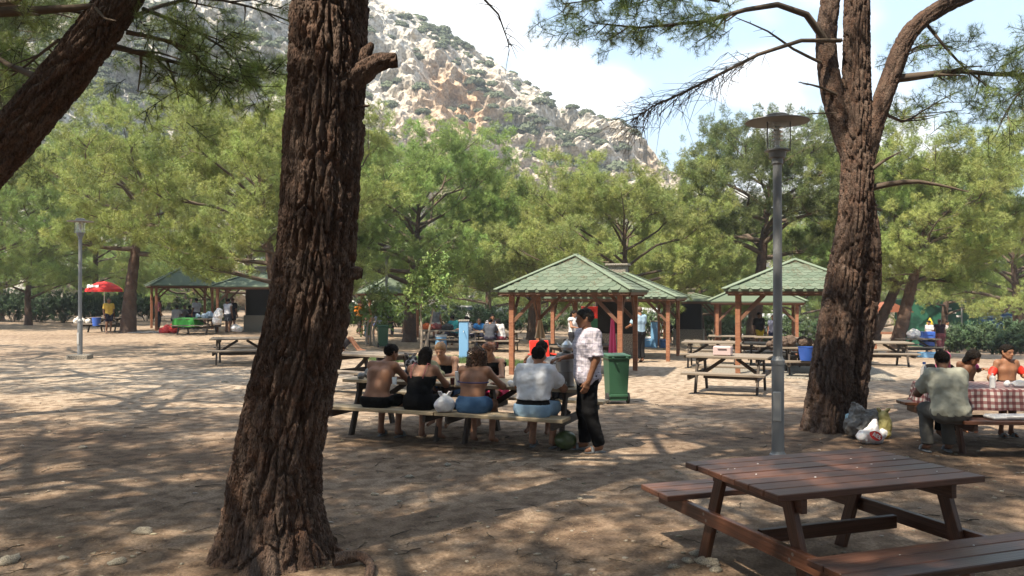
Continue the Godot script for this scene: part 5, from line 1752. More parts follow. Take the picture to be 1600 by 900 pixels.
	lathed("paper_cup", "white plastic cup beside the dark tumbler", "cup", Vector3(-0.61, 0.85, -11) * Vector3(1, 0, 1) + Vector3(0, 0.757, 0), [[0.0, 0.0], [0.03, 0.0], [0.04, 0.11], [0.0, 0.108]], M.white_plastic)
	bag("napkins", "crumpled white napkins by the woman with tied hair", "napkins", Vector3(-0.01, 0.86, -10.7) * Vector3(1, 0, 1) + Vector3(0, 0.757, 0), 0.0, [[Vector3(0, 0.04, 0), 0.045], [Vector3(0.06, 0.03, 0), 0.035]], M.white_print, "", 0.03, false, 7)

	# rubbish at the foot of the double pine
	var sack := mat("bin_liner", lin(0.12, 0.115, 0.11), 0.4)
	bag("rubbish_sack", "dark grey rubbish sack slumped against the double pine", "bag", on_land(4.79, -11.32), 0.1, [[Vector3(0, 0.17, 0), 0.17], [Vector3(-0.16, 0.16, 0.03), 0.15], [Vector3(0.18, 0.15, -0.02), 0.15], [Vector3(-0.12, 0.33, 0), 0.10], [Vector3(0.08, 0.28, 0), 0.11], [Vector3(-0.16, 0.43, 0), 0.05]], sack, "rubbish bags at the pine", 0.035, false, 8)
	var cb := bag("carrier_bag", "white carrier bag printed with red lettering, lying on its side", "bag", on_land(4.66, -11.02), 0.25, [[Vector3(0, 0.10, 0), 0.10], [Vector3(-0.11, 0.10, 0.0), 0.085], [Vector3(0.10, 0.085, 0.0), 0.085], [Vector3(0.04, 0.20, 0), 0.065], [Vector3(0.06, 0.28, 0), 0.035], [Vector3(0.19, 0.13, 0), 0.05]], white_bag, "rubbish bags at the pine", 0.02, false, 9)
	cb.position += Vector3(0, 0, 0.16)
	var mk := MB.new()
	var pr := []
	for i in 24:
		var a := TAU * i / 24
		pr.append(Vector3(cos(a) * 0.10 + sin(a) * 0.02, sin(a) * 0.062, -0.9 * pow(cos(a) * 0.10, 2)))
	for i in 24: mk.tri(Vector3(0, 0, 0.006), pr[i], pr[(i + 1) % 24])
	var tilt := Basis(Vector3.BACK, -0.5) * Basis(Vector3.RIGHT, -0.25)
	var pm := part("printed_mark", mk.mesh(M.red_print), cb, Transform3D(tilt, Vector3(-0.015, 0.125, 0.128)))
	var tx := TextMesh.new()
	tx.text = "AES"
	var sf := SystemFont.new()
	sf.font_names = PackedStringArray(["Droid Sans"])
	sf.font_weight = 700
	tx.font = sf
	tx.font_size = 32
	tx.pixel_size = 0.0024
	tx.depth = 0.004
	tx.material = M.white_print
	part("lettering", tx, pm, Transform3D(Basis(), Vector3(0, 0, 0.008)))
	bag("carrier_bag", "yellow-green carrier bag standing beside the dark sack", "bag", on_land(4.98, -11.22), -0.2, [[Vector3(0, 0.10, 0), 0.105], [Vector3(0.02, 0.22, 0), 0.095], [Vector3(0.0, 0.32, 0), 0.06]], mat("bag_yellow", lin(0.42, 0.37, 0.14), 0.45), "rubbish bags at the pine", 0.022, true, 10)
	bag("carrier_bag", "pale blue carrier bag pressed against the trunk", "bag", on_land(4.68, -11.52), 0.3, [[Vector3(0, 0.12, 0), 0.10], [Vector3(-0.03, 0.24, 0), 0.06], [Vector3(0.1, 0.17, 0), 0.09], [Vector3(0.14, 0.27, 0), 0.05]], mat("bag_blue", lin(0.22, 0.36, 0.48), 0.35), "rubbish bags at the pine", 0.03, false, 11)

	# the right-hand table
	var ck := Image.create(64, 64, false, Image.FORMAT_RGB8)
	for y in 64:
		for x in 64:
			var k := int((x % 32) < 16) + int((y % 32) < 16)
			ck.set_pixel(x, y, [Color(0.64, 0.62, 0.61), Color(0.47, 0.33, 0.33), Color(0.34, 0.18, 0.19)][k])
	cloth("red and white checked cloth over the dark table", Vector3(6.34, 0, -10.75), turn_of(1.0, 0.06), Vector2(1.92, 0.93), 0.26, mat("gingham", Color.WHITE, 0.8, {"albedo_texture": ImageTexture.create_from_image(ck), "uv1_scale": Vector3(6.5, 6.5, 1)}))
	bottle("large clear water bottle on the checked cloth", Vector3(5.18, 0.77, -10.5) * Vector3(1, 0, 1) + Vector3(0, 0.782, 0), 0.31, clear, M.blue_plastic)
	lathed("paper_cup", "white bottle of lotion on the checked cloth", "bottle", Vector3(5.98, 0.75, -10.4) * Vector3(1, 0, 1) + Vector3(0, 0.782, 0), [[0.0, 0.0], [0.034, 0.0], [0.034, 0.13], [0.012, 0.15], [0.012, 0.18], [0.0, 0.18]], M.white_plastic)
	bag("napkins", "crumpled white plastic on the checked cloth", "plastic", Vector3(6.32, 0.77, -10.5) * Vector3(1, 0, 1) + Vector3(0, 0.782, 0), 0.0, [[Vector3(0, 0.03, 0), 0.05], [Vector3(0.1, 0.03, 0), 0.045], [Vector3(-0.1, 0.02, 0), 0.04]], white_bag, "", 0.03, false, 12)
	crate("tray", "flat tray of wrapped food on the bench under the cloth", "tray", Vector3(5.98, 0.457, -9.98), 0.05, Vector3(0.62, 0.05, 0.22), M.white_plastic)

	# elsewhere on the clearing
	var tub := crate("plastic_tub", "clear plastic tub of pink and green things on the grey table", "tub", on_land(4.28, -16.95, 0.757), -0.4, Vector3(0.36, 0.19, 0.26), mat("cloudy_tub", lin(0.46, 0.36, 0.36), 0.25))
	lathed("bucket", "blue bucket on the bench under the right gazebo", "bucket", Vector3(7.18, 0.18, -20.4) * Vector3(1, 0, 1) + Vector3(0, land(7.1, -20.4) + 0.457, 0), [[0.0, 0.0], [0.14, 0.0], [0.19, 0.32], [0.20, 0.33], [0.18, 0.33], [0.14, 0.02], [0.0, 0.02]], M.blue_plastic)
	bag("bundle", "brown heap of clothes on the table under the right gazebo", "bundle", on_land(6.7, -21.2, 0.757), 0.3, [[Vector3(0, 0.10, 0), 0.12], [Vector3(0.2, 0.12, 0), 0.13], [Vector3(0.42, 0.14, 0), 0.15], [Vector3(-0.2, 0.06, 0), 0.08], [Vector3(0.8, 0.12, 0), 0.13], [Vector3(1.0, 0.10, 0), 0.1]], mat("brown_cloth", lin(0.10, 0.07, 0.055), 0.9), "", 0.03, false, 13)
	tag(part("watermelon", mel.mesh(M.melon), self, Transform3D(Basis(), on_land(7.35, -19.9, 0.14))), "dark watermelon on the slab under the blue bucket", "watermelon")
	bag("sack", "bright green bag on the table behind the double pine", "bag", on_land(10.9, -28.1, 0.757), 0.0, [[Vector3(0, 0.14, 0), 0.15], [Vector3(0.05, 0.32, 0), 0.11], [Vector3(-0.3, 0.1, 0), 0.11]], mat("green_bag", lin(0.03, 0.25, 0.09), 0.5), "", 0.03, false, 14)
	bag("sack", "white sack on the table with the blue tub beneath", "bag", on_land(16.7, -35.0, 0.757), 0.0, [[Vector3(0, 0.15, 0), 0.17], [Vector3(0.22, 0.18, 0), 0.18], [Vector3(0.1, 0.3, 0), 0.1]], white_bag, "", 0.03, false, 15)
	crate("plastic_tub", "shallow blue tub on the ground under a table", "tub", on_land(16.9, -33.8), 0.0, Vector3(0.8, 0.22, 0.5), M.pale_blue)
	crate("cool_box", "blue cool box standing behind the white sack", "cool box", on_land(17.6, -35.4, 0.45), 0.0, Vector3(0.5, 0.6, 0.4), M.blue_plastic)

	# blue tap pillars and cool boxes
	for a in [["blue water tap pillar behind the long table", on_land(-1.54, -26.75), 1.25, 0.30], ["blue water tap pillar on the path by the cool boxes", on_land(6.55, -38.5), 1.2, 0.28]]:
		var t := thing("tap_pillar", a[0], "pillar", a[1], 0.0, "blue tap pillars")
		part("pillar", bbox(Vector3(a[3], a[2], a[3]), 0.02, M.pale_blue), t, Transform3D(Basis(), Vector3(0, a[2] / 2 - 0.02, 0)))
		part("pillar_cap", bbox(Vector3(a[3] + 0.05, 0.05, a[3] + 0.05), 0.01, M.concrete), t, Transform3D(Basis(), Vector3(0, a[2] + 0.003, 0)))
		var tpm := MB.new()
		tpm.tube([Vector3(0, a[2] * 0.75, a[3] / 2), Vector3(0, a[2] * 0.75, a[3] / 2 + 0.08), Vector3(0, a[2] * 0.71, a[3] / 2 + 0.1)], [0.012, 0.012, 0.01], 8)
		part("tap", tpm.mesh(M.metal), t)
	crate("cool_box", "pale blue cool box under the table of bags", "cool box", on_land(-2.75, -32.4), 0.0, Vector3(0.42, 0.5, 0.4), M.pale_blue, M.white_plastic)
	crate("cool_box", "dark blue cool box beside the tap pillar", "cool box", on_land(6.96, -38.3), 0.0, Vector3(0.38, 0.4, 0.35), mat("navy", lin(0.02, 0.06, 0.16), 0.5))
	crate("cool_box", "light blue cool box left of the tap pillar", "cool box", on_land(6.3, -38.8), 0.0, Vector3(0.36, 0.4, 0.35), M.pale_blue, M.white_plastic)
	crate("cool_box", "red-lidded green cool box on the far table", "cool box", on_land(3.55, -38.0, 0.757), 0.1, Vector3(0.8, 0.5, 0.5), mat("box_green", lin(0.03, 0.16, 0.07), 0.5))
	crate("cool_box", "red box stacked on the green cool box", "box", on_land(3.55, -38.0, 1.262), 0.1, Vector3(0.72, 0.55, 0.45), M.red_plastic)
	# red folding chair and tub near the middle gazebo's table
	var ch := thing("chair", "bright red plastic chair at the gazebo table", "chair", on_land(0.73, -19), 0.35)
	part("seat", bbox(Vector3(0.52, 0.035, 0.5), 0.012, M.red_plastic), ch, Transform3D(Basis(), Vector3(0, 0.44, 0)))
	part("backrest", bbox(Vector3(0.48, 0.46, 0.035), 0.015, M.red_plastic), ch, Transform3D(Basis(Vector3.RIGHT, -0.2), Vector3(0, 0.72, -0.28)))
	for sx in [-1, 1]:
		part("arm", bbox(Vector3(0.05, 0.03, 0.46), 0.01, M.red_plastic), ch, Transform3D(Basis(), Vector3(sx * 0.28, 0.64, -0.02)))
		for sz in [-1, 1]:
			part("leg", bbox(Vector3(0.045, 0.66 if sz > 0 else 0.45, 0.045), 0.008, M.red_plastic), ch, Transform3D(Basis(Vector3.RIGHT, -0.08 * sz), Vector3(sx * 0.25, 0.31 if sz > 0 else 0.21, sz * 0.22)))
	crate("plastic_tub", "dark blue tub on the bench in front of the red chair", "tub", on_land(0.86, -18.2) + Vector3(0, 0.12, 0), 0.3, Vector3(0.55, 0.42, 0.4), M.navy)
	bag("bundle", "heap of bags and food on the gazebo table", "bundle", on_land(1.75, -21.6, 0.757), 0.2, [[Vector3(0, 0.12, 0), 0.15], [Vector3(0.3, 0.10, 0), 0.13], [Vector3(-0.35, 0.07, 0), 0.09], [Vector3(0.55, 0.08, 0), 0.1], [Vector3(0.1, 0.22, 0), 0.1]], mat("mixed_bag", lin(0.20, 0.16, 0.12), 0.8), "", 0.035, false, 16)
	cloth_hang("pink towel hanging from the middle gazebo post", Vector3(2.55, land(2.5, -21) + 0.95, -21.2), 0.22, 1.0, M.pink)
	cloth_hang("brown paper bag hung on the gazebo post", on_land(0.78, -23.2, 1.1), 0.30, 0.5, mat("paper", lin(0.42, 0.32, 0.21), 0.9))
	# bags on the orange table
	for a in [["orange bag on the table of bags", -3.35, "orange_bag", lin(0.62, 0.12, 0.02)], ["dark red bag on the table of bags", -3.0, "maroon_bag", lin(0.16, 0.03, 0.03)], ["black bag on the table of bags", -2.55, "black_bag", lin(0.03, 0.03, 0.035)]]:
		bag("sack", a[0], "bag", on_land(a[1], -32.6, 0.757), 0.0, [[Vector3(0, 0.12, 0), 0.13], [Vector3(0.16, 0.10, 0), 0.12], [Vector3(-0.12, 0.08, 0), 0.10]], mat(a[2], a[3], 0.6), "", 0.03, false, 17)
	bag("sack", "white sack hanging off the table of bags", "bag", on_land(-1.85, -32.2, 0.42), 0.0, [[Vector3(0, 0.2, 0), 0.22], [Vector3(0.05, 0.45, 0), 0.24], [Vector3(0, 0.6, 0), 0.15]], mat("pale_sack", lin(0.42, 0.42, 0.44), 0.6), "", 0.03, false, 18)

	# left: the parasol, its table, the green cloth
	var um := thing("parasol", "red beach parasol with white lettering and a yellow panel", "parasol", on_land(-20.99, -43))
	var pl := MB.new()
	pl.tube([Vector3(0, -0.05, 0), Vector3(0, 2.62, 0)], [0.022, 0.022], 10)
	part("pole", pl.mesh(M.white_plastic), um)
	for k in 8:
		var mb := MB.new()
		for s in 4:
			var a0 := TAU * (k + s / 4.0) / 8.0
			var a1 := TAU * (k + (s + 1) / 4.0) / 8.0
			var prev := [Vector3(0, 2.60, 0), Vector3(0, 2.60, 0)]
			for q in [[0.35, 2.53], [0.7, 2.36], [0.93, 2.18], [0.95, 2.05]]:
				var sag0: float = 1.0 - 0.06 * sin(PI * s / 4.0) * q[0]
				var sag1: float = 1.0 - 0.06 * sin(PI * (s + 1) / 4.0) * q[0]
				var n0 := Vector3(cos(a0) * q[0] * sag0, q[1], sin(a0) * q[0] * sag0)
				var n1 := Vector3(cos(a1) * q[0] * sag1, q[1], sin(a1) * q[0] * sag1)
				if prev[0] == prev[1]: mb.tri(prev[0], n1, n0)
				else: mb.quad(prev[0], prev[1], n1, n0)
				prev = [n0, n1]
		part("panel", mb.mesh(mat("parasol_yellow", lin(0.70, 0.42, 0.03), 0.7) if k == 7 else mat("parasol_red", lin(0.56, 0.02, 0.02), 0.7)), um)
	var wl := MB.new()   # the white lettering on the front panel, too small to read
	for s in [[-0.62, 0.20, 0.05], [-0.46, 0.16, 0.05], [-0.30, 0.10, 0.04], [-0.17, 0.16, 0.05]]:
		wl.bar(Vector3(s[0], 0, 0), Vector3(s[0] + 0.13, s[2] * 0.5, 0), 0.012, s[1])
	part("lettering", wl.mesh(M.white_print), um, Transform3D(Basis(Vector3.RIGHT, -0.62), Vector3(0.12, 2.32, 0.78)))
	bag("sack", "heap of white towels on the bench by the parasol", "towels", on_land(-21.9, -42.0, 0.44), 0.0, [[Vector3(0, 0.13, 0), 0.15], [Vector3(0.3, 0.13, 0), 0.15], [Vector3(0.6, 0.12, 0), 0.14], [Vector3(0.15, 0.28, 0), 0.12]], mat("towel", lin(0.60, 0.57, 0.52), 0.9), "", 0.03, false, 19)
	lathed("bucket", "blue bucket hanging at the bench by the parasol", "bucket", on_land(-20.7, -41.6, 0.35), [[0.0, 0.0], [0.17, 0.0], [0.22, 0.42], [0.2, 0.42], [0.0, 0.05]], M.blue_plastic)
	cloth("bright green cloth draped over the end of a far table", on_land(-15.75, -40.6), -0.05, Vector2(0.95, 0.96), 0.42, mat("green_cloth", lin(0.06, 0.36, 0.05), 0.8))
	bag("sack", "white sack standing on the bench of the far table", "bag", on_land(-14.2, -40.2, 0.45), 0.0, [[Vector3(0, 0.2, 0), 0.22], [Vector3(0.05, 0.45, 0), 0.22], [Vector3(0.1, 0.65, 0), 0.16]], white_bag, "", 0.03, false, 20)
	bag("sack", "blue and yellow bags on the far table", "bag", on_land(-15.0, -40.7, 0.757), 0.0, [[Vector3(0, 0.1, 0), 0.13], [Vector3(0.25, 0.16, 0), 0.18], [Vector3(0.55, 0.1, 0), 0.14], [Vector3(-0.3, 0.1, 0), 0.12]], mat("mixed_blue", lin(0.25, 0.33, 0.42), 0.6), "", 0.04, false, 21)
	bag("sack", "red bag on the ground by the gazebo of people", "bag", on_land(-17.0, -41.2), 0.0, [[Vector3(0, 0.2, 0), 0.22], [Vector3(0.35, 0.25, 0), 0.25], [Vector3(-0.25, 0.13, 0), 0.16]], mat("red_bag", lin(0.50, 0.03, 0.03), 0.6), "", 0.03, false, 22)
	bag("sack", "white bag on the ground at the hearth", "bag", on_land(-14.0, -42.2), 0.0, [[Vector3(0, 0.2, 0), 0.22], [Vector3(0.2, 0.16, 0), 0.18]], white_bag, "", 0.03, false, 23)
	var rug := MB.new()
	rug.box(Vector3.ZERO, Vector3(1.9, 0.012, 1.1), Basis(), 0.003)
	tag(part("blanket", rug.mesh(patterned()), self, Transform3D(Basis(Vector3.UP, 0.1), on_land(-18.0, -41.6, 0.045))), "patterned blanket spread on the ground by the thick trunk", "blanket")
	tag(part("blanket", rug.mesh(mat("pale_rug", lin(0.50, 0.36, 0.34), 0.9)), self, Transform3D(Basis(Vector3.UP, 0.05), on_land(-5.9, -28.6, 0.045))), "pale pink blanket under the reclining person", "blanket")

func cloth_hang(label: String, at: Vector3, w: float, h: float, m: Material) -> void:
	var mb := MB.new()
	var n := 12
	for j in n + 1:
		for i in n + 1:
			var u := float(i) / n - 0.5
			var v := float(j) / n
			mb.v.push_back(Vector3(u * w * (0.35 + 0.65 * v), (1.0 - v) * h - h / 2, 0.035 * sin(u * 14.0) * (0.3 + v)))
	for j in n:
		for i in n:
			var a := j * (n + 1) + i
			mb.ix.append_array([a, a + 1, a + n + 1, a + 1, a + n + 2, a + n + 1])
	mb.smooth()
	tag(part("hanging_cloth", mb.mesh(m), self, Transform3D(Basis(), at)), label, "towel")

func patterned() -> StandardMaterial3D:
	if M.has("patterned"): return M.patterned
	var t := noise_tex(noise(0.06, FastNoiseLite.TYPE_CELLULAR, 1, 80), 128, ramp([[0.0, Color(0.1, 0.1, 0.12)], [0.45, Color(0.16, 0.16, 0.18)], [0.5, Color(0.75, 0.74, 0.74)], [1.0, Color(0.85, 0.84, 0.84)]]))
	return mat("patterned", Color.WHITE, 0.8, {"albedo_texture": t, "uv1_triplanar": true, "uv1_scale": Vector3.ONE * 3.0})

# ---------------------------------------------------------------- beyond the hedge
func car(label: String, at: Vector3, turn: float, paint: Material, van := false) -> void:
	var t := thing("parked_car", label, "car", at, turn, "vehicles parked beyond the hedge")
	var prof := [Vector2(-2.1, 0.35), Vector2(2.1, 0.35), Vector2(2.12, 0.75), Vector2(1.95, 0.92), Vector2(1.05, 1.0), Vector2(0.45, 1.46), Vector2(-1.35, 1.48), Vector2(-1.95, 1.02), Vector2(-2.12, 0.9)]
	if van: prof = [Vector2(-2.3, 0.4), Vector2(2.3, 0.4), Vector2(2.32, 0.95), Vector2(1.9, 1.15), Vector2(1.3, 1.95), Vector2(-2.2, 2.05), Vector2(-2.32, 1.2)]
	var mb := MB.new()
	var m := prof.size()
	for i in m:
		var a: Vector2 = prof[i]
		var b: Vector2 = prof[(i + 1) % m]
		var ia := 0.80 if a.y < 1.05 else 0.66
		var ib := 0.80 if b.y < 1.05 else 0.66
		mb.quad(Vector3(a.x, a.y, ia), Vector3(a.x, a.y, -ia), Vector3(b.x, b.y, -ib), Vector3(b.x, b.y, ib))
	for s in [-1, 1]:
		for i in range(1, m - 1):
			var q := []
			for p in [prof[0], prof[i], prof[i + 1]]: q.append(Vector3(p.x, p.y, s * (0.80 if p.y < 1.05 else 0.66)))
			if s > 0: mb.tri(q[0], q[1], q[2])
			else: mb.tri(q[0], q[2], q[1])
	part("body", mb.mesh(paint), t)
	for s in [-1, 1]:
		var wz := 0.735
		var w := bbox(Vector3(0.85, 0.32, 0.03), 0.01, M.car_glass)
		for x in ([-0.75, 0.15] if not van else [0.9, -0.2]):
			part("window", w, t, Transform3D(Basis(Vector3.RIGHT, -0.28 * s), Vector3(x, 1.22 if not van else 1.5, s * wz)))
		for x in [-1.35, 1.35]:
			var wh := MB.new()
			wh.tube([Vector3(x, 0.32, s * 0.62), Vector3(x, 0.32, s * 0.83)], [0.32, 0.32], 18)
			var o := part("wheel", wh.mesh(M.rubber), t)
			var rim := MB.new()
			rim.tube([Vector3(x, 0.32, s * 0.80), Vector3(x, 0.32, s * 0.84)], [0.19, 0.19], 14)
			part("rim", rim.mesh(M.metal), o)
	part("windscreen", bbox(Vector3(0.03, 0.60, 1.25), 0.01, M.car_glass), t, Transform3D(Basis(Vector3.BACK, 0.92), Vector3(0.77, 1.25, 0)) if not van else Transform3D(Basis(Vector3.BACK, 0.64), Vector3(1.62, 1.56, 0)))

func make_far_things() -> void:
	rng.seed = 360
	var white := mat("white_paint", lin(0.72, 0.73, 0.74), 0.3)
	var silver := mat("silver_paint", lin(0.36, 0.38, 0.40), 0.3, {"metallic": 0.5})
	for a in [["silver car parked beyond the hedge behind the woman in grey", 695, 66, silver, false], ["white car parked beyond the pale oleanders", 728, 66, white, false], ["grey car seen beneath the middle gazebo roof", 810, 66, silver, false], ["white van left of the rounded oleanders", 1000, 62, white, true],
		["white car behind the sinuous pine", 1165, 60, white, false], ["white van behind the farther gazebo", 1200, 61, white, true], ["pale car next to the van behind the farther gazebo", 1240, 59, silver, false], ["white car beyond the small gazebo", 545, 66, white, false], ["white car half hidden left of the rounded oleanders", 1050, 60, white, false]]:
		car(a[0], on_land((a[1] - 800.0) / 1305.0 * a[2], -a[2]), rng.randf_range(-0.3, 0.3), a[3], a[4])
	# sign board
	var sg := thing("sign_board", "white sign board with two dark red panels beyond the oleanders", "sign", on_land(11.76, -56))
	part("board", bbox(Vector3(0.9, 2.9, 0.12), 0.02, M.white_plastic), sg, Transform3D(Basis(), Vector3(0, 1.45, 0)))
	for y in [2.35, 1.85]:
		part("panel", bbox(Vector3(0.62, 0.38, 0.03), 0.005, mat("sign_red", lin(0.17, 0.07, 0.06), 0.6)), sg, Transform3D(Basis(), Vector3(0.05, y, 0.08)))
	# green and blue hut
	var hut := thing("hut", "dark green hut with a blue louvred end beyond the hedge", "hut", on_land(32.5, -64.0), 0.0)
	part("wall", bbox(Vector3(5.2, 3.6, 2.6), 0.02, mat("hut_green", lin(0.015, 0.10, 0.06), 0.6)), hut, Transform3D(Basis(), Vector3(0, 1.8, 0)))
	part("wall", bbox(Vector3(3.4, 3.5, 2.5), 0.02, mat("hut_blue", lin(0.01, 0.09, 0.36), 0.5)), hut, Transform3D(Basis(Vector3.UP, 0.1), Vector3(4.1, 1.75, 0)))
	for i in 9:
		part("slat", bbox(Vector3(2.6, 0.09, 0.06), 0.01, mat("slat_blue", lin(0.25, 0.40, 0.62), 0.5)), hut, Transform3D(Basis(Vector3.UP, 0.1) * Basis(Vector3.RIGHT, -0.4), Vector3(4.2, 0.6 + i * 0.28, 1.29)))
	for i in 3:
		part("fitting", bbox(Vector3(0.35, 0.14, 0.05), 0.01, M.white_plastic), hut, Transform3D(Basis(), Vector3(0.3 + i * 0.35, 2.9 - i * 0.28, 1.34)))
	# kiosk with a red-brown gable
	var ki := thing("kiosk", "small wooden kiosk with a red-brown gable behind the double pine", "kiosk", on_land(22.45, -50))
	for sx in [-1, 1]:
		part("post", bbox(Vector3(0.14, 2.3, 0.14), 0.01, M.post_wood), ki, Transform3D(Basis(), Vector3(sx * 0.7, 1.15, 0)))
	var rf := MB.new()
	var q := [Vector3(-1.3, 2.25, 0.7), Vector3(1.3, 2.25, 0.7), Vector3(0, 2.85, 0.7), Vector3(-1.3, 2.25, -0.7), Vector3(1.3, 2.25, -0.7), Vector3(0, 2.85, -0.7)]
	rf.tri(q[0], q[1], q[2]); rf.tri(q[4], q[3], q[5]); rf.quad(q[1], q[4], q[5], q[2]); rf.quad(q[3], q[0], q[2], q[5]); rf.quad(q[3], q[4], q[1], q[0])
	part("roof", rf.mesh(mat("gable", lin(0.22, 0.07, 0.03), 0.7)), ki)
	part("shelf", bbox(Vector3(1.6, 0.12, 0.8), 0.01, M.post_wood), ki, Transform3D(Basis(), Vector3(0, 1.0, 0)))
	for a in [["yellow pennant sign by the hut", 1453, 60, 2.2], ["yellow folded parasol by the flowering hedge", 1574, 50, 1.9]]:
		var t := thing("pennant", a[0], "flag", on_land((a[1] - 800.0) / 1305.0 * a[2], -a[2]))
		var pm := MB.new()
		pm.tube([Vector3(0, 0, 0), Vector3(0, a[3], 0)], [0.03, 0.03], 8)
		part("pole", pm.mesh(M.white_plastic), t)
		var fm := MB.new()
		fm.lathe(Vector3(0, 0, 0), [[0.28, a[3] * 0.45], [0.34, a[3] * 0.55], [0.2, a[3] * 0.85], [0.03, a[3]]], 9)
		part("cloth", fm.mesh(M.yellow), t)

# ---------------------------------------------------------------- people
# Every figure faces its own +z, feet (or seat) placed by the joints below.
func stand(h: float) -> Dictionary:
	var k := h / 1.75
	var j := {"pelvis": Vector3(0, 0.97, 0), "waist": Vector3(0, 1.10, 0.0), "chest": Vector3(0, 1.30, 0.0), "neck": Vector3(0, 1.48, -0.01), "head": Vector3(0, 1.635, 0.02)}
	for s in [["l", 1.0], ["r", -1.0]]:
		j["sh" + s[0]] = Vector3(0.185 * s[1], 1.43, -0.01); j["el" + s[0]] = Vector3(0.245 * s[1], 1.14, -0.03); j["wr" + s[0]] = Vector3(0.25 * s[1], 0.89, 0.05)
		j["hip" + s[0]] = Vector3(0.095 * s[1], 0.93, 0); j["kn" + s[0]] = Vector3(0.10 * s[1], 0.50, 0.02); j["an" + s[0]] = Vector3(0.105 * s[1], 0.085, -0.03); j["to" + s[0]] = Vector3(0.12 * s[1], 0.035, 0.13)
	for q in j: j[q] *= k
	j.k = k
	return j

func sit(h: float, lean := 0.0, seat := 0.455) -> Dictionary:
	var k := h / 1.75
	var y := seat + 0.095 * k
	var j := {"pelvis": Vector3(0, y + 0.01, 0), "waist": Vector3(0, y + 0.15 * k, -0.01 + lean * 0.10), "chest": Vector3(0, y + 0.34 * k, 0.0 + lean * 0.24), "neck": Vector3(0, y + 0.515 * k, 0.01 + lean * 0.38), "head": Vector3(0, y + 0.66 * k, 0.05 + lean * 0.50)}
	for s in [["l", 1.0], ["r", -1.0]]:
		j["sh" + s[0]] = Vector3(0.185 * s[1] * k, y + 0.465 * k, 0.005 + lean * 0.34)
		j["el" + s[0]] = Vector3(0.27 * s[1] * k, y + 0.235 * k, 0.17 + lean * 0.4); j["wr" + s[0]] = Vector3(0.13 * s[1] * k, y + 0.245 * k, 0.40 + lean * 0.4)
		j["hip" + s[0]] = Vector3(0.095 * s[1] * k, y, 0.0); j["kn" + s[0]] = Vector3(0.14 * s[1] * k, y - 0.02, 0.42 * k)
		j["an" + s[0]] = Vector3(0.14 * s[1] * k, 0.085, 0.36 * k); j["to" + s[0]] = Vector3(0.16 * s[1] * k, 0.035, 0.50 * k)
	j.k = k
	return j

func bones_of(j: Dictionary, wide := 1.0) -> Array:
	var k: float = j.k
	var w := k * wide
	var b := []
	var side: Vector3 = (j.shl - j.shr).normalized()
	b.append([j.hipl, j.hipr, 0.108 * w, 0.108 * w, "pelvis"])
	for s in [-1.0, 1.0]:
		b.append([j.pelvis + side * 0.055 * w * s, j.waist + side * 0.055 * w * s, 0.105 * w, 0.095 * w, "waist"])
		b.append([j.waist + side * 0.055 * w * s, j.chest + side * 0.075 * w * s, 0.095 * w, 0.105 * w, "torso"])
		b.append([j.chest + side * 0.075 * w * s, (j.neck + j.shl * 0.0) * 1.0 + side * 0.06 * w * s - Vector3(0, 0.09 * k, 0), 0.105 * w, 0.075 * w, "torso"])
	b.append([j.shl, j.shr, 0.055 * w, 0.055 * w, "torso"])
	b.append([j.neck - Vector3(0, 0.05 * k, 0), j.head - Vector3(0, 0.04 * k, 0), 0.056 * k, 0.05 * k, "neck"])
	for s in ["l", "r"]:
		b.append([j["sh" + s], j["el" + s], 0.050 * w, 0.040 * w, "upper_arm"])
		b.append([j["el" + s], j["wr" + s], 0.041 * w, 0.027 * w, "fore_arm"])
		b.append([j["hip" + s], j["kn" + s], 0.086 * w, 0.056 * w, "thigh"])
		b.append([j["kn" + s], j["an" + s], 0.056 * w, 0.036 * w, "shin"])
		b.append([j["an" + s], j["to" + s], 0.038 * k, 0.030 * k, "foot"])
	return b

func hull(bones: Array, cell: float, kinds: Dictionary, sharp := 60.0, clips := [], fold := 0.0, sd := 1) -> MB:
	# kinds: bone kind -> [extra radius, how far along the bone it reaches]
	var use := []
	var lo := Vector3(9, 9, 9)
	var hi := -lo
	for b in bones:
		if not kinds.has(b[4]): continue
		var kd: Array = kinds[b[4]]
		var e: Vector3 = (b[0] as Vector3).lerp(b[1], kd[1])
		var re: float = lerpf(b[2], b[3], kd[1])
		var flare: float = kd[2] if kd.size() > 2 else 0.0
		use.append([b[0], e, b[2] + kd[0], re + kd[0] + flare, kd[1] < 1.0])
		var r: float = maxf(b[2], b[3]) + kd[0] + flare + 2.5 / sharp
		lo = lo.min((b[0] as Vector3).min(e) - Vector3.ONE * r); hi = hi.max((b[0] as Vector3).max(e) + Vector3.ONE * r)
	var f := Field.new(lo, hi, cell, sharp)
	for u in use: f.cap(u[0], u[1], u[2], u[3], u[4])
	f.done()
	if fold > 0.0: f.rough(noise(1.0, FastNoiseLite.TYPE_SIMPLEX_SMOOTH, 2, sd), 9.0, fold)
	for c in clips: f.clip(c[0], c[1])
	var mb := MB.new()
	f.into(mb)
	return mb

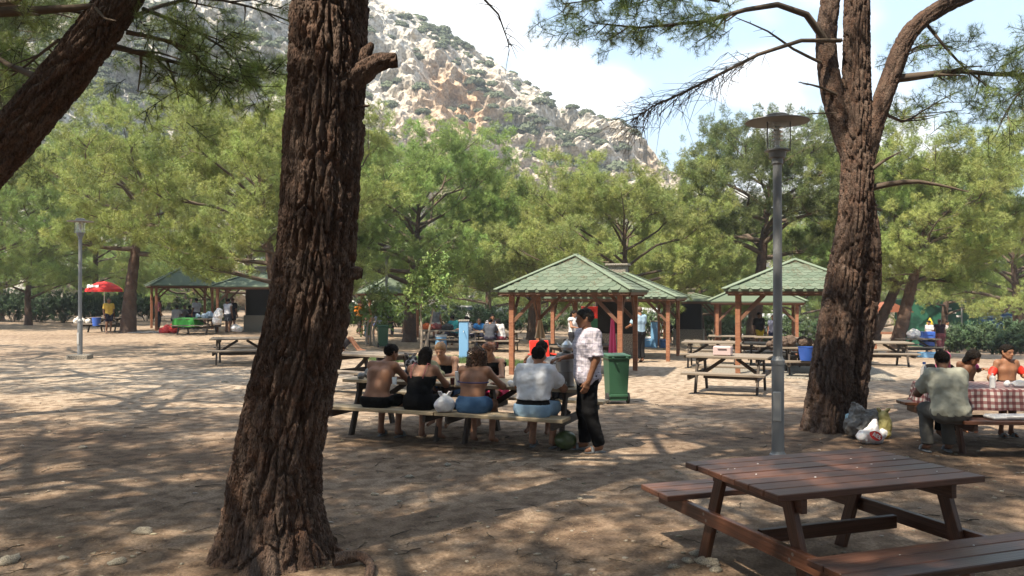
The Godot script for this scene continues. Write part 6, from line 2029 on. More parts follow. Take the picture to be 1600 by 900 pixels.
# a head: origin between the ears, face to +z
func head_mesh(fine: bool) -> MB:
	var key := "head%s" % fine
	if head_cache.has(key): return head_cache[key]
	var f := Field.new(Vector3(-0.12, -0.17, -0.14), Vector3(0.12, 0.15, 0.15), 0.0055 if fine else 0.012, 130.0)
	f.cap(Vector3(0, 0.025, -0.035), Vector3(0, 0.028, 0.005), 0.080, 0.076)
	f.cap(Vector3(0, 0.045, -0.01), Vector3(0, 0.04, 0.02), 0.066, 0.062)
	for s in [-1.0, 1.0]:
		f.cap(Vector3(0.026 * s, -0.02, 0.040), Vector3(0.018 * s, -0.07, 0.045), 0.034, 0.028)   # cheeks to jaw
		f.cap(Vector3(0.055 * s, -0.035, 0.0), Vector3(0.025 * s, -0.085, 0.045), 0.026, 0.022)
		f.cap(Vector3(0.014 * s, 0.022, 0.082), Vector3(0.042 * s, 0.024, 0.066), 0.008, 0.008)     # brow
		f.cap(Vector3(0.080 * s, 0.008, -0.012), Vector3(0.079 * s, -0.028, -0.006), 0.011, 0.008)  # ear
		f.cap(Vector3(0.011 * s, -0.033, 0.088), Vector3(0.009 * s, -0.033, 0.084), 0.007, 0.007)   # nostril
		f.cap(Vector3(0.0, -0.060, 0.083), Vector3(0.020 * s, -0.060, 0.074), 0.007, 0.005)         # lips
	f.cap(Vector3(0, 0.012, 0.080), Vector3(0, -0.028, 0.102), 0.009, 0.012)
	f.cap(Vector3(0, -0.093, 0.066), Vector3(0, -0.088, 0.060), 0.020, 0.020)
	f.cap(Vector3(0, -0.05, -0.02), Vector3(0, -0.15, -0.035), 0.052, 0.054)
	f.done()
	var mb := MB.new()
	f.into(mb)
	head_cache[key] = mb
	return mb

# a relaxed hand hanging along -y from the wrist, palm to +z, thumb to +x
func hand_mesh(fine: bool) -> MB:
	var key := "hand%s" % fine
	if head_cache.has(key): return head_cache[key]
	var f := Field.new(Vector3(-0.075, -0.22, -0.05), Vector3(0.09, 0.03, 0.09), 0.0045 if fine else 0.008, 210.0)
	for i in 4:
		var x := (i - 1.5) * 0.020
		f.cap(Vector3(x * 0.6, 0.0, 0), Vector3(x, -0.085, 0.004), 0.014, 0.012)
		var l: float = [0.034, 0.041, 0.038, 0.029][3 - i]
		var a := Vector3(x, -0.088, 0.004)
		var b := a + Vector3(x * 0.08, -l, 0.010)
		var c := b + Vector3(0, -l * 0.66, l * 0.42)
		var d := c + Vector3(0, -l * 0.36, l * 0.50)
		f.cap(a, b, 0.0095, 0.0090); f.cap(b, c, 0.0088, 0.0082); f.cap(c, d, 0.0082, 0.0070)
	f.cap(Vector3(0.018, -0.022, 0.006), Vector3(0.045, -0.058, 0.022), 0.015, 0.011)
	f.cap(Vector3(0.045, -0.058, 0.022), Vector3(0.052, -0.092, 0.034), 0.0105, 0.0085)
	f.cap(Vector3(0, 0.02, 0), Vector3(0, -0.02, 0), 0.024, 0.022)
	f.done()
	var mb := MB.new()
	f.into(mb)
	head_cache[key] = mb
	return mb

func hair_mesh(style: String, fine: bool) -> MB:
	var key := "hair_%s%s" % [style, fine]
	if head_cache.has(key): return head_cache[key]
	var f := Field.new(Vector3(-0.19, -0.42, -0.24), Vector3(0.19, 0.22, 0.16), 0.009 if fine else 0.014, 110.0)
	var clips := [[Vector3(0, -0.62, 0.785), 0.030]]
	f.cap(Vector3(0, 0.028, -0.036), Vector3(0, 0.034, 0.008), 0.089, 0.083)
	f.cap(Vector3(0, 0.052, -0.015), Vector3(0, 0.047, 0.022), 0.072, 0.067)
	var amp := 0.011
	match style:
		"short": clips.append([Vector3(0, -1, -0.35), 0.075])
		"long":
			for s in [-1.0, 0.0, 1.0]: f.cap(Vector3(0.05 * s, 0.0, -0.07), Vector3(0.045 * s, -0.24, -0.085), 0.055, 0.040)
			amp = 0.012
		"bob":
			for s in [-1.0, 0.0, 1.0]: f.cap(Vector3(0.055 * s, 0.0, -0.06 + 0.02 * absf(s)), Vector3(0.06 * s, -0.11, -0.07 + 0.02 * absf(s)), 0.06, 0.055)
			amp = 0.010
		"curly":
			for s in [-1.0, 0.0, 1.0]: f.cap(Vector3(0.06 * s, 0.03, -0.05), Vector3(0.075 * s, -0.12, -0.055), 0.075, 0.07)
			amp = 0.045
		"bun":
			f.cap(Vector3(0, 0.03, -0.13), Vector3(0, 0.05, -0.14), 0.04, 0.036)
			amp = 0.008
		"scarf":
			for s in [-1.0, 0.0, 1.0]: f.cap(Vector3(0.05 * s, 0.0, -0.05), Vector3(0.06 * s, -0.14, -0.03), 0.06, 0.06)
			clips = [[Vector3(0, -0.25, 0.97), 0.058]]
			amp = 0.006
	f.done()
	f.rough(noise(1.0, FastNoiseLite.TYPE_SIMPLEX_SMOOTH, 3, 5), 34.0, amp)
	for c in clips: f.clip(c[0], c[1])
	var mb := MB.new()
	f.into(mb)
	head_cache[key] = mb
	return mb

# look = {skin, hair: [style, material], top: [...], bottom: [...], shoes}
func person(label: String, at: Vector3, turn: float, j: Dictionary, look: Dictionary, group: String, cell := 0.019, nod := 0.0, yaw := 0.0, tilt := 0.0) -> Node3D:
	var fine := cell < 0.025
	var t := thing("person", label, "person", at, turn, group)
	var wide: float = look.get("wide", 1.0)
	var b := bones_of(j, wide)
	var k: float = j.k
	var body := hull(b, cell, {"pelvis": [0.0, 1.0], "waist": [0.0, 1.0], "torso": [0.0, 1.0], "neck": [0.0, 1.0], "upper_arm": [0.0, 1.0], "fore_arm": [0.0, 1.0], "thigh": [0.0, 1.0], "shin": [0.0, 1.0], "foot": [0.0, 1.0]}, 62.0)
	var hb := Basis.from_euler(Vector3(nod, yaw, tilt)).scaled(Vector3.ONE * maxf(k, 0.86))
	var ht := Transform3D(hb, j.head)
	body.add(head_mesh(fine), ht)
	for s in [["l", 1.0], ["r", -1.0]]:
		var wr: Vector3 = j["wr" + s[0]]
		var d: Vector3 = (wr - j["el" + s[0]]).normalized()
		if j.has("hd" + s[0]): d = (j["hd" + s[0]] as Vector3).normalized()
		var y := -d
		var z: Vector3 = Vector3(-s[1], 0.15, 0.25) if absf(d.y) > 0.6 else Vector3(0, -1, 0)
		z = (z - y * z.dot(y)).normalized()
		var x := y.cross(z)
		var hm := MB.new()
		hm.add(hand_mesh(fine), Transform3D())
		var thumb: Vector3 = Vector3(-s[1], 0, 0.4) if absf(d.y) <= 0.6 else Vector3(0, 0, 1)
		var bs := Basis(x, y, z)
		if x.dot(thumb) < 0: # mirror for the other hand
			for i in hm.v.size(): hm.v[i].x = -hm.v[i].x; hm.n[i].x = -hm.n[i].x
			for i in range(0, hm.ix.size(), 3):
				var q := hm.ix[i + 1]; hm.ix[i + 1] = hm.ix[i + 2]; hm.ix[i + 2] = q
		body.add(hm, Transform3D(bs.scaled(Vector3.ONE * maxf(k, 0.8)), wr + d * 0.005))
	part("body", body.mesh(look.skin), t)
	if look.has("hair"):
		part("headscarf" if look.hair[0] == "scarf" else "hair", hair_mesh(look.hair[0], fine).mesh(look.hair[1]), t, ht)
	if fine:
		for s in [-1.0, 1.0]:
			var e := MB.new()
			e.ball(Vector3(0.031 * s, 0.004, 0.0765), Vector3(0.012, 0.006, 0.006), 6, 10)
			part("eye", e.mesh(mat("eye", lin(0.03, 0.02, 0.018), 0.3)), t, ht)
			var br := MB.new()
			br.tube([Vector3(0.014 * s, 0.024, 0.089), Vector3(0.030 * s, 0.029, 0.083), Vector3(0.046 * s, 0.024, 0.071)], [0.0035, 0.004, 0.003], 5)
			part("eyebrow", br.mesh(look.hair[1] if look.has("hair") and look.hair[0] != "scarf" else mat("brow", lin(0.03, 0.02, 0.015), 0.9)), t, ht)
		var lp := MB.new()
		lp.ball(Vector3(0, -0.060, 0.0865), Vector3(0.019, 0.006, 0.005), 6, 10)
		part("lips", lp.mesh(mat("lips", lin(0.32, 0.10, 0.085), 0.5)), t, ht)
	if look.has("moustache"):
		var mo := MB.new()
		mo.tube([Vector3(-0.026, -0.052, 0.080), Vector3(0, -0.045, 0.094), Vector3(0.026, -0.052, 0.080)], [0.004, 0.008, 0.004], 6)
		part("moustache", mo.mesh(look.moustache), t, ht)
	if look.has("top"):
		# [material, sleeve along the upper arm, extra, hem height, has shoulders]
		var o: Array = look.top
		var kinds := {"torso": [o[2], 1.0], "waist": [o[2] * 1.1, 1.0], "pelvis": [o[2] * 1.0, 1.0]}
		if o[1] > 0.0: kinds["upper_arm"] = [o[2] * 1.15, o[1], 0.012]
		if o.size() > 5 and o[5]: kinds["fore_arm"] = [o[2] * 0.8, o[5]]
		var clips := [[Vector3.DOWN, -o[3]]]
		if o.size() > 4 and o[4] != null: clips.append([Vector3.UP, o[4]])
		part("shirt", hull(b, cell, kinds, 62.0, clips, 0.016 if fine else 0.0, label.length()).mesh(o[0]), t)
	if look.has("bottom"):
		# [material, thigh reach, shin reach, extra, waist height, flare]
		var o: Array = look.bottom
		var kinds := {"pelvis": [o[3], 1.0], "waist": [o[3], 1.0], "thigh": [o[3], o[1], o[5]]}
		if o[2] > 0.0: kinds["shin"] = [o[3] * 1.25, o[2], o[5]]
		part("trousers" if o[2] > 0.5 else "shorts", hull(b, cell, kinds, 62.0, [[Vector3.UP, o[4]]], 0.008 if fine else 0.0, label.length() + 3).mesh(o[0]), t)
	if look.has("shoes"):
		for s in ["l", "r"]:
			var sm := MB.new()
			var an: Vector3 = j["an" + s]
			var to: Vector3 = j["to" + s]
			var dir := ((to - an) * Vector3(1, 0, 1)).normalized()
			var heel := Vector3(an.x, 0, an.z) - dir * 0.075 * k
			var tip := heel + dir * 0.265 * k
			var pts := []
			var rr := []
			for q in [[0.0, 0.020], [0.12, 0.036], [0.35, 0.040], [0.62, 0.044], [0.85, 0.040], [1.0, 0.018]]:
				pts.append(heel.lerp(tip, q[0]) + Vector3(0, 0.013, 0)); rr.append(q[1] * k)
			var flat := MB.new()
			flat.tube(pts, rr, 12, true)
			for i in flat.v.size(): flat.v[i].y = 0.003 + clampf((flat.v[i].y - 0.013) * 0.35 + 0.013, 0.0, 0.03)
			sm.add(flat, Transform3D())
			var so := part("sandal", sm.mesh(look.shoes), t)
			var st := MB.new()
			var mid := heel.lerp(tip, 0.66)
			var sd := dir.cross(Vector3.UP)
			st.tube([mid - sd * 0.05 * k + Vector3(0, 0.02, 0), mid - sd * 0.035 * k + Vector3(0, 0.065 * k, 0), mid + Vector3(0, 0.078 * k, 0), mid + sd * 0.035 * k + Vector3(0, 0.065 * k, 0), mid + sd * 0.05 * k + Vector3(0, 0.02, 0)], [0.02, 0.02, 0.02, 0.02, 0.02], 6, true)
			part("strap", st.mesh(look.shoes), so)
	return t

# a ribbon that follows the torso at a height, for straps and bands
func band(t: Node3D, called: String, c: Vector3, rx: float, rz: float, r: float, m: Material, tilt := 0.0) -> void:
	var pts := []
	var rr := []
	for i in 29:
		var a := TAU * i / 28
		pts.append(c + Vector3(cos(a) * rx, sin(a) * tilt, sin(a) * rz)); rr.append(r)
	var mb := MB.new()
	mb.tube(pts, rr, 6, false)
	part(called, mb.mesh(m), t)

func make_people() -> void:
	var tan_ := skin_mat("skin_tan", lin(0.25, 0.118, 0.064))
	var fair := skin_mat("skin_fair", lin(0.42, 0.235, 0.15))
	var mid := skin_mat("skin_mid", lin(0.31, 0.155, 0.09))
	var dark := skin_mat("skin_dark", lin(0.17, 0.082, 0.047))
	var black_hair := mat("hair_black", lin(0.010, 0.008, 0.007), 0.8, {"metallic_specular": 0.2})
	var grey_hair := mat("hair_grey", lin(0.030, 0.027, 0.025), 0.8, {"metallic_specular": 0.2})
	var brown_hair := mat("hair_brown", lin(0.085, 0.045, 0.025), 0.55)
	var blonde := mat("hair_blonde", lin(0.22, 0.12, 0.05), 0.6)
	var auburn := mat("hair_auburn", lin(0.16, 0.06, 0.025), 0.6)
	var black := cloth_mat("black_cloth", lin(0.010, 0.010, 0.011))
	var denim := cloth_mat("denim", lin(0.055, 0.115, 0.22))
	var pale_denim := cloth_mat("pale_denim", lin(0.22, 0.33, 0.45))
	var white := cloth_mat("white_cloth", lin(0.62, 0.64, 0.68))
	var khaki := cloth_mat("khaki_cloth", lin(0.33, 0.335, 0.28))
	var sandal := mat("sandal_grey", lin(0.16, 0.17, 0.18), 0.7)
	# checked shirt: thin grey-blue lines printed on white
	var im := Image.create(128, 128, false, Image.FORMAT_RGB8)
	im.fill(Color(0.74, 0.72, 0.76))
	for a in [[6, 5, Color(0.62, 0.62, 0.72)], [26, 2, Color(0.80, 0.75, 0.78)], [40, 2, Color(0.80, 0.75, 0.78)], [70, 5, Color(0.62, 0.62, 0.72)], [90, 2, Color(0.80, 0.75, 0.78)], [104, 2, Color(0.80, 0.75, 0.78)]]:
		for q in 128:
			for w in a[1]:
				im.set_pixel(a[0] + w, q, im.get_pixel(a[0] + w, q) * a[2])
				im.set_pixel(q, a[0] + w, im.get_pixel(q, a[0] + w) * a[2])
	var plaid := mat("plaid", Color.WHITE, 0.9, {"albedo_texture": ImageTexture.create_from_image(im), "uv1_triplanar": true, "uv1_scale": Vector3.ONE * 7.0, "heightmap_enabled": true, "heightmap_texture": M["_folds"], "heightmap_scale": 0.5})
	var g := "people at the long table"
	var u := Vector3(0.929, 0, 0.371)
	var w := Vector3(0.371, 0, -0.929)
	var c := Vector3(-0.60, 0, -11.5)
	var away := atan2(w.x, w.z)
	var toward := atan2(-w.x, -w.z)
	var near_row := c - w * 0.85
	var far_row := c + w * 0.88

	# the man standing with the tea
	var j := stand(1.76)
	j.shl.z = -0.04; j.shr.z = 0.02
	j.ell = Vector3(0.25, 1.16, -0.06); j.wrl = Vector3(0.24, 0.90, 0.03)
	j.elr = Vector3(-0.27, 1.18, 0.02); j.wrr = Vector3(-0.18, 1.15, 0.27)
	j.hdr = Vector3(0.2, -0.1, 1.0)
	j.anl += Vector3(0.02, 0, -0.10); j.tol += Vector3(0.02, 0, -0.10); j.knl += Vector3(0.01, 0, -0.03)
	j.anr += Vector3(0, 0, 0.04); j.tor += Vector3(0, 0, 0.04)
	j.head += Vector3(0, 0.0, 0.015)
	person("man in a checked short-sleeved shirt standing at the tea urn", on_land(0.93, -10.33), deg_to_rad(-84), j, {"skin": tan_, "hair": ["short", grey_hair], "top": [plaid, 0.92, 0.030, 0.80], "bottom": [black, 1.0, 0.97, 0.020, 1.02, 0.012], "shoes": sandal, "moustache": grey_hair, "wide": 1.08}, g, 0.017, 0.06, 0.05)

	# backs on the near bench
	var spot := near_row - u * 0.95
	j = sit(1.66, 0.50)
	j.ell += Vector3(0.03, -0.02, 0.0); j.elr += Vector3(-0.06, -0.04, 0.03); j.head += Vector3(-0.05, -0.02, 0.02)
	person("shirtless man in black shorts hunched over the long table", spot, away, j, {"skin": tan_, "hair": ["short", black_hair], "bottom": [black, 0.9, 0.0, 0.020, 0.60, 0.02], "wide": 1.08, "shoes": sandal}, g, 0.019, 0.15, -0.5)
	spot = near_row - u * 0.32
	j = sit(1.58, 0.36)
	var p := person("woman in a black strapped top sitting beside the shirtless man", spot, away, j, {"skin": mid, "hair": ["long", black_hair], "top": [black, 0.0, 0.014, 0.47, 0.885], "bottom": [black, 0.95, 0.0, 0.022, 0.66, 0.02], "wide": 1.08}, g, 0.019, 0.1, 0.1)
	for s in [-1.0, 1.0]:
		var mb := MB.new()
		mb.tube([Vector3(s * 0.085, 0.86, -0.105 + 0.06), Vector3(s * 0.105, 0.97, -0.055 + 0.05), Vector3(s * 0.10, 1.045, 0.07), Vector3(s * 0.095, 1.02, 0.16)], [0.007, 0.007, 0.007, 0.007], 6)
		part("strap", mb.mesh(mat("strap_pink", lin(0.36, 0.10, 0.10), 0.8)), p)
	spot = near_row + u * 0.44
	j = sit(1.62, 0.25)
	j.elr += Vector3(-0.05, 0.0, 0.03); j.ell += Vector3(0.02, 0.06, 0.02); j.wrl += Vector3(0.0, 0.22, -0.18)
	p = person("woman in a dark bikini top and denim shorts seen from behind", spot, away, j, {"skin": mid, "hair": ["curly", brown_hair], "bottom": [denim, 0.55, 0.0, 0.024, 0.665, 0.015], "wide": 1.06}, g, 0.019, 0.05, 0.25)
	band(p, "bikini_band", Vector3(0, 0.835, 0.035), 0.205, 0.135, 0.009, mat("bikini", lin(0.05, 0.045, 0.12), 0.8))
	spot = near_row + u * 1.26
	j = sit(1.68, 0.30)
	j.ell += Vector3(0.04, 0.0, 0); j.elr += Vector3(-0.04, 0, 0)
	p = person("man in a white T-shirt and pale denim shorts at the bench end", spot, away, j, {"skin": mid, "hair": ["short", black_hair], "top": [white, 0.72, 0.026, 0.655], "bottom": [pale_denim, 0.98, 0.0, 0.030, 0.605, 0.02], "wide": 1.16, "shoes": sandal}, g, 0.018, 0.12, 0.2)
	part("waistband", hull(bones_of(j, 1.16), 0.018, {"pelvis": [0.016, 1.0], "waist": [0.016, 1.0]}, 62.0, [[Vector3.UP, 0.69], [Vector3.DOWN, -0.56]]).mesh(black), p)
	# faces across the table
	spot = far_row - u * 0.70
	j = sit(1.62, 0.55)
	j.head += Vector3(0, -0.03, 0.02); j.wrl += Vector3(-0.02, 0.0, 0.02)
	person("blonde woman with tied-back hair looking down across the table", spot, toward, j, {"skin": fair, "hair": ["bun", blonde], "top": [black, 0.0, 0.014, 0.50, 0.90], "bottom": [denim, 0.9, 0.0, 0.022, 0.66, 0.02]}, g, 0.019, 0.38, 0.2)
	spot = far_row + u * 0.03
	j = sit(1.58, 0.45)
	person("auburn-haired woman in a black vest facing the bikini wearer", spot, toward, j, {"skin": fair, "hair": ["bun", auburn], "top": [black, 0.12, 0.014, 0.50, 0.96], "bottom": [cloth_mat("pink_cloth", lin(0.55, 0.06, 0.14)), 0.7, 0.0, 0.022, 0.66, 0.02]}, g, 0.019, 0.30, -0.55)
	spot = far_row + u * 0.84
	j = sit(1.66, 0.40)
	j.wrl += Vector3(0.0, 0.20, -0.15); j.ell += Vector3(0.10, 0.05, 0); j.wrr += Vector3(-0.05, 0.2, -0.1)
	person("person with raised forearms mostly hidden by the white T-shirt", spot, toward, j, {"skin": mid, "hair": ["short", black_hair], "top": [white, 0.5, 0.02, 0.52], "bottom": [black, 0.9, 0.0, 0.02, 0.66, 0.02]}, g, 0.019, 0.2)

	# the right-hand table
	g = "people at the checked cloth"
	j = sit(1.60, 0.36)
	j.ell += Vector3(0.0, -0.03, 0); j.elr += Vector3(0.0, -0.03, 0)
	person("man in a khaki T-shirt sitting with his back turned at the checked cloth", Vector3(5.22, 0, -9.95), PI - 0.06, j, {"skin": dark, "hair": ["short", black_hair], "top": [khaki, 0.75, 0.026, 0.50], "bottom": [cloth_mat("grey_trousers", lin(0.10, 0.10, 0.095)), 1.0, 0.96, 0.018, 0.68, 0.01], "wide": 1.18, "shoes": sandal}, g, 0.018, 0.22, 0.0)
	j = sit(1.42, 0.4)
	person("woman in a pink patterned headscarf and dark clothes across the cloth", Vector3(5.85, 0, -11.62), 0.15, j, {"skin": mid, "hair": ["scarf", cloth_mat("pink_scarf", lin(0.42, 0.12, 0.20))], "top": [black, 1.0, 0.022, 0.48, null, 0.97], "bottom": [black, 1.0, 0.95, 0.02, 0.64, 0.01]}, g, 0.019, 0.1, -0.1)
	j = stand(1.18)
	j.head += Vector3(0, -0.04, 0.10); j.neck += Vector3(0, -0.02, 0.06); j.chest.z += 0.03
	j.ell += Vector3(0.06, 0.10, 0.06); j.wrl += Vector3(-0.04, 0.30, 0.14)
	p = person("child with a pink armband bending beside the woman in the headscarf", on_land(6.38, -11.75), 0.5, j, {"skin": tan_, "hair": ["bob", black_hair], "bottom": [black, 0.5, 0.0, 0.015, 0.74, 0.01]}, g, 0.019, 0.5, 0.3)
	armband(p, j, "l", M.pink)
	j = stand(1.24)
	j.ell += Vector3(0.07, 0.03, 0.03); j.wrl += Vector3(0.0, 0.16, 0.14); j.elr += Vector3(-0.06, 0.0, 0); j.wrr += Vector3(-0.03, 0.02, 0.02)
	p = person("smiling shirtless boy with red armbands standing behind the checked cloth", on_land(6.72, -11.35), 0.12, j, {"skin": tan_, "hair": ["short", black_hair], "bottom": [black, 0.6, 0.0, 0.018, 0.78, 0.015], "shoes": sandal}, g, 0.018, 0.08, 0.15)
	armband(p, j, "l", M.red_plastic)
	armband(p, j, "r", M.red_plastic)

	make_far_people(tan_, mid, fair, dark, black_hair, brown_hair, black, white, denim)

func armband(p: Node3D, j: Dictionary, s: String, m: Material) -> void:
	var a: Vector3 = j["sh" + s]
	var b: Vector3 = j["el" + s]
	var mb := MB.new()
	var pts := []
	for q in [0.32, 0.36, 0.48, 0.62, 0.76, 0.82]: pts.append(a.lerp(b, q))
	mb.tube(pts, [0.035, 0.048, 0.056, 0.056, 0.048, 0.035], 16)
	part("armband", mb.mesh(m), p)

func make_far_people(tan_: Material, mid: Material, fair: Material, dark: Material, hair: Material, brown: Material, black: Material, white: Material, denim: Material) -> void:
	var g := "people farther off on the clearing"
	var n := 0
	# label, place, facing, pose, height, top colour, sleeve, bottom colour, bottom reach on shin, hair style, skin
	var L := [
		["man in a pale blue T-shirt and black trousers at the hearth", on_land(4.04, -26.5), -2.6, "reach", 1.76, lin(0.30, 0.42, 0.52), 0.8, lin(0.02, 0.02, 0.022), 0.85, "short", mid],
		["person in a bright red top behind the hearth", on_land(4.34, -31.5), 0.6, "stand", 1.72, lin(0.55, 0.05, 0.02), 0.8, lin(0.03, 0.03, 0.035), 0.9, "short", mid],
		["woman in a white vest standing under the middle gazebo", on_land(1.99, -27), 0.9, "reach", 1.62, lin(0.62, 0.60, 0.60), 0.15, lin(0.03, 0.03, 0.035), 0.9, "long", mid],
		["person in a striped dark top bending over a child's things", on_land(8.48, -45), -1.2, "bend", 1.70, lin(0.10, 0.09, 0.12), 0.7, lin(0.02, 0.02, 0.03), 0.0, "short", tan_],
		["man in a yellow T-shirt standing by the red parasol", on_land(-19.82, -41.05), 0.9, "stand", 1.72, lin(0.52, 0.36, 0.08), 0.7, lin(0.02, 0.02, 0.04), 0.0, "short", dark],
		["person in white sitting at the parasol table", on_land(-20.0, -43.4), -2.8, "sit", 1.66, lin(0.55, 0.50, 0.45), 0.6, lin(0.05, 0.16, 0.36), 0.0, "short", tan_],
		["person in a red and white shirt at the post of the people's gazebo", on_land(-19.28, -45.5), 2.4, "stand", 1.74, lin(0.30, 0.10, 0.12), 0.7, lin(0.03, 0.03, 0.04), 0.9, "short", tan_],
		["person in a white T-shirt sitting inside the people's gazebo", on_land(-18.58, -46), 2.9, "sit", 1.72, lin(0.48, 0.48, 0.50), 0.7, lin(0.03, 0.03, 0.05), 0.9, "short", dark],
		["person in a grey top sitting inside the people's gazebo", on_land(-18.43, -46.6), 2.6, "sit", 1.70, lin(0.22, 0.22, 0.24), 0.7, lin(0.03, 0.03, 0.05), 0.9, "short", dark],
		["person in a dark top sitting inside the people's gazebo", on_land(-18.22, -47), 3.1, "sit", 1.66, lin(0.05, 0.05, 0.07), 0.7, lin(0.03, 0.03, 0.05), 0.9, "short", dark],
		["man in a light grey shirt standing at the gazebo table", on_land(-17.23, -45.6), -2.2, "stand", 1.70, lin(0.30, 0.31, 0.33), 0.7, lin(0.04, 0.04, 0.06), 0.9, "short", dark],
		["man in a white vest and grey shorts by the far hearth", on_land(-14.29, -42), 2.8, "stand", 1.68, lin(0.55, 0.55, 0.60), 0.1, lin(0.06, 0.065, 0.08), 0.0, "short", dark],
		["person in black behind the man in the white vest", on_land(-14.4, -43), 2.9, "stand", 1.72, lin(0.025, 0.025, 0.03), 0.7, lin(0.02, 0.02, 0.025), 0.0, "short", dark],
		["man in an orange shirt walking past the small gazebo", on_land(-7.98, -43.59), 0.9, "walk", 1.74, lin(0.52, 0.17, 0.02), 0.8, lin(0.05, 0.04, 0.035), 0.85, "short", dark],
		["toddler in a blue shirt and pale hat near the second bin", on_land(-6.06, -35), -0.6, "stand", 0.92, lin(0.10, 0.35, 0.50), 0.6, lin(0.30, 0.36, 0.42), 0.3, "short", fair],
		["person in a white and blue swimsuit sitting under the small gazebo", on_land(-6.93, -43.5), -2.6, "sit", 1.62, lin(0.40, 0.48, 0.66), 0.1, lin(0.03, 0.12, 0.42), 0.0, "short", mid],
		["person in dark clothes sitting under the small gazebo", on_land(-6.27, -42.6), 0.2, "sit", 1.70, lin(0.03, 0.03, 0.035), 0.8, lin(0.03, 0.03, 0.04), 0.9, "short", dark],
		["woman in a grey vest and white skirt standing at the table of bags", on_land(-3.37, -37), 2.9, "stand", 1.66, lin(0.18, 0.19, 0.20), 0.05, lin(0.56, 0.55, 0.53), 0.2, "short", mid],
		["person in a teal top with a blue cap behind the table of bags", on_land(-2.39, -35), -2.4, "sit", 1.68, lin(0.03, 0.20, 0.22), 0.8, lin(0.03, 0.03, 0.05), 0.9, "short", tan_],
		["woman in a green top and black hair sitting at the striped shirt's table", on_land(-1.65, -33.6), -2.0, "sit", 1.66, lin(0.03, 0.24, 0.20), 0.7, lin(0.03, 0.03, 0.05), 0.9, "long", mid],
		["boy in a blue T-shirt facing forward at the far table", on_land(-1.35, -33.9), 0.1, "sit", 1.50, lin(0.03, 0.14, 0.34), 0.7, lin(0.03, 0.03, 0.05), 0.9, "short", tan_],
		["large man in a dark striped shirt at the far table", on_land(-0.82, -34.6), 0.1, "sit", 1.86, lin(0.06, 0.06, 0.08), 0.8, lin(0.03, 0.03, 0.05), 0.9, "short", mid],
		["person in dark grey with a bowed back at the far table", on_land(-0.84, -31.2), 3.0, "sit", 1.62, lin(0.06, 0.065, 0.08), 0.8, lin(0.03, 0.03, 0.05), 0.9, "short", mid],
		["person in a white T-shirt at the end of the far table", on_land(-0.39, -31.6), -2.2, "sit", 1.62, lin(0.58, 0.56, 0.55), 0.6, lin(0.25, 0.06, 0.08), 0.9, "bob", mid],
		["woman in a flowered dress walking towards the hedge", on_land(19.71, -38.5), 3.0, "walk", 1.64, lin(0.05, 0.03, 0.04), 0.2, lin(0.26, 0.12, 0.12), -1.0, "bun", mid],
		["person in a white cap wheeling something past the flowered dress", on_land(23.97, -46), 0.3, "stand", 1.74, lin(0.45, 0.40, 0.40), 0.6, lin(0.12, 0.10, 0.10), 0.3, "short", mid],
		["person in a pale shirt at the table with the white sack", on_land(22.98, -46), -1.2, "stand", 1.72, lin(0.46, 0.46, 0.50), 0.7, lin(0.06, 0.08, 0.12), 0.9, "short", mid],
		["person in yellow and black behind the sinuous pine", on_land(10.5, -35.5), 0.3, "stand", 1.70, lin(0.02, 0.02, 0.022), 0.8, lin(0.55, 0.40, 0.03), 0.1, "short", dark],
		["person in a blue and white top by the gazebo on the slab", on_land(11.26, -36), -0.8, "stand", 1.62, lin(0.30, 0.32, 0.46), 0.4, lin(0.05, 0.06, 0.14), 0.9, "short", mid],
	]
	for a in L:
		var j: Dictionary
		match a[3]:
			"sit": j = sit(a[4], 0.3)
			_: j = stand(a[4])
		if a[3] == "reach":
			j.ell += Vector3(0.02, 0.04, 0.12); j.wrl += Vector3(-0.06, 0.24, 0.28); j.elr += Vector3(-0.02, 0.04, 0.12); j.wrr += Vector3(0.06, 0.24, 0.28)
		if a[3] == "bend":
			for q in ["chest", "neck", "head", "shl", "shr", "ell", "elr", "wrl", "wrr", "waist"]:
				var p: Vector3 = j[q]
				var d := p.y - 0.97
				if q.begins_with("el") or q.begins_with("wr"): d = 0.34
				j[q] = Vector3(p.x, 0.97 + d * 0.45 - (0.25 if q.begins_with("el") else 0.48 if q.begins_with("wr") else 0.0), p.z + d * 0.85)
		if a[3] == "walk":
			j.anl += Vector3(0, 0.03, -0.25); j.tol += Vector3(0, 0, -0.25); j.knl += Vector3(0, 0, -0.06); j.anr += Vector3(0, 0, 0.22); j.tor += Vector3(0, 0.02, 0.22); j.knr += Vector3(0, 0, 0.12)
			j.wrl += Vector3(0, 0, 0.12); j.wrr += Vector3(0, 0, -0.10)
		var hip: float = (j.pelvis as Vector3).y
		var top := cloth_mat("far_top_%d" % n, a[5])
		if a[0].contains("striped"): top = stripes()
		var bot := cloth_mat("far_bottom_%d" % n, a[7])
		if a[0].contains("flowered"): bot = flowers()
		var look := {"skin": a[10], "hair": [a[9], hair if n % 4 else brown], "top": [top, a[6], 0.022, hip - 0.12 if a[3] != "sit" else hip - 0.10], "wide": 1.06}
		if a[8] < 0.0: look.bottom = [bot, 0.98, 0.35, 0.045, hip + 0.10, 0.05]
		else: look.bottom = [bot, 1.0 if a[8] > 0.3 else 0.75, a[8] if a[8] > 0.3 else 0.0, 0.022, hip + 0.07, 0.015]
		if not (a[3] == "sit"): look.shoes = mat("sandal_dark", lin(0.05, 0.045, 0.04), 0.7)
		var lift := 0.0
		if a[0].contains("sinuous"): lift = 0.0
		person(a[0], a[1], a[2], j, look, g, 0.032, 0.15)
		n += 1
	# the person lying back on the pink blanket, knees up
	var j := stand(1.72)
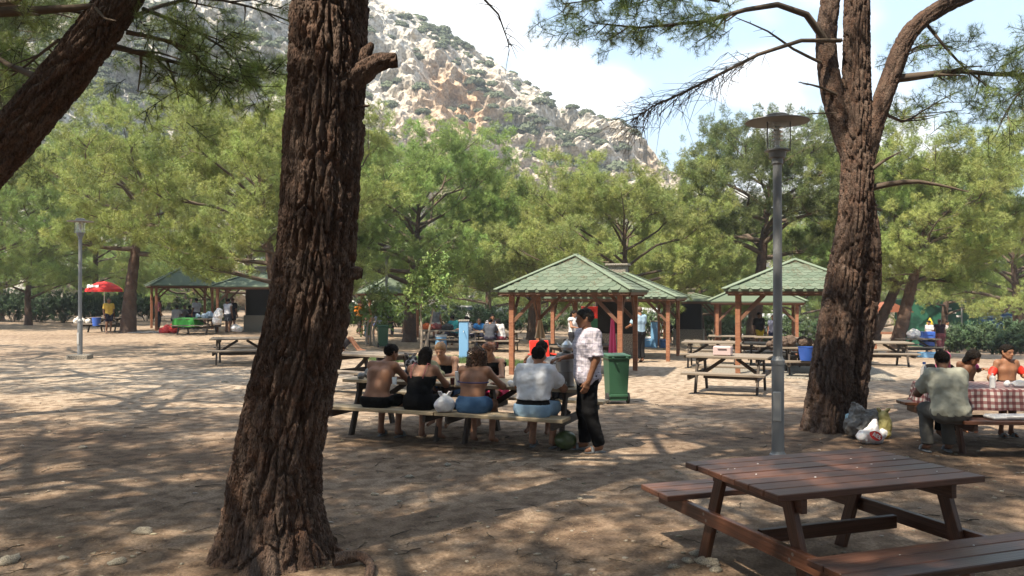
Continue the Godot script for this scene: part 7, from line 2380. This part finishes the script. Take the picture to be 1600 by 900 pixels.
	for q in j:
		if q == "k": continue
		var p: Vector3 = j[q]
		j[q] = Vector3(p.x, 0.13, p.y - 0.9)
	j.knl = Vector3(0.12, 0.50, -0.32); j.anl = Vector3(0.13, 0.09, -0.62); j.tol = Vector3(0.14, 0.06, -0.78)
	j.knr = Vector3(-0.10, 0.48, -0.36); j.anr = Vector3(-0.12, 0.09, -0.66); j.tor = Vector3(-0.13, 0.06, -0.82)
	j.head = Vector3(0, 0.14, 0.74)
	var b := person("person in dark clothes reclining on the pale pink blanket", on_land(-5.87, -28.6) + Vector3(0, 0.06, 0), PI / 2 + PI, j, {"skin": tan_, "hair": ["short", hair], "top": [cloth_mat("far_top_lie", lin(0.05, 0.05, 0.055)), 0.8, 0.02, -0.5], "bottom": [cloth_mat("far_bottom_lie", lin(0.035, 0.035, 0.04)), 0.9, 0.0, 0.022, 9.0, 0.02]}, g, 0.032, -PI / 2)

func stripes() -> StandardMaterial3D:
	if M.has("stripes"): return M.stripes
	var im := Image.create(16, 64, false, Image.FORMAT_RGB8)
	for y in 64:
		for x in 16:
			im.set_pixel(x, y, Color(0.75, 0.74, 0.76) if y % 16 < 5 else Color(0.13, 0.12, 0.16))
	return mat("stripes", Color.WHITE, 0.9, {"albedo_texture": ImageTexture.create_from_image(im), "uv1_triplanar": true, "uv1_scale": Vector3.ONE * 4.0})

func flowers() -> StandardMaterial3D:
	if M.has("flowers"): return M.flowers
	var t := noise_tex(noise(0.08, FastNoiseLite.TYPE_CELLULAR, 1, 90), 128, ramp([[0.0, Color(0.75, 0.62, 0.6)], [0.35, Color(0.55, 0.2, 0.22)], [0.6, Color(0.22, 0.12, 0.14)], [1.0, Color(0.6, 0.5, 0.48)]]))
	return mat("flowers", Color.WHITE, 0.9, {"albedo_texture": t, "uv1_triplanar": true, "uv1_scale": Vector3.ONE * 3.0})

# ---------------------------------------------------------------- all of it
const SUN_ENERGY := 1.6
const SKY_ENERGY := 0.60
const EXPOSURE := 2.4
const FOG := 0.0006
const SUN_DIR := Vector3(0.37, -0.83, -0.42)

func _ready() -> void:
	var t := Time.get_ticks_msec()
	rng.seed = 7
	noise_a = noise(0.05, FastNoiseLite.TYPE_SIMPLEX_SMOOTH, 3, 11)
	make_sky()
	make_materials()
	print("materials ", Time.get_ticks_msec() - t)
	make_ground()
	make_mountain()
	print("setting ", Time.get_ticks_msec() - t)
	make_big_pine()
	make_leaning_pine()
	make_double_pine()
	print("near trees ", Time.get_ticks_msec() - t)
	make_background_trees()
	make_wood_behind()
	make_shrubs()
	print("planting ", Time.get_ticks_msec() - t)
	make_gazebos()
	make_tables()
	print("gazebos ", Time.get_ticks_msec() - t)
	make_things()
	make_far_things()
	print("things ", Time.get_ticks_msec() - t)
	make_people()
	print("people ", Time.get_ticks_msec() - t)
